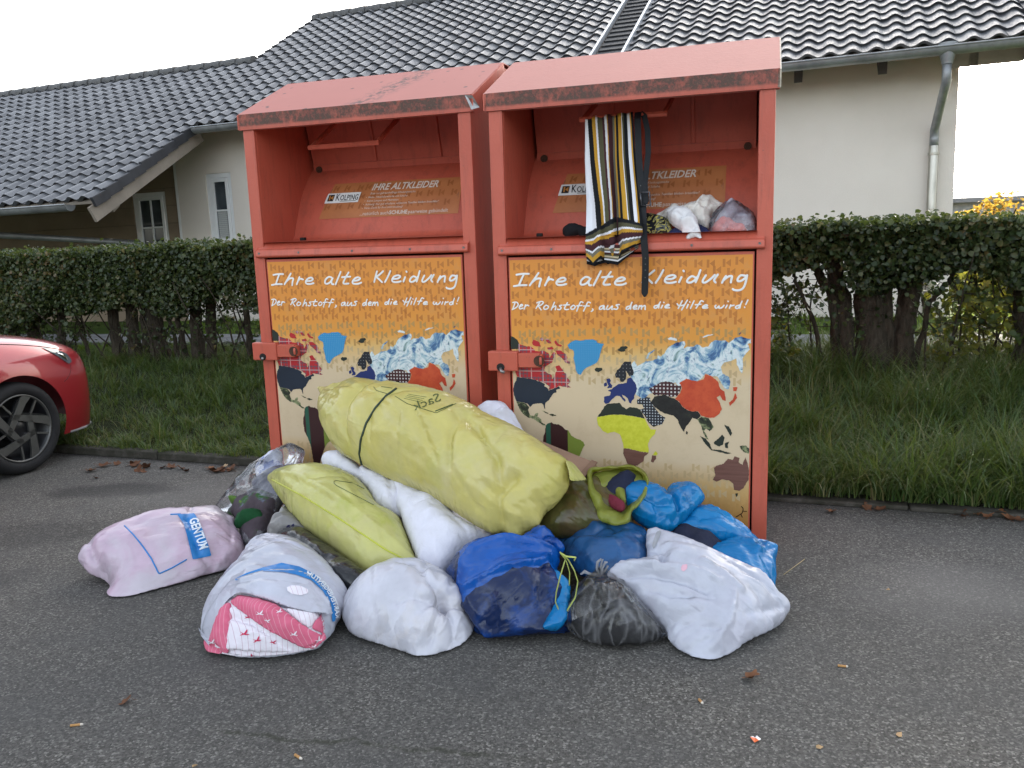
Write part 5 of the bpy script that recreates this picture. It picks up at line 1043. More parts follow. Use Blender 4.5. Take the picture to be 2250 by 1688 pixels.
def blob(name, loop_px, anchors, T, mats, parent=None, step=.016, back=.8, smooth=4, pw=.8, creases=(), grow=.05, gdir=None, gknots=(), kb=.22, kf=.02, seed=1, floor=True, regions=(), iters=70, shift=0.0, dents=0.0, amp=.006, freq=10, sub=1, folds=None, drape=None, zmin=.006):
    """a filled bag or cloth: its outline lies in the plane of three anchors, and it swells by T to both sides of it"""
    A = [at(*a) for a in anchors]; n3 = np.cross(A[1]-A[0], A[2]-A[0]); n3 /= np.linalg.norm(n3); 
    if np.dot(n3, CAM_O-A[0]) < 0: n3 = -n3
    ex = np.cross([0, 0, 1.0], n3); ex /= np.linalg.norm(ex); ey = np.cross(n3, ex)
    step = step*.82; lp = smooth_loop(loop_px, smooth) if smooth else np.array(loop_px, float)
    P3 = np.array([onp(u, v, A[0], n3) for u, v in lp]); P2 = np.stack([(P3-A[0])@ex, (P3-A[0])@ey], 1)
    B2 = resample(P2, step); nb = len(B2)
    lo, hi = B2.min(0), B2.max(0); g = []
    for j, yy in enumerate(np.arange(lo[1], hi[1], step*.866)):
        for xx in np.arange(lo[0]+(j % 2)*step*.5, hi[0], step): g.append((xx, yy))
    g = np.array(g)+nrs.normal(0, step*.12, (len(g), 2)); g = g[inpoly(g, B2)]; g = g[seg_dist(g, B2) > step*.55]
    pts = [Vector(q) for q in B2]+[Vector(q) for q in g]; ed = [(i, (i+1) % nb) for i in range(nb)]
    rg2 = []
    for poly, mi in regions:
        q3 = [onp(u, v, A[0], n3) for u, v in poly]; q2 = np.array([((q-A[0])@ex, (q-A[0])@ey) for q in q3]); rg2.append((q2, mi)); r_ = resample(q2, step*.8); r_ = r_[inpoly(r_, B2)]
        b0 = len(pts); pts += [Vector(q) for q in r_]; ed += [(b0+i, b0+i+1) for i in range(len(r_)-1)]
    vo, eo, fo, ov, oe, of = delaunay_2d_cdt(pts, ed, [list(range(nb))], 1, 1e-6)
    Q = np.array([tuple(v) for v in vo]); F = np.array([f for f in fo if len(f) == 3]); n = len(Q)
    bd = seg_dist(Q, B2) < step*.02
    E = np.unique(np.sort(np.concatenate([F[:, [0, 1]], F[:, [1, 2]], F[:, [2, 0]]]), axis=1), axis=0)
    deg = np.maximum(np.bincount(E.ravel(), minlength=n), 1).astype(float); inner = ~bd
    def Lap(u): w = np.where(inner, u, 0); s = np.bincount(E[:, 0], w[E[:, 1]], n)+np.bincount(E[:, 1], w[E[:, 0]], n); return np.where(inner, deg*w-s, 0)
    rhs = np.where(inner, deg*step*step*.25, 0); u = np.zeros(n); r = rhs-Lap(u); p_ = r.copy(); rs = r@r
    for _ in range(260):
        Ap = Lap(p_); a = rs/max(p_@Ap, 1e-20); u += a*p_; r -= a*Ap; r2 = r@r
        if r2 < 1e-12: break
        p_ = r+(r2/rs)*p_; rs = r2
    h = np.maximum(u, 0); h = (h/h.max())**(.5*pw*1.2)*T
    base = A[0]+Q[:, :1]*ex+Q[:, 1:]*ey; pxy = project(base)
    if drape:
        for i in range(n):
            rd = ray(*pxy[i]); q = drape[0].ray_cast(Vector(CAM_O), Vector(rd)); base[i] = np.array(q[0])-rd*drape[1] if q[0] is not None else base[i]+n3*(drape[1]+.02)
    hf = h.copy()
    for pl, dep, wid in creases:
        dd = seg_dist(pxy, pl, False); hf -= dep*np.exp(-1.3*dd/wid)*1.25*np.minimum(1, h/(T*.3))
    rr = random.Random(seed*13+5); dg_ = (gdir[0], gdir[1]) if gdir else (1, -.4)
    nf, Lf, af = folds if folds else (16, 90, .009)
    FL = []
    for _ in range(nf if iters and T > .03 else 0):            # long sharp folds along the pull of the sheet
        q0 = np.array(loop_px)[rr.randrange(len(loop_px))]*rr.uniform(.1, .6); q0 = q0+np.array(loop_px).mean(0)*(1-q0[0]/max(np.array(loop_px)[0][0], 1)) if False else np.array(loop_px).mean(0)+(np.array(loop_px)[rr.randrange(len(loop_px))]-np.array(loop_px).mean(0))*rr.uniform(.1, .95)
        a = math.atan2(dg_[1], dg_[0])+rr.gauss(0, .35); L_ = Lf*rr.uniform(.4, 1.3); bend = rr.gauss(0, .25); FL.append(([tuple(q0+L_*t*np.array([math.cos(a+bend*t), math.sin(a+bend*t)])) for t in (-.5, -.2, .1, .5)], rr.choice([1, 1, -1])*af*rr.uniform(.4, 1.2)))
    for kx, ky_, gg, fall in gknots:                            # and spreading from each gathered point
        for _ in range(int(14*min(2, gg/.15))):
            a = rr.uniform(0, 6.283); L_ = fall*rr.uniform(.9, 2.6); FL.append(([(kx+L_*t*math.cos(a+.15*t), ky_+L_*t*math.sin(a+.15*t)) for t in (.06, .35, .7, 1)], rr.choice([1, 1, -1])*af*rr.uniform(.5, 1.2)))
    for pl, am in FL:
        d0 = seg_dist(pxy, pl, False); e0, e1 = np.array(pl[0]), np.array(pl[-1]); tt = np.clip(((pxy-e0)@(e1-e0))/max((e1-e0)@(e1-e0), 1e-6), 0, 1); hf += am*np.exp(-d0/5.5)*np.sin(np.pi*np.clip(tt*.9+.08, 0, 1))*np.minimum(1, h/(T*.35))
    if dents: hf += dents*np.array([noise.noise(Vector((q[0]*7, q[1]*7, seed*1.7)))+.5*noise.noise(Vector((q[0]*15, q[1]*15, seed))) for q in Q])*np.minimum(1, h/(T*.4))
    hb_ = h*back
    idx = np.full(n, -1); idx[inner] = n+np.arange(inner.sum())
    idx[bd] = np.where(bd)[0]
    X0 = np.vstack([base+n3*(hf+shift)[:, None], (base-n3*(hb_-shift)[:, None])[inner]])
    Fb = idx[F][:, ::-1]; FF = np.vstack([F, Fb]); nrm2d = np.cross(Q[F[:, 1]]-Q[F[:, 0]], Q[F[:, 2]]-Q[F[:, 0]]); 
    if nrm2d.mean() < 0: FF = FF[:, ::-1]
    EE = np.unique(np.sort(np.concatenate([FF[:, [0, 1]], FF[:, [1, 2]], FF[:, [2, 0]]]), axis=1), axis=0)
    fn = np.cross(X0[FF[:, 1]]-X0[FF[:, 0]], X0[FF[:, 2]]-X0[FF[:, 0]]); N = np.stack([np.bincount(FF.ravel(), np.repeat(fn[:, k], 3), len(X0)) for k in range(3)], 1); N /= np.maximum(np.linalg.norm(N, axis=1), 1e-12)[:, None]
    gr_ = np.full(len(EE), grow); em = project((X0[EE[:, 0]]+X0[EE[:, 1]])/2); ev = project(X0[EE[:, 1]])-project(X0[EE[:, 0]]); ev /= np.maximum(np.linalg.norm(ev, axis=1), 1e-9)[:, None]
    if gdir is not None:
        dx, dy, gg = gdir; L_ = math.hypot(dx, dy); gr_ += gg*(1-np.abs(ev[:, 0]*dx/L_+ev[:, 1]*dy/L_)**2)
    for kx, ky_, gg, fall in gknots:
        rv = em-np.array([kx, ky_]); rl = np.maximum(np.linalg.norm(rv, axis=1), 1e-6); rv /= rl[:, None]; gr_ += gg*(1-np.abs(np.sum(ev*rv, 1))**2)*np.exp(-rl/fall)
    X = crumple(X0, EE, gr_*GROW, iters, kf*.5, kb*.62, seed, amp, N, freq) if iters else X0
    if floor: X[:, 2] = np.where(X[:, 2] < zmin+.03, zmin+.03*np.exp(np.minimum(X[:, 2]-zmin-.03, 0)/.03), X[:, 2])
    mi = np.zeros(len(FF), int); cen = Q[F].mean(1)
    for q2, m_ in rg2: mi[:len(F)][inpoly(cen, q2)] = m_
    o = np_mesh(name, X-(np.array(parent.location) if parent else 0), FF, mats, parent, smooth=True, mi=mi)
    if sub: s_ = o.modifiers.new('subdivision', 'SUBSURF'); s_.levels = 1; s_.render_levels = 1
    o_bvh = BVHTree.FromPolygons([tuple(x) for x in X], [tuple(map(int, f)) for f in FF])
    return o, o_bvh
def on(bv, u, v, off=.002):
    h = bv.ray_cast(Vector(CAM_O), Vector(ray(u, v)))
    return None if h[0] is None else np.array(h[0]) - ray(u, v)*off
def strip_on(name, bv, pts, w, mat, parent, off=.003, flat=True):
    """a tape, cord or printed line lying on a bag"""
    P_ = resample_open(np.array(pts, float), 4.0); Q = [on(bv, *q, off) for q in P_]; Q = [q for q in Q if q is not None]
    if len(Q) < 2: return None
    mb = MB(); loc = np.array(parent.location); mb.tube([q-loc for q in Q], w, 6); return mb.build(name, mat, parent, smooth=True)
def resample_open(p, step):
    L = np.r_[0, np.cumsum(np.linalg.norm(np.diff(p, axis=0), axis=1))]; n = max(2, int(L[-1]/step)); s = np.linspace(0, L[-1], n); return np.stack([np.interp(s, L, p[:, i]) for i in range(2)], 1)
def text_on(name, bv, s, origin, right, upv, mat, parent, off=.004, bold=0.0, curve=None):
    V, F = text2d(s, 1.0, 0, bold=bold); mb = MB(); ok = {}; loc = np.array(parent.location)
    for i, (a, c_) in enumerate(V):
        q = (origin[0]+right[0]*a+upv[0]*c_, origin[1]+right[1]*a+upv[1]*c_) if curve is None else curve(a, c_)
        p = on(bv, *q, off)
        if p is not None: ok[i] = len(mb.v); mb.v.append(tuple(map(float, p-loc)))
    for f in F:
        if all(i in ok for i in f): mb.f.append(tuple(ok[i] for i in f)); mb.mi.append(0)
    return mb.build(name, mat, parent) if mb.f else None
# ---- films and cloth
def film(name, col, rough=.17, transl=.2, clear=0.0, var=.12, facet=.22, tint=None, fs=9.0, spec=.5, patches=None, tcol=None, dirv=None, haze=.10):
    """plastic film: each small facet between creases tips its own way; clear films let through what lies inside"""
    b = NB(name); P = b.obj(); n = b.noise(P, 7, 4, .6)
    c = b.ramp(n, [(.3, tuple(x*(1-var) for x in col)), (.7, tuple(min(1, x*(1+var*.6)) for x in col))])
    if patches:
        for pc, sc, lo_, hi_, am in patches: c = b.mix(b.ramp(b.noise(P, sc, 4, .6, .8), [(lo_, 0), (hi_, am)]), c, pc)
    q = P
    if dirv: 
        dx, dy, dz = dirv; q = b.mapping(q, rot=(0, 0, -math.atan2(dy, dx))); q = b.mapping(q, rot=(0, math.atan2(dz, math.hypot(dx, dy)), 0)); q = b.mapping(q, scale=(.28, 1.25, 1.25))
    wn = b.n('ShaderNodeTexNoise', i_Vector=q, i_Scale=fs*.55, i_Detail=3.0).outputs['Color']
    q2 = b.n('ShaderNodeVectorMath', operation='ADD', i_0=q, i_1=b.n('ShaderNodeVectorMath', operation='SCALE', i_0=wn, i_Scale=.16).outputs[0]).outputs[0]
    nrm = b.n('ShaderNodeNewGeometry').outputs['Normal']
    for k, (sc, am) in enumerate(((fs*.55, .9), (fs*1.25, .9), (fs*2.9, .35))):
        vc = b.n('ShaderNodeTexVoronoi', i_Vector=q2, i_Scale=sc).outputs['Color']
        o = b.n('ShaderNodeVectorMath', operation='SUBTRACT', i_0=vc, i_1=(.5, .5, .5)).outputs[0]; o = b.n('ShaderNodeVectorMath', operation='SCALE', i_0=o, i_Scale=facet*am).outputs[0]
        nrm = b.n('ShaderNodeVectorMath', operation='ADD', i_0=nrm, i_1=o).outputs[0]
    nrm = b.n('ShaderNodeVectorMath', operation='NORMALIZE', i_0=nrm).outputs[0]
    e = b.n('ShaderNodeTexVoronoi', i_Vector=q2, i_Scale=fs*1.3, feature='DISTANCE_TO_EDGE').outputs[0]
    nrm = b.bump(b.math('ADD', b.math('MULTIPLY', b.ramp(e, [(0, 1), (.12, 0)]), b.ramp(n, [(.45, 0), (.65, .6)])), b.noise(q2, fs*3, 4, .6)), .004, .8, nrm)
    if clear >= .6:
        gl = b.n('ShaderNodeBsdfGlossy', i_Roughness=rough*.8, i_Color=(1, 1, 1, 1)); b.set(gl.inputs['Normal'], nrm)
        df = b.n('ShaderNodeBsdfDiffuse'); b.set(df.inputs['Color'], c); b.set(df.inputs['Normal'], nrm)
        lw = b.n('ShaderNodeFresnel', i_IOR=1.35); b.set(lw.inputs['Normal'], nrm)
        hz = b.math('ADD', haze, b.math('MULTIPLY', b.ramp(e, [(0, 1), (.10, 0)]), .16)); hz = b.math('ADD', hz, b.math('MULTIPLY', b.ramp(n, [(.5, 0), (.7, 1)]), .10))
        s = b.mixs(hz, b.n('ShaderNodeBsdfTransparent', i_Color=tint or (1, 1, 1)).outputs[0], df.outputs[0])
        return b.done(b.mixs(b.math('MULTIPLY', lw.outputs[0], 1.15), s, gl.outputs[0]))
    s = b.pbr(c, rough, spec, 0, nrm)
    if transl: s = b.mixs(transl, s, b.n('ShaderNodeBsdfTranslucent', i_Color=tcol or c).outputs[0])
    if clear:
        fr = b.n('ShaderNodeLayerWeight', i_Blend=.35).outputs['Facing']; s = b.mixs(b.math('MULTIPLY', b.math('SUBTRACT', 1, fr), clear), s, b.n('ShaderNodeBsdfTransparent', i_Color=tint or (1, 1, 1)).outputs[0])
    return b.done(s)
def cloth(name, col, var=.15, rough=.9, patches=None, bump=.003, bscale=20):
    b = NB(name); P = b.obj(); c = b.ramp(b.noise(P, 6, 4, .6), [(.3, tuple(x*(1-var) for x in col)), (.7, tuple(min(1, x*(1+var)) for x in col))])
    if patches:
        for pc, sc, lo_, hi_, am in patches: c = b.mix(b.ramp(b.noise(P, sc, 5, .65), [(lo_, 0), (hi_, am)]), c, pc)
    return b.done(b.pbr(c, rough, .2, 0, b.bump(b.noise(P, bscale, 5, .6, .6), bump*2)))
F_white = film('white_film', (.60, .615, .70), facet=.34, patches=[((.52, .49, .57), 4, .45, .7, .5)], dirv=(1, -.3, -.6), fs=8)
F_whiteb = film('white_film_folded', (.74, .735, .76), patches=[((.60, .56, .62), 4, .45, .7, .4)], dirv=(1, .5, .3), fs=10)
F_white2 = film('white_film_over_cloth', (.64, .64, .71), transl=.15, patches=[((.66, .60, .56), 6, .5, .7, .45)], facet=.32, fs=8, dirv=(.35, 1, .5))
F_pinkw = film('white_film_over_pink', (.60, .455, .56), transl=.15, facet=.28, patches=[((.62, .57, .63), 3.2, .42, .62, .8), ((.58, .40, .50), 5, .56, .72, .6)], dirv=(1, .4, .2), fs=8)
F_yel = film('yellow_film', (.72, .64, .22), transl=.25, facet=.20, patches=[((.78, .71, .42), 2.4, .46, .66, .6), ((.54, .55, .10), 2.8, .50, .70, .5)], tcol=(.6, .56, .12), dirv=(1, -.5, -.35), fs=7, clear=.10, tint=(.92, .9, .36))
F_yel2 = film('yellow_film_taut', (.68, .66, .25), transl=.25, facet=.13, patches=[((.66, .61, .28), 3.0, .48, .62, .7), ((.50, .55, .10), 4.2, .54, .68, .6)], tcol=(.6, .6, .13), dirv=(1, -.6, -.3), fs=6, clear=.10, tint=(.92, .9, .40))
F_royal = film('royal_blue_film', (.004, .105, .46), rough=.2, facet=.28, patches=[((.006, .05, .26), 4, .46, .62, .7)], dirv=(1, .3, .4), fs=10)
F_blue = film('bright_blue_film', (.004, .20, .50), rough=.15, facet=.36, patches=[((.012, .28, .58), 6, .5, .7, .5)], dirv=(1, -.2, -.5), fs=9)
F_dblue = film('dull_blue_film', (.018, .10, .27), rough=.25, facet=.25, patches=[((.01, .03, .08), 4, .5, .65, .8)], dirv=(1, .2, .1), fs=8)
F_clear = film('clear_film', (.5, .51, .55), rough=.12, clear=.9, facet=.24, dirv=(1, .8, .9), fs=8, haze=.09)
F_clearg = film('greyish_clear_film', (.5, .5, .52), rough=.16, clear=.8, facet=.30, fs=10, haze=.035, dirv=(.15, .3, 1))
F_black = film('black_film', (.016, .017, .02), transl=0, facet=.2)
F_grey = film('grey_film', (.26, .25, .245), facet=.2)
F_royald = film('royal_blue_film_over_clothes', (.008, .022, .085), rough=.2, facet=.28, patches=[((.01, .06, .27), 5, .5, .62, .8), ((.05, .07, .12), 6, .6, .7, .6)], dirv=(1, .5, .8), fs=10)
F_olive = film('olive_film_over_clothes', (.10, .095, .028), facet=.22, patches=[((.14, .08, .035), 5, .45, .6, .8), ((.022, .02, .010), 4, .52, .68, .9), ((.2, .2, .03), 9, .62, .72, .6)], dirv=(1, -.6, -.5))
F_lime = film('lime_film', (.34, .37, .075), transl=.4, facet=.3, clear=.15, tint=(.85, .9, .3), tcol=(.5, .55, .06))
C_cream = cloth('cream_filling', (.74, .66, .46), .1, patches=[((.50, .36, .2), 8, .6, .72, .4)], bump=.008, bscale=9)
C_white = cloth('white_cotton', (.68, .675, .75), .06, bump=.004)
C_dark = cloth('dark_clothes', (.02, .02, .022), .4, patches=[((.05, .05, .06), 7, .55, .65, .7)])
C_mixed = cloth('mixed_clothes', (.07, .055, .065), .4, patches=[((.04, .10, .03), 5, .56, .6, 1), ((.13, .14, .20), 4, .6, .64, .9), ((.3, .3, .33), 6, .66, .7, .8)])
C_navy = cloth('navy_cloth', (.018, .022, .045), .3); C_maroon = cloth('maroon_cloth', (.14, .02, .035), .25)
M_print = simple('blue_print', (.01, .19, .52), .35, .5, .08, 10); M_ink = simple('dark_ink', (.09, .12, .04), .5, .3, .2, 20); M_inkn = simple('navy_ink', (.012, .012, .06), .4, .4)
M_wprint = simple('white_print', (.7, .75, .8), .4, .4, .05)
def bag_thing(name, loc, label, cat, group=None): return empty(name, tuple(loc), label, cat, group)
G_ = None
# J: the big yellow sack on top
J = bag_thing('yellow_sack', at('q2', 1200, 500, 3.75), 'big stuffed yellow sack with a dark cord round it, lying on top of the pile', 'sack')
jl = px('q2', [(412,90),(440,88),(480,92),(560,96),(650,66),(800,72),(950,98),(1100,115),(1250,150),(1400,205),(1550,290),(1700,360),(1850,440),(1950,510),(2050,565),(2066,640),(2060,740),(1990,830),(1890,915),(1870,990),(1770,1040),(1730,1105),(1690,1095),(1640,1030),(1560,1050),(1450,1000),(1290,900),(1150,810),(1000,740),(850,680),(720,610),(640,570),(540,510),(480,420),(440,330),(430,240),(438,170),(425,130)])
ja = [('q2', 430, 250, 4.16), ('q2', 1900, 900, 3.30), ('q2', 1400, 205, 3.86)]
jo, jb = blob('film', jl, ja, .235, F_yel, J, .016, .8, 3, .9, creases=[(px('q2', [(900,110),(800,220),(720,350),(690,480),(700,590)]), .022, 11), (px('q2', [(1650,1030),(1680,850),(1690,700),(1480,430)]), .03, 12), (px('q2', [(1350,870),(1400,620),(1440,450)]), .02, 10), (px('q2', [(560,180),(620,140)]), .02, 9), (px('q2', [(1700,880),(1780,800)]), .035, 14), (px('q2', [(1190,430),(1240,560),(1300,720)]), .012, 5), (px('q2', [(1080,450),(1050,620),(1000,700)]), .011, 5), (px('q2', [(930,330),(1100,270),(1180,260)]), .010, 5), (px('q2', [(1560,500),(1640,660),(1700,760)]), .014, 5), (px('q2', [(1720,470),(1680,600)]), .012, 5), (px('q2', [(1820,560),(1840,660)]), .012, 5), (px('q2', [(1950,560),(2010,640)]), .012, 5), (px('q2', [(1400,560),(1390,760),(1480,900),(1540,980)]), .014, 5), (px('q2', [(900,400),(860,560)]), .010, 5)], grow=.03, gdir=(1, .62, .05), gknots=[(*px('q2', [(1690,960)])[0], .16, 60), (*px('q2', [(460,200)])[0], .14, 60)], seed=3, dents=.012, kb=.2)
jil = px('q2', [(560,130),(700,95),(950,118),(1250,170),(1550,310),(1850,455),(2030,580),(2040,720),(1900,880),(1750,1000),(1560,1030),(1300,890),(1000,725),(720,590),(580,500),(520,380),(500,240)])
blob('filling', jil, ja, .14, C_cream, J, .022, .75, 4, .9, grow=.02, seed=5, dents=.01)
strip_on('cord', jb, px('q2', [(930,100),(860,150),(790,230),(730,330),(695,440),(685,530),(700,600)]), .0055, simple('dark_green_cord', (.03, .05, .03), .6), J, .004)
# printed frame and lettering near the top of the sack
q2l = lambda *p: px('q2', list(p))
mbp = []
for k, pl in enumerate(([(780,90),(800,115),(870,135)], [(920,150),(1000,200),(1190,262),(1320,200)], [(830,88),(900,98)])): strip_on('printed_line', jb, q2l(*pl), .0013, M_ink, J, .003)
text_on('lettering', jb, 'Sack', px('q2', [(1228,178)])[0], (-33, 12.5), (-10, -25), M_ink, J, .004)
for k in range(4): strip_on('printed_line', jb, q2l((980+k*9, 165-k*9), (1090+k*12, 190-k*11)), .0009, M_ink, J, .003)
strip_on('printed_bar', jb, q2l((1185,250),(1300,205)), .003, M_ink, J, .002)
fl_, _ = blob('loose_film', px('q2', [(2040,570),(2090,590),(2140,650),(2180,700),(2130,712),(2070,705),(2060,640)]), [('q2', 2050, 600, 3.36), ('q2', 2170, 700, 3.42), ('q2', 2100, 600, 3.45)], .008, F_yel2, J, .014, 1, 3, grow=.04, iters=40)
# K: the second yellow sack
K = bag_thing('yellow_sack', at('q2', 600, 950, 3.75), 'smaller smooth yellow sack with a lengthwise seam, beside the white duvet', 'sack')
kl = px('q2', [(82,688),(180,664),(320,646),(480,650),(580,675),(700,730),(790,830),(860,930),(960,960),(1000,1050),(1050,1180),(1095,1300),(1000,1320),(880,1312),(760,1342),(640,1270),(500,1160),(380,1070),(280,980),(180,850),(120,760)])
ka = [('q2', 90, 690, 4.05), ('q2', 1000, 1310, 3.28), ('q2', 650, 700, 3.92)]
ko, kb_ = blob('film', kl, ka, .17, F_yel2, K, .016, .8, 3, .85, creases=[(px('q2', [(110,700),(300,800),(560,960),(860,1160),(1080,1270)]), -.012, 9), (px('q2', [(130,735),(330,850),(560,1000)]), .008, 6), (px('q2', [(420,860),(640,830),(780,900)]), .010, 5), (px('q2', [(700,900),(780,1050)]), .008, 5), (px('q2', [(780,1220),(900,1250),(880,1180)]), .012, 7)], grow=.02, gdir=(1, .7, .02), gknots=[(*px('q2', [(100,690)])[0], .12, 50)], seed=8, dents=.007)
blob('filling', px('q2', [(200,700),(480,665),(690,750),(850,950),(960,1000),(1060,1290),(880,1295),(640,1255),(380,1055),(220,880)]), ka, .13, C_cream, K, .024, .75, 4, .9, grow=.01, seed=9, dents=.006)
strip_on('printed_frame', kb_, q2l((530,705),(515,715),(530,735),(780,865)), .0013, M_ink, K, .003); strip_on('printed_frame', kb_, q2l((530,705),(640,720),(720,760)), .0013, M_ink, K, .003)
strip_on('seam', kb_, q2l((110,700),(300,800),(560,960),(860,1160),(1080,1272)), .0035, simple('yellow_seam', (.5, .52, .05), .35, .4, .1), K, .001)
# L: white duvet spilling between the sacks
Lb = bag_thing('duvet', at('q2', 900, 900, 3.6), 'crumpled white duvet spilling out between the two yellow sacks', 'duvet')
for nm, lp_, an, T_, sd in (('upper_fold', [(455,610),(500,548),(580,528),(660,585),(740,650),(860,690),(880,770),(760,800),(690,735),(600,715),(480,668)], [('q2', 480, 640, 4.02), ('q2', 800, 780, 3.80), ('q2', 600, 530, 4.08)], .09, 11),
   ('middle_fold', [(690,640),(720,620),(880,690),(1000,740),(990,880),(960,940),(850,932),(790,880),(760,800),(700,730)], [('q2', 700, 700, 3.86), ('q2', 960, 930, 3.62), ('q2', 950, 720, 3.78)], .09, 12),
   ('lower_fold', [(880,690),(1050,760),(1290,890),(1320,950),(1460,1020),(1565,1060),(1500,1100),(1400,1160),(1290,1270),(1200,1345),(1100,1308),(1060,1230),(1030,1150),(975,1010),(955,930),(900,820)], [('q2', 900, 760, 3.72), ('q2', 1200, 1330, 3.25), ('q2', 1500, 1050, 3.42)], .12, 13),
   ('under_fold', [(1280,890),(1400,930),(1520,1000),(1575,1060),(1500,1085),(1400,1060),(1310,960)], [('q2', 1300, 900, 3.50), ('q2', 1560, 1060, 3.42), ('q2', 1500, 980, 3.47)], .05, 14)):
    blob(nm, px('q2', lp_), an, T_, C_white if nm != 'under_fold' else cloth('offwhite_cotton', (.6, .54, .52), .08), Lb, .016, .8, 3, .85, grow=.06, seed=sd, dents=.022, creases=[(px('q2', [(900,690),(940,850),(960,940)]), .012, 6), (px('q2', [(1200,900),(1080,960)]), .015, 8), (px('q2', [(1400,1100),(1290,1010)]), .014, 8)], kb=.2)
mb = MB()
for (x, y) in ((1008,1070),(1050,1100),(1060,1115),(1056,1125),(1066,1105)):
    pass
L2 = bag_thing('pillow', at('q2', 1600, 300, 4.0), 'white pillow corner peeking up behind the big yellow sack, between the bins', 'pillow')
blob('case', px('q2', [(1450,240),(1500,208),(1580,193),(1640,215),(1700,285),(1790,415),(1850,520),(1700,560),(1500,420)]), [('q2', 1480, 240, 3.98), ('q2', 1800, 500, 3.86), ('q2', 1650, 200, 4.02)], .09, C_white, L2, .016, .8, 3, .85, grow=.05, seed=15, dents=.015, gknots=[(*px('q2', [(1560,240)])[0], .15, 40)])
L3 = bag_thing('white_cloth', at('q2', 430, 640, 4.2), 'small white cloth corner behind the smaller yellow sack, against the bin door', 'cloth')
blob('fabric', px('q2', [(375,655),(420,630),(470,622),(520,660),(480,700),(400,690)]), [('q2', 400, 650, 4.18), ('q2', 500, 660, 4.15), ('q2', 450, 625, 4.2)], .04, C_white, L3, .014, .8, 3)
# P: flattened cardboard box against the right bin
Pb = bag_thing('cardboard_box', at('q2', 2050, 560, 3.72), 'brown cardboard box wedged between the big yellow sack and a bin door', 'box')
loc = np.array(Pb.location); mb = MB()
c_ = [at('q2', 1850, 430, 3.80), at('q2', 2245, 590, 3.68), at('q2', 2150, 700, 3.50), at('q2', 1750, 560, 3.62)]
dn = np.array([0.02, -.02, -.30]); mb.hexa([p-loc+dn for p in c_]+[p-loc for p in c_]); mb.build('carton', simple('cardboard', (.30, .19, .13), .85, .2, .12, 7), Pb, bevel=.004)
mb = MB(); e1 = (c_[1]-c_[0])*.06; u_ = np.array([0, 0, .006])
mb.hexa([c_[1]-loc-e1*1.3, c_[1]-loc+e1*.2, c_[2]-loc+e1*.2, c_[2]-loc-e1*1.3]+[c_[1]-loc-e1*1.3+u_, c_[1]-loc+e1*.2+u_, c_[2]-loc+e1*.2+u_, c_[2]-loc-e1*1.3+u_]); mb.build('flap', simple('cardboard_dark', (.23, .14, .095), .85, .2), Pb)
mb = MB(); f_ = lambda s, t: c_[0]+(c_[1]-c_[0])*s+(c_[3]-c_[0])*t+[0, 0, .0025]
mb.add([f_(.55, .3)-loc, f_(.78, .3)-loc, f_(.78, .42)-loc, f_(.55, .42)-loc], [(0, 1, 2, 3)]); mb.add([f_(.5, .55)-loc, f_(.70, .55)-loc, f_(.70, .75)-loc, f_(.5, .75)-loc], [(0, 1, 2, 3)]); mb.build('printed_box', simple('cardboard_print', (.2, .12, .08), .85, .2), Pb)
# I: open lime bag with clothes
I = bag_thing('open_bag', at('q7', 900, 800, 3.45), 'open lime-yellow bag of dark clothes, its mouth rolled wide, beside the cardboard box', 'bag')
blob('body', px('q7', [(840,430),(640,420),(520,470),(300,720),(80,980),(-40,1130),(60,1260),(270,1320),(900,1300),(1500,1230),(1560,1000),(1400,700),(1100,500)]), [('q7', 0, 1130, 3.42), ('q7', 1500, 1170, 3.36), ('q7', 800, 430, 3.62)], .11, F_olive, I, .016, .8, 3, .9, grow=.05, gdir=(1, .9, .05), seed=21, dents=.02)
rim = [(815,330),(850,215),(1080,190),(1330,165),(1560,165),(1700,235),(1790,330),(1812,470),(1780,640),(1640,820),(1530,930),(1500,1080),(1350,1130),(1180,1120),(1010,1040),(960,880),(890,720),(835,560)]
inn = [(900,330),(930,265),(1090,245),(1320,228),(1520,225),(1650,275),(1720,350),(1730,470),(1690,600),(1570,740),(1450,850),(1400,900),(1320,890),(1210,830),(1110,710),(1040,610),(975,540),(930,440)]
def ringY(x, y): return 3.21+(1130-y)/960*.37
loc = np.array(I.location); mb = MB(); R1 = resample(smooth_loop(rim, 4), 18); R2 = resample(smooth_loop(inn, 4), 18); m = 84
def rs_n(l, m): 
    p = np.vstack([l, l[:1]]); L = np.r_[0, np.cumsum(np.linalg.norm(np.diff(p, axis=0), axis=1))]; s = np.linspace(0, L[-1], m, endpoint=False); return np.stack([np.interp(s, L, p[:, i]) for i in range(2)], 1)
R1 = rs_n(R1, m); R2 = rs_n(R2, m); cen = R2.mean(0); rings = []
for (f_out, f_in, dy, jit) in ((1.0, 0, .10, .004), (1.015, 0, .03, .005), (1.0, 0, -.012, .005), (.75, .25, -.03, .005), (.45, .55, -.028, .005), (.2, .8, -.004, .006), (0, 1, .05, .007), (-.12, 1.12, .12, .008), (-.3, 1.3, .20, .008)):
    ring = []
    for i in range(m):
        q = R1[i]*f_out+R2[i]*f_in if f_out+f_in < 1.01 else cen+(R1[i]-cen)*f_out
        q = q + nrs.normal(0, 3, 2)+6*math.sin(i*.9+f_in*4)*np.array([0, 1]); p = at('q7', q[0], q[1], ringY(*q)+dy+.014*math.sin(i*.55+f_in*3)+rng.uniform(-jit, jit)); ring.append(p-loc)
    rings.append(ring)
for r_ in rings: mb.v += [tuple(map(float, p)) for p in r_]
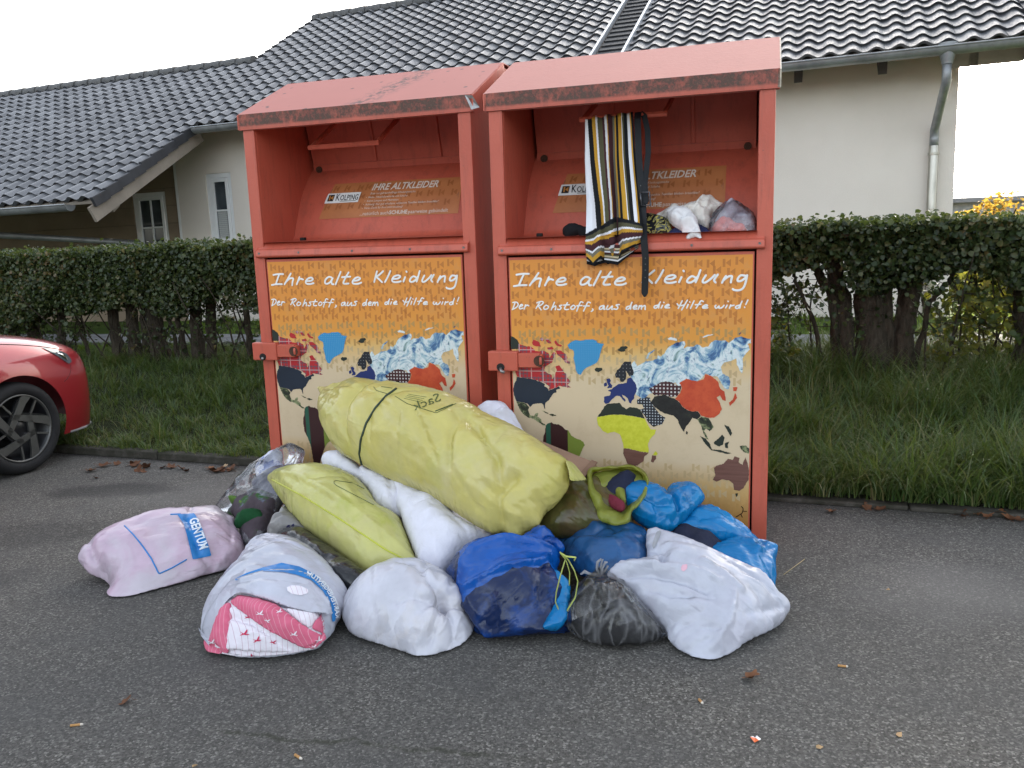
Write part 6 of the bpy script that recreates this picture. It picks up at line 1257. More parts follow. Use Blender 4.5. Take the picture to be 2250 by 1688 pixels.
for k in range(len(rings)-1):
    for i in range(m): mb.f.append((k*m+i, k*m+(i+1) % m, (k+1)*m+(i+1) % m, (k+1)*m+i)); mb.mi.append(0)
o = mb.build('rolled_mouth', F_lime, I, smooth=True); s_ = o.modifiers.new('subdivision', 'SUBSURF'); s_.levels = 1; s_.render_levels = 1
blob('dark_clothes', px('q7', [(950,420),(1200,330),(1500,350),(1720,420),(1700,600),(1500,820),(1380,900),(1150,760),(1000,600)]), [('q7', 1000, 500, 3.52), ('q7', 1400, 850, 3.40), ('q7', 1600, 400, 3.60)], .05, C_navy, I, .016, .8, 4, grow=.08, seed=22, dents=.03)
blob('maroon_garment', px('q7', [(1060,650),(1200,690),(1350,780),(1440,850),(1390,895),(1250,840),(1120,740)]), [('q7', 1060, 650, 3.45), ('q7', 1440, 850, 3.32), ('q7', 1200, 680, 3.44)], .03, C_maroon, I, .014, .8, 3, grow=.05, seed=23)
blob('lime_fold', px('q7', [(1250,580),(1330,530),(1430,560),(1440,780),(1380,760),(1260,680)]), [('q7', 1260, 640, 3.44), ('q7', 1420, 760, 3.36), ('q7', 1400, 560, 3.44)], .025, F_lime, I, .014, .8, 3, grow=.05, seed=24)
blob('lime_lining', px('q7', [(900,320),(1200,250),(1500,240),(1690,300),(1680,430),(1300,400),(1100,520),(990,540),(930,470)]), [('q7', 950, 450, 3.50), ('q7', 1650, 420, 3.50), ('q7', 1300, 250, 3.60)], .015, F_lime, I, .014, .8, 3, grow=.08, seed=25, gdir=(-1, 1, .06))
# H: dull blue bag under it
H = bag_thing('bin_bag', at('V', 1300, 1220, 3.25), 'dull dark blue bag squeezed under the open lime bag', 'bag')
blob('film', px('q7', [(260,1280),(420,1235),(800,1260),(1200,1220),(1500,1180),(1760,1200),(1800,1400),(1760,1700),(1500,1950),(1000,2000),(600,1850),(380,1550)]), [('q7', 600, 1800, 3.16), ('q7', 1700, 1700, 3.10), ('q7', 1000, 1240, 3.42)], .10, F_dblue, H, .016, .8, 3, .9, creases=[(px('q7', [(420,1400),(800,1560),(1300,1480)]), .02, 9), (px('q7', [(1740,1320),(1500,1430),(1280,1560)]), .02, 8)], grow=.04, gdir=(1, .25, .05), seed=26, dents=.02)
# G: bright blue bag with twisted neck
Gb = bag_thing('bin_bag', at('q5', 1500, 1000, 3.2), 'bright blue bag with a long twisted neck leaning on the bin door', 'bag')
blob('body', px('q5', [(1020,960),(1080,870),(1300,835),(1600,850),(1800,930),(1880,1010),(1905,1120),(1915,1260),(1905,1450),(1880,1560),(1760,1600),(1560,1560),(1300,1400),(1100,1200)]), [('q5', 1100, 1000, 3.27), ('q5', 1850, 1950, 2.99), ('q5', 1850, 1000, 3.38)], .10, F_blue, Gb, .016, .8, 3, .9, creases=[(px('q5', [(1640,950),(1640,1050),(1700,1120),(1770,1060)]), .014, 8), (px('q5', [(1860,1000),(1780,1130)]), -.02, 6), (px('q5', [(1460,1000),(1560,1170)]), -.016, 7)], grow=.05, gdir=(1, .6, .05), gknots=[(*px('q5', [(1850,985)])[0], .15, 50)], seed=31, dents=.02)
blob('bottom_corner', px('q4', [(1690,1290),(1760,1260),(1805,1268),(1790,1330),(1762,1372),(1715,1382),(1690,1350)]), [('q4', 1700, 1290, 3.02), ('q4', 1755, 1375, 2.93), ('q4', 1800, 1270, 3.05)], .025, F_blue, Gb, .012, .8, 3, grow=.05, seed=35)
blob('neck', px('q5', [(650,640),(760,520),(900,380),(1000,420),(1200,530),(1450,670),(1650,790),(1800,890),(1870,985),(1800,930),(1700,890),(1500,870),(1300,840),(1100,790),(900,720)]), [('q5', 700, 640, 3.40), ('q5', 1860, 970, 3.36), ('q5', 1000, 430, 3.56)], .06, F_blue, Gb, .014, .8, 3, .8, creases=[(px('q5', [(900,640),(1200,690),(1500,800)]), .01, 7), (px('q5', [(1020,450),(1100,560)]), -.012, 5)], grow=.05, gdir=(1, .5, .06), seed=32, dents=.012)
blob('twisted_mouth', px('q5', [(-130,190),(-40,120),(100,75),(220,85),(330,130),(400,180),(480,200),(520,120),(600,60),(700,75),(850,150),(990,245),(985,310),(900,380),(780,520),(650,620),(540,700),(420,690),(250,620),(90,520),(-20,380),(-100,270)]), [('q5', -100, 220, 3.46), ('q5', 950, 270, 3.54), ('q5', 450, 690, 3.34)], .085, F_blue, Gb, .013, .8, 3, .8, creases=[(px('q5', [(490,210),(520,350),(600,480),(580,600)]), .045, 9), (px('q5', [(-80,240),(100,350),(330,460),(480,490)]), .025, 7), (px('q5', [(470,200),(480,470)]), -.012, 5), (px('q5', [(520,200),(620,470),(590,620)]), -.02, 6), (px('q5', [(620,80),(640,200),(520,210)]), .02, 8), (px('q5', [(300,510),(350,600),(550,630)]), .015, 6)], grow=.05, gknots=[(*px('q5', [(520,560)])[0], .2, 55)], seed=33, dents=.02, kb=.18)
blob('dark_contents', px('q5', [(560,700),(680,640),(900,730),(1100,800),(1300,850),(1150,930),(1030,1000),(850,960),(600,820)]), [('q5', 600, 720, 3.36), ('q5', 1030, 980, 3.22), ('q5', 1250, 850, 3.36)], .04, C_navy, Gb, .016, .8, 3, grow=.05, seed=34, dents=.015)
# F: big white carrier bag in front
Fb = bag_thing('carrier_bag', at('q4', 1350, 1150, 2.9), 'large white carrier bag with cut-out handle, lying against the bright blue bag', 'bag')
fo, fbv = blob('film', px('q4', [(863,592),(880,578),(935,578),(965,602),(1100,660),(1300,765),(1450,835),(1600,900),(1750,1010),(1840,1090),(1872,1130),(1850,1190),(1800,1280),(1700,1360),(1560,1450),(1450,1560),(1380,1602),(1300,1620),(1200,1575),(1110,1490),(1040,1400),(1012,1330),(1008,1290),(930,1200),(850,1110),(780,1020),(700,960),(620,930),(580,900),(612,850),(680,808),(760,813),(850,822),(872,800),(860,700)]), [('q4', 1300, 1610, 2.68), ('q4', 1860, 1130, 2.98), ('q4', 900, 590, 3.22)], .15, F_white, Fb, .015, .8, 3, .85, creases=[(px('q4', [(870,800),(960,830),(940,900)]), .05, 9), (px('q4', [(600,900),(800,960),(1000,1040),(1220,1160)]), .035, 8), (px('q4', [(640,960),(860,1060),(1100,1170)]), .02, 6), (px('q4', [(720,870),(900,940),(1120,1010),(1300,1110)]), -.018, 6), (px('q4', [(1090,1400),(1200,1370),(1300,1400)]), .016, 5), (px('q4', [(1050,1350),(1180,1330)]), .014, 5), (px('q4', [(1150,1480),(1260,1450)]), .014, 5), (px('q4', [(1400,930),(1560,1040),(1680,1120)]), .016, 5), (px('q4', [(1560,900),(1680,1000),(1760,1060)]), .016, 5), (px('q4', [(1500,1290),(1640,1250),(1780,1190)]), .015, 6), (px('q4', [(980,760),(1150,800),(1350,880)]), .012, 6), (px('q4', [(1180,960),(1320,1050),(1450,1160)]), -.02, 8), (px('q4', [(1480,850),(1620,980),(1700,1090)]), -.016, 6), (px('q4', [(1400,1180),(1380,1350),(1280,1500)]), -.016, 10), (px('q4', [(900,640),(930,800)]), .012, 6), (px('q4', [(850,1050),(1000,1150),(1250,1210)]), .012, 8), (px('q4', [(1020,1300),(1200,1280)]), .012, 8)], grow=.035, gdir=(1, .75, .045), gknots=[(*px('q4', [(1860,1130)])[0], .14, 60), (*px('q4', [(880,800)])[0], .16, 40), (*px('q4', [(1300,1610)])[0], .12, 60)], seed=41, dents=.016)
def patch_on(name, bv, poly, mat, parent, off=.003, step=5.0):
    lp = resample(np.array(poly, float), step); lo, hi = lp.min(0), lp.max(0); g = np.array([(x, y) for x in np.arange(lo[0], hi[0], step) for y in np.arange(lo[1], hi[1], step)]).reshape(-1, 2); g = g[inpoly(g, lp)] if len(g) else g
    if len(g): g = g[seg_dist(g, lp) > step*.5]
    vo, eo, fo, *_ = delaunay_2d_cdt([Vector(q) for q in lp]+[Vector(q) for q in g], [(i, (i+1) % len(lp)) for i in range(len(lp))], [list(range(len(lp)))], 1, 1e-4)
    loc = np.array(parent.location); mb = MB(); ok = {}
    for i, v in enumerate(vo):
        p = on(bv, v[0], v[1], off)
        if p is not None: ok[i] = len(mb.v); mb.v.append(tuple(map(float, p-loc)))
    for f in fo:
        if all(i in ok for i in f): mb.f.append(tuple(ok[i] for i in f)); mb.mi.append(0)
    return mb.build(name, mat, parent, smooth=True) if mb.f else None
patch_on('handle_hole', fbv, px('q4', [(918,640),(935,600),(960,592),(966,610),(950,650),(925,705),(912,722),(902,700)]), simple('grey_inside', (.34, .35, .38), .5, .3), Fb, .003, 3)
patch_on('pink_print', fbv, px('q4', [(1105,850),(1120,825),(1150,830),(1148,860),(1125,880),(1108,872)]), simple('pink_through_film', (.72, .42, .5), .4, .4), Fb, .002, 3)
# E: clear bag of black clothes, knotted
Eb = bag_thing('knotted_bag', at('q4', 620, 1200, 2.95), 'transparent knotted bag of black clothes beside the large white carrier bag', 'bag')
ea = [('q4', 600, 1470, 2.80), ('q4', 1000, 1340, 2.84), ('q4', 540, 900, 3.06)]
eo, ebv = blob('film', px('q4', [(520,880),(560,880),(590,905),(640,950),(720,1000),(800,1080),(870,1160),(930,1220),(1010,1300),(1002,1380),(930,1430),(840,1462),(720,1476),(600,1482),(450,1430),(360,1350),(300,1290),(288,1220),(320,1100),(360,1010),(420,940),(480,915)]), ea, .14, F_clearg, Eb, .014, .8, 3, .9, grow=.02, gknots=[(*px('q4', [(540,895)])[0], .30, 110)], seed=51, dents=.008, creases=[(px('q4', [(540,900),(520,1050),(560,1200)]), -.014, 5), (px('q4', [(550,900),(640,1000),(760,1200)]), -.014, 5), (px('q4', [(530,900),(430,1030),(350,1200)]), -.012, 5), (px('q4', [(560,920),(720,1030),(900,1230)]), -.012, 5)])
blob('black_clothes', px('q4', [(560,1150),(700,1090),(850,1180),(960,1290),(970,1370),(840,1440),(620,1455),(450,1400),(350,1320),(330,1230),(430,1200)]), ea, .12, C_dark, Eb, .02, .75, 4, .9, grow=.06, seed=52, dents=.015)
mb = MB(); loc = np.array(Eb.location)
for pl, w in (([(535,905),(515,860),(520,815),(545,790)], .011), ([(545,905),(555,850),(575,815),(590,815)], .010), ([(545,905),(540,850),(553,800),(560,795)], .008), ([(540,905),(470,900),(430,880),(400,900)], .012), ([(540,905),(575,870),(592,840)], .008)): 
    P_ = [at('q4', x, y, 3.0)-loc for x, y in pl]; mb.tube(P_, [w*1.4, w, w*1.1, w*.5][:len(P_)], 7, flat=.45)
mb.build('knot', film('knotted_film', (.45, .46, .49), rough=.15, transl=.3, facet=.4, fs=18, clear=.3), Eb, smooth=True)
# D: royal blue bag with drawstring
Db = bag_thing('drawstring_bag', at('q3', 1550, 600, 3.0), 'royal blue drawstring bag in front of the big yellow sack', 'bag')
da = [('q3', 1450, 1010, 2.92), ('q3', 2040, 860, 2.92), ('q3', 1500, 130, 3.26)]
do, dbv = blob('film', px('q3', [(1028,490),(1050,390),(1110,290),(1200,200),(1300,150),(1450,118),(1560,125),(1660,150),(1760,170),(1880,190),(1960,235),(1950,300),(1920,370),(1965,420),(2022,520),(2032,640),(2010,760),(2050,840),(2050,900),(1950,950),(1800,970),(1650,1000),(1500,1026),(1350,1012),(1262,980),(1250,900),(1215,800),(1150,690),(1080,600),(1040,550)]), da, .18, [F_royal, F_royald], Db, .015, .8, 3, .9, creases=[(px('q3', [(1190,600),(1210,420),(1320,280),(1600,180),(1940,260)]), -.03, 8), (px('q3', [(1220,640),(1500,560),(1760,470),(1900,380)]), -.022, 8), (px('q3', [(1250,700),(1320,800),(1350,870)]), -.015, 6), (px('q3', [(1850,430),(1830,800)]), .014, 10)], grow=.04, gdir=(1, -.35, .05), gknots=[(*px('q3', [(1950,270)])[0], .25, 90)], seed=61, dents=.018, regions=[(px('q3', wiggle([(1190,640),(1240,760),(1300,700),(1500,610),(1700,540),(1830,480),(1900,420),(2040,520),(2060,900),(1800,1000),(1500,1040),(1250,1000),(1200,800)], 16, 45)), 1), (px('q3', [(1020,560),(1020,450),(1100,330),(1180,300),(1190,420),(1170,600),(1100,640)]), 1)])
blob('frill', px('q3', [(1640,140),(1700,80),(1780,18),(1850,50),(1920,120),(1995,200),(1960,240),(1880,200),(1760,180)]), [('q3', 1650, 150, 3.20), ('q3', 1990, 200, 3.16), ('q3', 1790, 20, 3.26)], .035, F_royal, Db, .012, .8, 3, .8, grow=.10, gknots=[(*px('q3', [(1950,250)])[0], .3, 60)], seed=62, dents=.01, kb=.15)
blob('light_blue_fold', px('q3', [(1900,370),(1960,430),(2020,520),(2010,640),(1990,740),(1960,850),(1900,880),(1820,840),(1870,720),(1900,600),(1890,480)]), [('q3', 1900, 400, 3.02), ('q3', 1850, 840, 2.84), ('q3', 2015, 560, 3.0)], .045, F_blue, Db, .013, .8, 3, .9, grow=.06, gdir=(.2, 1, .08), seed=63, dents=.01)
mb = MB(); loc = np.array(Db.location)
for pl in ([(1955,235),(2000,290),(1960,420),(1925,560),(1918,640),(1975,765)], [(1955,235),(2020,290),(2070,380),(2100,470),(2080,600),(1975,765)], [(1960,240),(2010,270),(2085,275),(2070,300)], [(2005,300),(2035,400),(2030,500)]):
    P_ = smooth_loop(px('q3', pl), 1); pp = [CAM_O+ray(*q)*(2.88/ray(*q)[1]) for q in resample_open(np.array(px('q3', pl)), 6)]; mb.tube([p-loc for p in pp], .0085, 6, flat=.25)
mb.build('drawstring', simple('lime_tape', (.42, .48, .12), .5, .4, .12, 20), Db, smooth=True)
# C: round white bag
Cb = bag_thing('stuffed_bag', at('q3', 720, 800, 3.0), 'round tightly stuffed white bag in the middle of the front row', 'bag')
co, cbv = blob('film', px('q3', [(178,660),(240,560),(330,495),(430,430),(540,390),(680,381),(830,395),(950,440),(1050,500),(1150,580),(1212,645),(1252,760),(1263,880),(1240,980),(1180,1080),(1080,1160),(960,1205),(840,1216),(760,1195),(650,1120),(520,1050),(400,985),(300,930),(228,860),(185,770)]), [('q3', 840, 1210, 2.78), ('q3', 1260, 880, 2.98), ('q3', 680, 382, 3.28)], .20, F_white2, Cb, .015, .8, 3, .95, creases=[(px('q3', [(985,880),(990,884)]), .06, 16), (px('q3', [(985,880),(900,780),(830,690),(880,560)]), .022, 6), (px('q3', [(985,880),(960,1010),(900,1120)]), .018, 6), (px('q3', [(985,880),(1060,960),(1080,1100)]), .018, 5), (px('q3', [(985,880),(1120,860),(1220,830)]), .016, 5), (px('q3', [(985,880),(880,900),(740,890),(600,900)]), .014, 5), (px('q3', [(820,670),(760,600),(640,560)]), .014, 5), (px('q3', [(985,880),(1090,780)]), .010, 6), (px('q3', [(985,880),(1130,1060)]), .010, 6), (px('q3', [(985,880),(760,980)]), .010, 6), (px('q3', [(430,560),(420,800),(500,1020)]), .009, 4), (px('q3', [(470,540),(455,800),(540,1040)]), -.008, 4), (px('q3', [(280,800),(330,900)]), .008, 4)], grow=.02, gdir=(.15, 1, .012), gknots=[(*px('q3', [(985,880)])[0], .30, 55)], seed=71, dents=.010)
# A: pink-filled clothing-collection bag
Ab = bag_thing('collection_bag', at('q1', 600, 850, 3.7), 'closed white collection bag with pink filling and a broad blue lettered band', 'bag')
ao, abv = blob('film', px('q1', [(62,815),(110,740),(200,680),(300,622),(420,580),(560,540),(690,520),(850,515),(970,484),(1040,500),(1090,540),(1132,562),(1142,630),(1180,700),(1200,785),(1160,850),(1100,910),(1050,945),(960,975),(880,1010),(780,1060),(640,1110),(520,1160),(420,1186),(330,1187),(278,1155),(260,1090),(280,1035),(240,970),(205,945),(130,910),(85,860)]), [('q1', 330, 1180, 3.42), ('q1', 1190, 790, 3.80), ('q1', 690, 520, 3.98)], .15, F_pinkw, Ab, .016, .8, 3, .85, creases=[(px('q1', [(880,840),(900,900),(980,950)]), .02, 7), (px('q1', [(840,560),(820,700),(880,860)]), .016, 6), (px('q1', [(290,1080),(560,1010),(900,870),(1190,770)]), -.006, 5), (px('q1', [(140,720),(180,850),(280,1030)]), .03, 9), (px('q1', [(1040,520),(1100,650),(1100,780)]), .012, 7)], grow=.03, gdir=(1, -.35, .02), gknots=[(*px('q1', [(80,830)])[0], .15, 50), (*px('q1', [(1180,790)])[0], .15, 50)], seed=81, dents=.014)
patch_on('blue_band', abv, px('q1', [(735,522),(850,515),(880,560),(905,620),(930,690),(950,740),(966,803),(910,815),(840,828),(825,760),(800,660),(780,590)]), M_print, Ab, .005, 4)
text_on('lettering', abv, 'GENTUM', px('q1', [(815,556)])[0], (5.9, 16.6), (27, -8.5), M_wprint, Ab, .014, bold=.03)
strip_on('printed_line', abv, px('q1', [(380,600),(440,660),(500,735),(560,820),(612,925),(700,885),(800,828)]), .0035, M_print, Ab, .001); strip_on('printed_line', abv, px('q1', [(690,524),(760,522)]), .004, M_print, Ab, .001)
# B: open collection bag with pink bedding
Bb = bag_thing('collection_bag', at('q1', 1350, 1150, 3.1), 'white collection bag open to the camera, pink bird-patterned bedding inside', 'bag')
ba = [('q1', 1150, 1545, 2.82), ('q1', 1880, 1040, 3.12), ('q1', 1280, 705, 3.55)]
bo_, bbv = blob('film', px('q1', [(1210,742),(1280,705),(1400,697),(1520,710),(1640,760),(1750,850),(1830,950),(1888,1030),(1872,1120),(1830,1200),(1790,1290),(1745,1345),(1700,1430),(1590,1475),(1400,1532),(1200,1556),(1060,1535),(960,1480),(910,1390),(898,1295),(930,1190),(1000,1080),(1080,970),(1150,890),(1190,800)]), ba, .17, F_white, Bb, .016, .85, 3, .9, creases=[(px('q1', [(1140,960),(1300,890),(1450,850),(1600,890),(1740,1000),(1810,1200)]), .006, 8), (px('q1', [(1220,760),(1400,830),(1500,850)]), .010, 5), (px('q1', [(1230,800),(1330,860)]), .008, 4)], grow=.03, gdir=(1, -.3, .03), gknots=[(*px('q1', [(1210,745)])[0], .16, 60)], seed=91, dents=.012)
b = NB('pink_bedding'); P = b.obj(); S = b.sep(b.mapping(P, rot=(.5, .2, .4))); ln = b.ramp(b.math('FRACT', b.math('MULTIPLY', S[0], 62)), [(0, 1), (.12, 1), (.14, 0)]); c = b.mix(b.math('MULTIPLY', ln, .45), b.ramp(b.noise(P, 12, 3, .6), [(.3, (.58, .11, .19)), (.7, (.66, .16, .25))]), (.72, .45, .5)); C_pink = b.done(b.pbr(c, .85, .2, 0, b.bump(b.noise(P, 30, 4, .6), .004)))
b = NB('striped_bedding'); P = b.obj(); S = b.sep(b.mapping(P, rot=(.6, .3, -.5))); ln = b.ramp(b.math('FRACT', b.math('MULTIPLY', S[0], 58)), [(0, 1), (.07, 1), (.09, 0)]); c = b.mix(b.math('MULTIPLY', ln, .75), (.74, .70, .76), (.46, .26, .34)); C_stripe = b.done(b.pbr(c, .85, .2, 0, b.bump(b.noise(P, 30, 4, .6), .004)))
sh_ = .125
def bed(nm, lp, m_, T_, sh, sd, cr=()): return blob(nm, px('q1', lp), ba, T_, m_, Bb, .013, .15, 3, .9, grow=.05, seed=sd, drape=sh, dents=.008, creases=cr)
_, bv1 = bed('striped_sheet', [(1040,1130),(1160,1090),(1350,1130),(1560,1170),(1700,1200),(1735,1320),(1690,1450),(1550,1478),(1380,1525),(1200,1548),(1075,1532),(1000,1500),(980,1300)], C_stripe, .035, (bbv, .010), 92, [(px('q1', [(1100,1230),(1250,1300),(1450,1420),(1600,1470)]), .02, 6)])
_, bv2 = bed('pink_hem', [(1085,1110),(1110,1140),(1108,1250),(1095,1400),(1068,1525),(1000,1528),(950,1510),(935,1430),(960,1330),(1000,1220),(1045,1150)], C_pink, .03, (bbv, .016), 93)
_, bv3 = bed('pink_fold', [(1095,1105),(1160,1062),(1300,1085),(1420,1140),(1500,1200),(1620,1290),(1745,1355),(1755,1405),(1700,1440),(1660,1455),(1560,1420),(1420,1350),(1300,1280),(1190,1200),(1110,1140)], C_pink, .028, (bv1, .006), 94, [(px('q1', [(1110,1130),(1300,1270),(1600,1440)]), .012, 6)])
_, bv4 = bed('pink_corner', [(1640,1290),(1690,1230),(1755,1175),(1752,1300),(1740,1345),(1690,1320)], C_pink, .02, (bv1, .004), 95)
_, bv5 = bed('striped_sheet', [(1420,1140),(1550,1160),(1690,1180),(1690,1230),(1630,1295),(1560,1260),(1480,1190)], C_stripe, .022, (bv1, .002), 96)
def bird(bv, x, y, s, a, m_, nm='bird_print'):
    c_, s_ = math.cos(a)*s, math.sin(a)*s; R = lambda q: (x+q[0]*c_-q[1]*s_, y+q[0]*s_+q[1]*c_)
    for poly in ([(-1, -.05), (-.3, .12), (.3, .1), (1, -.1), (.5, .3), (-.2, .35)], [(-.1, .1), (.15, -.7), (.35, -.9), (.38, -.3), (.3, .15)], [(-.35, .25), (-.8, .75), (-.35, .55), (0, .3)]):
        patch_on(nm, bv, px('q1', [R(q) for q in poly]), m_, Bb, .004, 4)
M_bird = simple('crimson_print', (.5, .03, .09), .8, .2); M_birdw = simple('white_bird_print', (.78, .70, .75), .8, .2)
for x, y, s, a in ((1190,1325,36,.3), (1275,1370,32,.1), (1235,1490,32,-.4), (1210,1215,24,.3), (1370,1305,22,-.3), (1385,1385,26,.7)): bird(bv1, x, y, s, a, M_bird)
for x, y, s, a in ((1295,1190,30,.4), (1425,1175,26,.2), (1345,1240,24,.9), (1525,1330,30,.4), (1690,1370,30,-.2), (1660,1415,22,.5)): bird(bv3, x, y, s, a, M_birdw)
for x, y, s, a in ((970,1385,28,.3), (1040,1480,26,-.4)): bird(bv2, x, y, s, a, M_birdw)
# film lip over the bedding with cut-out handle, blue band
lo_, lbv = blob('film_lip', px('q1', [(898,1310),(925,1200),(1000,1080),(1080,975),(1130,955),(1300,900),(1500,890),(1640,930),(1740,1040),(1790,1180),(1760,1200),(1700,1192),(1600,1185),(1450,1142),(1300,1090),(1160,1058),(1090,1095),(1040,1160),(990,1250),(965,1340),(945,1430),(915,1390)]), ba, .018, F_white, Bb, .013, .15, 3, 1.2, grow=.03, seed=97, drape=(bbv, .045), dents=.006, creases=[(px('q1', [(1100,1000),(1300,960),(1600,1000)]), .008, 8)])
patch_on('blue_band', lbv, px('q1', [(1125,958),(1200,920),(1310,882),(1440,850),(1560,875),(1660,925),(1730,1000),(1790,1080),(1815,1200),(1800,1245),(1782,1250),(1775,1130),(1720,1040),(1640,965),(1540,930),(1450,912),(1300,905),(1200,935),(1130,972)]), M_print, Bb, .005, 4)
patch_on('blue_band', bbv, px('q1', [(1125,958),(1200,920),(1310,882),(1440,850),(1560,875),(1660,925),(1730,1000),(1790,1080),(1815,1200),(1800,1245),(1782,1250),(1775,1130),(1720,1040),(1640,965),(1540,930),(1450,912),(1300,905),(1200,935),(1130,972)]), M_print, Bb, .006, 4)
arc = np.array(px('q1', [(1815,1235),(1800,1140),(1760,1050),(1700,978),(1620,930),(1530,905),(1440,893),(1350,893),(1260,905)])); arcL = np.r_[0, np.cumsum(np.linalg.norm(np.diff(arc, axis=0), axis=1))]
def arc_pt(a, c_):
    s = a*14.5+3; p = np.array([np.interp(s, arcL, arc[:, k]) for k in (0, 1)]); p2 = np.array([np.interp(s+2, arcL, arc[:, k]) for k in (0, 1)]); t = (p2-p); t /= max(np.linalg.norm(t), 1e-6); nn = np.array([t[1], -t[0]]); return tuple(p-nn*(c_*14-2))
for bv_ in (bbv, lbv): text_on('lettering', bv_, 'ALTKLEIDER · KARTENEIGENTUM'[13:], None, None, None, M_wprint, Bb, .010, bold=.03, curve=arc_pt)
patch_on('handle_hole', lbv, px('q1', [(1475,1015),(1510,1002),(1570,1006),(1620,1030),(1618,1055),(1570,1070),(1510,1060),(1480,1040)]), C_stripe, Bb, .004, 4)
# M: clear bag of clothes leaning on the left bin
Mb_ = bag_thing('transparent_bag', at('q6', 800, 800, 4.1), 'clear plastic bag of dark and green clothes propped against a bin post', 'bag')
ma = [('q6', 520, 1620, 3.86), ('q6', 1090, 1010, 4.0), ('q6', 1300, 165, 4.40)]
blob('film', px('q6', [(68,1112),(160,1010),(300,870),(500,700),(720,480),(900,350),(1050,240),(1180,165),(1350,158),(1445,200),(1405,330),(1390,500),(1300,700),(1180,900),(1090,1010),(1000,1150),(930,1200),(900,1350),(790,1500),(700,1590),(520,1645),(470,1450),(400,1240),(250,1150)]), ma, .10, F_clear, Mb_, .014, .8, 3, .85, grow=.06, gdir=(-1, 1, .08), seed=101, dents=.02, creases=[(px('q6', [(250,1100),(500,1020),(720,990)]), -.02, 6), (px('q6', [(1350,190),(1230,370),(1050,540)]), -.02, 6), (px('q6', [(930,780),(760,1050)]), -.015, 4)])
_, mbv = blob('dark_clothes', px('q6', [(270,1150),(450,1000),(650,880),(850,820),(1080,900),(1080,1010),(990,1160),(920,1340),(800,1480),(700,1575),(540,1620),(480,1440),(400,1240)]), ma, .085, C_mixed, Mb_, .018, .8, 3, .9, grow=.08, seed=102, dents=.02)
blob('grey_clothes', px('q6', [(640,700),(720,640),(900,600),(1150,450),(1350,420),(1380,520),(1150,850),(950,1000),(800,1000),(700,860)]), ma, .06, cloth('grey_blue_cloth', (.13, .13, .17), .25), Mb_, .018, .8, 3, .9, grow=.08, seed=103, dents=.02)
blob('white_shirt', px('q6', [(740,620),(800,480),(930,370),(1100,260),(1150,300),(1120,400),(1150,470),(1000,560),(870,730)]), ma, .05, cloth('white_blue_cloth', (.55, .57, .66), .08, patches=[((.07, .12, .32), 9, .55, .6, .9)]), Mb_, .016, .8, 3, .9, grow=.08, seed=104, dents=.015, shift=.02)
blob('green_top', px('q6', [(480,1060),(600,1050),(740,1180),(700,1300),(560,1180),(440,1140)]), ma, .045, cloth('green_cloth', (.09, .17, .035), .3), Mb_, .016, .8, 3, .9, grow=.06, seed=105, shift=.05)
blob('dark_green_top', px('q6', [(470,1420),(600,1310),(760,1230),(900,1220),(890,1330),(760,1400),(600,1450),(500,1490)]), ma, .045, cloth('dark_green_cloth', (.012, .07, .025), .35), Mb_, .016, .8, 3, .9, grow=.06, seed=106, shift=.05)
# N, O: black bag and grey printed bag under the smaller yellow sack
Nb = bag_thing('bin_bag', at('q9', 1000, 1000, 3.5), 'black bag lying in the gap below the smaller yellow sack', 'bag')
blob('film', px('q9', [(-100,830),(200,790),(450,700),(690,635),(900,760),(1200,980),(1500,1180),(1850,1480),(1700,1750),(1400,1800),(900,1500),(300,1100)]), [('q9', 300, 1050, 3.60), ('q9', 1600, 1700, 3.18), ('q9', 700, 650, 3.66)], .09, F_black, Nb, .018, .8, 3, .9, grow=.04, gdir=(1, .7, .04), seed=111, dents=.015)
Ob = bag_thing('printed_bag', at('q9', 400, 600, 3.75), 'grey bag with a dark blue mark tucked under the smaller yellow sack', 'bag')
_, obv = blob('film', px('q9', [(60,800),(130,640),(230,430),(330,250),(450,330),(600,480),(740,640),(600,690),(450,740),(200,820)]), [('q9', 100, 790, 3.68), ('q9', 700, 640, 3.66), ('q9', 300, 280, 3.86)], .06, F_grey, Ob, .016, .8, 3, .9, grow=.05, gdir=(1, -.5, .05), seed=112, dents=.012)
for pl in ([(270,745),(300,680),(345,640),(375,650),(330,720),(310,748)], [(340,735),(370,660),(400,590),(450,575),(440,640),(400,640),(375,720)], [(430,690),(440,640),(500,560),(528,560),(520,620),(500,690),(470,700),(455,685)]): patch_on('mark', obv, px('q9', pl), M_inkn, Ob, .003, 3)
# ------------------------------------------------------------------ things in the right container's chute, and the litter
def RY(c, x, y, yl):
    (q,) = px(c, [(x, y)]); w = POSE_R @ loc_front(q[0], q[1], yl); return (c, x, y, w.y)
def rl(c, x, y, yl): (q,) = px(c, [(x, y)]); return loc_front(q[0], q[1], yl)
ST_C = dict(white=(.72, .72, .75), black=(.010, .011, .013), olive=(.085, .08, .045), mustard=(.50, .27, .035), maroon=(.06, .022, .026), cream=(.6, .5, .33), grey=(.16, .15, .11))
STK = list(ST_C); STM = [cloth('trouser_'+k, v, .08, bump=.001, bscale=60) for k, v in ST_C.items()]
SEQ = [('white', .06), ('black', .10), ('mustard', .085), ('white', .045), ('olive', .12), ('maroon', .05), ('white', .055), ('mustard', .02), ('maroon', .125), ('grey', .05), ('mustard', .03), ('black', .045), ('mustard', .085), ('white', .02), ('olive', .04), ('black', .075), ('white', .065), ('mustard', .03), ('black', .05)]
tot = sum(w for _, w in SEQ); edges = np.cumsum([w/tot for _, w in SEQ])
CSEQ = [('black', .10), ('olive', .11), ('white', .05), ('mustard', .09), ('maroon', .16), ('white', .05), ('grey', .09), ('mustard', .12), ('black', .08)]
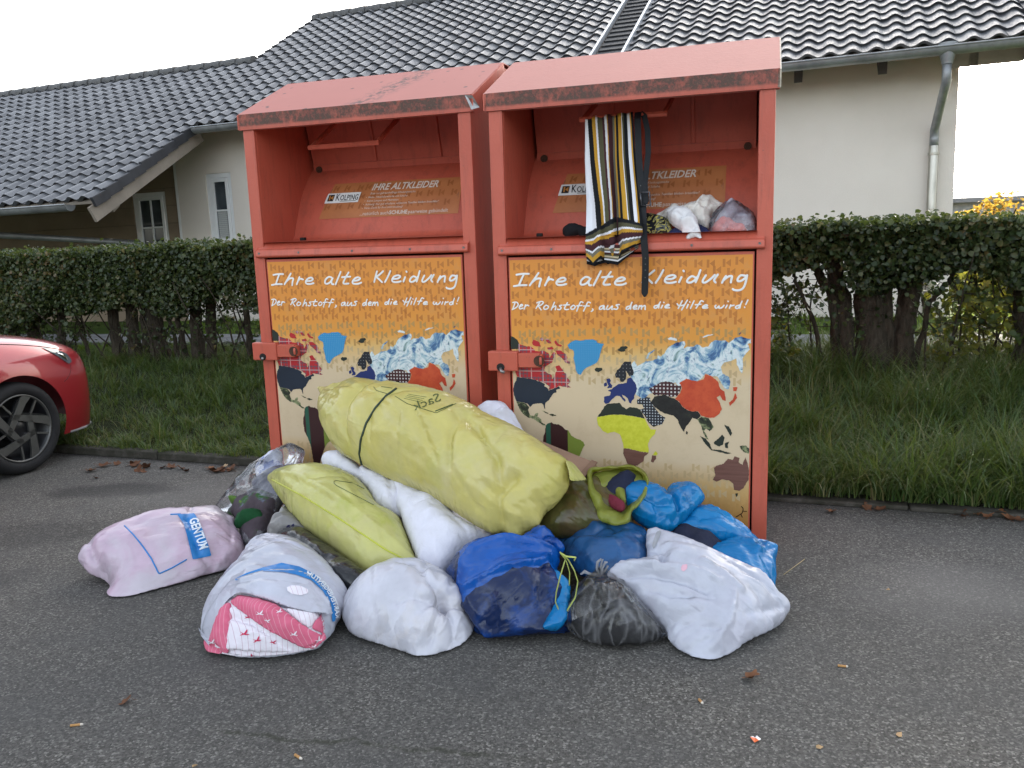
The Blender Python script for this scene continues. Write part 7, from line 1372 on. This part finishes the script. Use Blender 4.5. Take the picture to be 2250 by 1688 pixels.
ctot = sum(w for _, w in CSEQ); cedges = np.cumsum([w/ctot for _, w in CSEQ])
tr = empty('trousers', mat=POSE_R, label='striped mustard, white and black trousers draped over the bin\'s chute handle', cat='trousers')
xl = lambda v: np.interp(v, [0, .3, .6, .8, .9, 1], [724, 722, 735, 728, 724, 735]); xr = lambda v: np.interp(v, [0, .3, .7, .8, .93, 1], [1046, 1062, 1092, 1103, 1112, 1100])
yt = lambda u: 612-36*u+4*math.sin(u*23); 
def yb(u): return np.interp(u, [0, .12, .25, .4, .52, .6, .66, .8, 1], [1560, 1610, 1560, 1600, 1585, 1570, 1525, 1495, 1462])
cuff = lambda u: np.interp(u, [0, .3, .52, .6, 1], [1398, 1335, 1285, 1285, 1330])
NU, NV = 240, 150; V = []; F = []; MI = []
for j in range(NV+1):
    v = j/NV
    for i in range(NU+1):
        u = i/NU; yy = yt(u)+(yb(u)-yt(u))*v; xx = xl(v)+(xr(v)-xl(v))*u
        yl = np.interp(v, [0, .02, .5, .80, .86, 1], [.205, .186, .10, -.012, -.046, -.046])
        fold = .016*math.sin(u*11+v*2.2+.5)+.006*math.sin(u*27-v*3+1) + .026*math.exp(-((u-.57)/.05)**2)+.012*math.exp(-((u-.16-.2*v)/.05)**2)
        cf = max(0, (yy-cuff(u)))/220.0
        yl += fold*(.3+v)*(1 if v > .03 else 0) - .02*cf*math.sin(u*9+1) - (.012 if cf > 0 else 0)
        V.append(tuple(rl('z2', xx+3*math.sin(v*9+u*2)*v, yy, float(yl))))
for j in range(NV):
    for i in range(NU):
        a = j*(NU+1)+i; F.append((a, a+1, a+NU+2, a+NU+1)); u = (i+.5)/NU; v = (j+.5)/NV; yy = yt(u)+(yb(u)-yt(u))*v; c_ = cuff(u)
        if yy > c_:
            q = (yy-c_)/(yb(u)-c_); k = CSEQ[int(np.searchsorted(cedges, min(q, .999)))][0]
            if .555 < u < .595: k = 'black' if k in ('white', 'mustard') else 'maroon'
        else: q = u-.24*v*(1-u)*sstep(.62, .3, u); q = min(max(q, 0), .999); k = SEQ[int(np.searchsorted(edges, q))][0]
        MI.append(STK.index(k))
tc = np_mesh('leg_fabric', V, F, STM, tr, smooth=True, mi=MI); sd = tc.modifiers.new('thickness', 'SOLIDIFY'); sd.thickness = .003
# back fall behind the bar, inner hem
V = []; F = []; MI = []
for j in range(21):
    for i in range(61):
        u = i/60; v = j/20; p = rl('z2', 728+(1044-728)*u, yt(u)+4, .205); V.append((p.x, p.y+.02+.05*v+.008*math.sin(u*21), p.z+.004-.30*v-.012*(1 if v > 0 else 0)))
for j in range(20):
    for i in range(60): a = j*61+i; F.append((a, a+61, a+62, a+1)); MI.append(STK.index(SEQ[int(np.searchsorted(edges, (i+.5)/60))][0]))
np_mesh('back_fall', V, F, STM, tr, smooth=True, mi=MI)
V = []; F = []; MI = []
for j in range(13):
    for i in range(41):
        u = i/40; v = j/12; p = rl('z2', 735+(1085-735)*u, 1470+(np.interp(u, [0, .15, .35, .6, 1], [1600, 1614, 1590, 1606, 1490])-1470)*v, -.034); V.append((p.x, p.y+.006*math.sin(u*16), p.z))
for j in range(12):
    for i in range(40): a = j*41+i; F.append((a, a+1, a+42, a+41)); MI.append(STK.index(['maroon', 'maroon', 'cream', 'grey', 'white', 'maroon', 'olive', 'cream', 'grey', 'white', 'black', 'black'][j]))
np_mesh('inner_hem', V, F, STM, tr, smooth=True, mi=MI)
# belt
bl = empty('belt', mat=POSE_R, label='black leather belt hanging beside the striped trousers, tip over the poster', cat='belt')
M_leather = simple('black_leather', (.008, .009, .011), .6, .3, .2, 30)
def strap(name, pts, w, parent):
    P_ = [np.array(rl('z2', x, y, yl)) for x, y, yl in pts]; d = []
    for i in range(len(P_)-1):
        for t in np.linspace(0, 1, 8, endpoint=False): d.append(P_[i]*(1-t)+P_[i+1]*t)
    d.append(P_[-1]); mb = MB(); n = len(d)
    for i, p in enumerate(d):
        t = d[min(i+1, n-1)]-d[max(i-1, 0)]; t /= np.linalg.norm(t); s = np.cross(t, [0, -1, 0.001]); s /= np.linalg.norm(s); f = np.cross(s, t); ww = w*(1 if i < n-4 else [.98, .85, .55, .2][i-(n-4)])
        mb.v += [tuple(p-s*ww*.5-f*.0018), tuple(p+s*ww*.5-f*.0018), tuple(p+s*ww*.5+f*.0018), tuple(p-s*ww*.5+f*.0018)]
    for i in range(n-1):
        for k in range(4): mb.f.append((4*i+k, 4*i+(k+1) % 4, 4*i+4+(k+1) % 4, 4*i+4+k)); mb.mi.append(0)
    mb.f += [(3, 2, 1, 0), (4*n-4, 4*n-3, 4*n-2, 4*n-1)]; mb.mi += [0, 0]; return mb.build(name, M_leather, parent)
s1 = strap('strap', [(1082, 575, .20), (1078, 620, .170), (1085, 850, .12), (1098, 1040, .075), (1112, 1150, .05), (1118, 1330, .005), (1122, 1440, -.060), (1132, 1560, -.062), (1131, 1660, -.062), (1128, 1740, -.062), (1126, 1822, -.062)], .031, bl)
strap('loop_strap', [(1098, 580, .205), (1125, 600, .19), (1146, 700, .17), (1150, 850, .13), (1138, 960, .10), (1128, 1050, .07), (1132, 1140, .045), (1140, 1195, .03)], .026, bl)
mb = MB(); c0 = np.array(rl('z2', 1128, 1160, .03)); 
mb.tube([c0+[-.02, 0, .03], c0+[.022, -.004, .03], c0+[.026, -.006, -.03], c0+[-.018, -.002, -.03], c0+[-.02, 0, .03]], .004, 6); mb.build('buckle', simple('dark_metal', (.12, .12, .13), .3, .5, .1, 10, metal=.9), bl, smooth=True)
mb = MB()
for (x, y, yl) in ((1131, 1640, -.0650), (1131, 1600, -.0650), (1131, 1560, -.0648), (1130, 1690, -.065), (1099, 1070, .066)): p = np.array(rl('z2', x, y, yl)); mb.tube([p, p+[0, -.0008, 0]], .0028, 8)
mb.build('belt_holes', simple('belt_hole', (.09, .09, .09), .5), s1)
def chute(name, label, cat, pn, lp, an, T, m, **k):
    t = empty(name, tuple(at(*RY(*an[0]))), label, cat); o = blob(pn, px('z2', lp), [RY(*q) for q in an], T, m, t, floor=False, **k); return t
chute('dark_garment', 'black garment bunched on the chute shelf, its lump nearest the rubber stop', 'clothing', 'fabric', [(568,1378),(595,1345),(650,1330),(700,1340),(760,1360),(790,1420),(700,1424),(680,1405),(620,1420),(585,1418)], [('z2', 600, 1415, .13), ('z2', 780, 1415, .12), ('z2', 650, 1330, .17)], .03, cloth('black_cotton', (.012, .012, .014), .3), step=.012, grow=.05, seed=201, dents=.015, back=.6)
b = NB('patterned_print'); c = b.ramp(b.noise(b.obj(), 16, 2, .5, 2.2), [(.42, (.012, .012, .014)), (.47, (.012, .012, .014)), (.48, (.42, .36, .10)), (.54, (.42, .36, .10)), (.55, (.10, .11, .10)), (.60, (.10, .11, .10)), (.61, (.012, .012, .016))], 'CONSTANT'); C_pat = b.done(b.pbr(c, .85, .2))
chute('printed_shirt', 'black and yellow patterned shirt lying on the shelf beside the belt', 'clothing', 'fabric', [(1110,1290),(1160,1275),(1220,1278),(1290,1312),(1318,1370),(1290,1412),(1200,1426),(1110,1424)], [('z2', 1120, 1420, .09), ('z2', 1300, 1415, .08), ('z2', 1200, 1280, .20)], .04, C_pat, step=.012, grow=.05, seed=202, dents=.015, back=.5)
chute('navy_garment', 'navy garment edge lying under the white laundry on the shelf', 'clothing', 'fabric', [(1230,1418),(1300,1385),(1400,1355),(1500,1335),(1560,1370),(1575,1400),(1480,1418),(1330,1428)], [('z2', 1250, 1418, .075), ('z2', 1540, 1405, .07), ('z2', 1500, 1335, .17)], .03, cloth('navy_cotton', (.02, .024, .07), .3), step=.012, grow=.05, seed=203, dents=.01, back=.5)
wt = chute('white_laundry', 'crumpled white laundry heaped on the chute shelf', 'laundry', 'upper_cloth', [(1195,1272),(1265,1232),(1310,1215),(1390,1200),(1440,1180),(1545,1168),(1562,1148),(1610,1182),(1672,1208),(1640,1242),(1572,1272),(1575,1335),(1540,1372),(1470,1345),(1380,1300),(1280,1290)], [('z2', 1280, 1290, .20), ('z2', 1560, 1370, .16), ('z2', 1500, 1160, .30)], .05, cloth('white_linen', (.70, .66, .60), .08), step=.009, grow=.16, seed=204, dents=.04, back=.5, folds=(50, 45, .016))
blob('hanging_cloth', px('z2', [(1290,1240),(1340,1225),(1420,1240),(1470,1280),(1492,1340),(1510,1420),(1462,1418),(1410,1430),(1372,1375),(1315,1340),(1282,1300)]), [RY('z2', 1300, 1310, .13), RY('z2', 1480, 1420, -.012), RY('z2', 1400, 1235, .17)], .035, cloth('white_cotton_shirt', (.74, .73, .73), .05), wt, step=.009, grow=.12, seed=205, dents=.03, folds=(22, 45, .014), back=.4, floor=False)
cb = chute('clear_bag', 'clear plastic bag of pink and grey clothes at the end of the shelf', 'bag', 'film', [(1560,1385),(1568,1310),(1615,1262),(1690,1212),(1780,1228),(1862,1262),(1888,1320),(1875,1398),(1780,1412),(1620,1414)], [('z2', 1580, 1405, .075), ('z2', 1870, 1395, .06), ('z2', 1700, 1215, .22)], .075, F_clear, step=.010, grow=.05, seed=206, dents=.02, back=.5)
blob('pink_clothes', px('z2', [(1580,1390),(1590,1340),(1650,1310),(1720,1320),(1800,1360),(1820,1405),(1700,1410)]), [RY('z2', 1580, 1405, .085), RY('z2', 1820, 1400, .07), RY('z2', 1700, 1310, .15)], .045, cloth('salmon_cloth', (.62, .22, .20), .15), cb, step=.010, grow=.14, seed=207, dents=.03, folds=(20, 40, .015), back=.5, floor=False)
blob('grey_clothes', px('z2', [(1600,1310),(1680,1235),(1780,1240),(1860,1290),(1870,1390),(1810,1400),(1740,1340),(1660,1320)]), [RY('z2', 1620, 1330, .12), RY('z2', 1860, 1390, .085), RY('z2', 1750, 1240, .20)], .045, cloth('lilac_grey_cloth', (.34, .31, .36), .2, patches=[((.5, .5, .55), 9, .5, .58, .9), ((.12, .07, .09), 8, .6, .66, .8)]), cb, step=.010, grow=.14, seed=208, dents=.035, folds=(24, 40, .016), back=.5, floor=False)

# ---- fallen leaves: three leaf shapes, then copies
M_dry = [simple('dry_leaf_brown', (.11, .05, .026), .8, .25, .3, 25), simple('dry_leaf_rust', (.19, .085, .042), .8, .25, .3, 25), simple('dry_leaf_pale', (.42, .30, .18), .8, .25, .2, 25)]
def leaf_mesh(seed, m):
    r = random.Random(seed); pts = []; n = 18
    for k in range(n):
        a = 2*math.pi*k/n; lob = 1+.28*math.cos(5*a)+.12*r.uniform(-1, 1); pts.append((.034*lob*math.cos(a), .030*lob*math.sin(a)))
    mb = MB(); z = lambda x, y: .012*math.sin(x*45+seed)+.35*abs(y)**1.0+9*x*x+.004
    mb.add([(x, y, z(x, y)) for x, y in pts]+[(x*.5, y*.5, z(x*.5, y*.5)) for x, y in pts]+[(0, 0, .004)], [(i, (i+1) % n, n+(i+1) % n, n+i) for i in range(n)]+[(n+i, n+(i+1) % n, 2*n) for i in range(n)])
    mb.tube([(-.03, 0, z(-.03, 0)), (-.05, .004, .006), (-.062, .01, .004)], .0012, 5); o = mb.build('fallen_leaf', m, smooth=True); return o
protos = [leaf_mesh(s, M_dry[s % 3 if s < 3 else 0]) for s in range(4)]; used = [False]*4
def put_leaf(u, v, k, label, group=None, sc=1.0, zz=.0):
    o = protos[k]
    if used[k]: o = o.copy(); COL.objects.link(o)
    used[k] = True; p = onz(u, v, zz); o.location = (p[0], p[1], zz+.001); o.rotation_euler = (rng.uniform(-.3, .3), rng.uniform(-.3, .3), rng.uniform(0, 6.28)); o.scale = (sc*rng.uniform(.8, 1.2),)*3
    tag(o, label, 'leaf', group); return o
GL = 'dry brown leaf fallen in the gutter along the kerb between car and bins'
for k in range(26):
    x = rng.choice([rng.uniform(200, 260), rng.uniform(290, 400), rng.uniform(300, 560), rng.uniform(440, 590)]); base_y = 1012+(x-192)*.049
    put_leaf(x, base_y+abs(rng.gauss(0, 9))+4, rng.choice([0, 0, 1, 3]), GL, 'fallen leaves along the kerb by the car', rng.uniform(.7, 1.1))
put_leaf(494, 1030, 2, 'pale yellowish leaf in the gutter close to the bin post', None, .9)
GR = 'dry brown leaf lying at the foot of the long drooping grass'
for (x, y) in ((1905, 1114), (1932, 1117), (1970, 1112), (2108, 1126), (2118, 1132), (2150, 1130), (2172, 1134), (2210, 1137), (2236, 1140), (2190, 1128)): put_leaf(x, y+5, rng.choice([0, 1, 3]), GR, 'fallen leaves below the long grass', rng.uniform(.7, 1.0))
put_leaf(1828, 1128, 1, 'curled rust-brown leaf lying alone below the long grass, nearest the bins', None, 1.0)
put_leaf(276, 1546, 3, 'crumpled brown leaf on the open asphalt near a flat-lying cigarette butt', None, .7); put_leaf(1652, 1494, 1, 'shredded ochre leaf on the asphalt in front of the large white carrier bag', None, .75)
put_leaf(210, 1052, 0, 'small brown leaf on the damp stain by the car wheel', None, .6)
# ---- cigarette butts, wrapper, straw
M_filter = simple('cork_filter_paper', (.42, .23, .09), .8, .2, .25, 200); M_cig = simple('cigarette_paper', (.62, .57, .5), .85, .2, .15, 120)
def butt(u, v, a, label, L=.030, ash=.008):
    p = onz(u, v, 0); t = empty('cigarette_butt', (p[0], p[1], .004), label, 'cigarette butt'); t.rotation_euler = (0, 0, a)
    mb = MB(); mb.tube([(-L/2, 0, 0), (0, .0003, 0), (L/2, 0, .0004)], [.0041, .0040, .0041], 10); mb.build('filter', M_filter, t, smooth=False, auto=40)
    mb = MB(); mb.tube([(L/2, 0, .0004), (L/2+ash*.6, .0006, .0002), (L/2+ash, .001, .0)], [.0040, .0037, .0024], 10); mb.build('stub', M_cig, t, auto=40)
butt(166, 1596, .12, 'longest cigarette butt, lying flat near a crumpled brown leaf'); butt(654, 1665, -.75, 'cigarette butt at the picture\'s bottom edge below the pink bedding bag', .026)
butt(1539, 1543, -1.35, 'short cigarette butt on the asphalt below the white carrier bag', .020, .006); butt(1850, 1466, -.35, 'cigarette butt on open asphalt past the carrier bag\'s outer corner', .026, .006)
p = onz(1659, 1626, 0); w = empty('wrapper', (p[0], p[1], .002), 'small scrap of orange and white wrapper lying on the asphalt', 'wrapper'); w.rotation_euler = (0, 0, .5)
mb = MB(); mb.add([(-.014, -.012, .001), (.002, -.014, .004), (.004, .004, .002), (-.010, .010, .006)], [(0, 1, 2, 3)]); mb.build('orange_half', simple('orange_print', (.70, .13, .03), .5, .4), w)
mb = MB(); mb.add([(.002, -.014, .004), (.014, -.010, .001), (.013, .006, .005), (.004, .004, .002)], [(0, 1, 2, 3)]); mb.add([(-.010, .010, .006), (.004, .004, .002), (.006, .014, .001)], [(0, 1, 2)]); mb.build('white_half', simple('white_foil', (.75, .75, .76), .4, .4), w)
mb = MB(); a, c_ = onz(1722, 1264, 0), onz(1768, 1230, 0); mb.tube([a+[0, 0, .003], a*.6+c_*.4+[.004, 0, .006], c_+[0, 0, .003]], .0016, 5); tag(mb.build('straw', simple('dry_straw', (.45, .36, .2), .8), smooth=True), 'thin dry stalk on the asphalt beside the bright blue bag', 'stalk')
for (u, v, sc) in ((1800, 1646, .006), (1976, 1615, .007), (428, 1684, .006), (1950, 1296, .005)):
    p = onz(u, v, 0); mb = MB(); k = []; 
    for _ in range(8): k.append((p[0]+rng.gauss(0, sc), p[1]+rng.gauss(0, sc), abs(rng.gauss(0, sc*.5))+.001))
    bm = bmesh.new(); [bm.verts.new(q) for q in k]; bmesh.ops.convex_hull(bm, input=bm.verts); me = bpy.data.meshes.new('crumb'); bm.to_mesh(me); bm.free(); me.materials.append(simple('ochre_crumb', (.4, .26, .13), .8)); o = bpy.data.objects.new('leaf_crumb', me); COL.objects.link(o)
    tag(o, 'tiny tan crumb of leaf lying loose on the asphalt in front', 'leaf crumb', 'leaf crumbs on the asphalt')
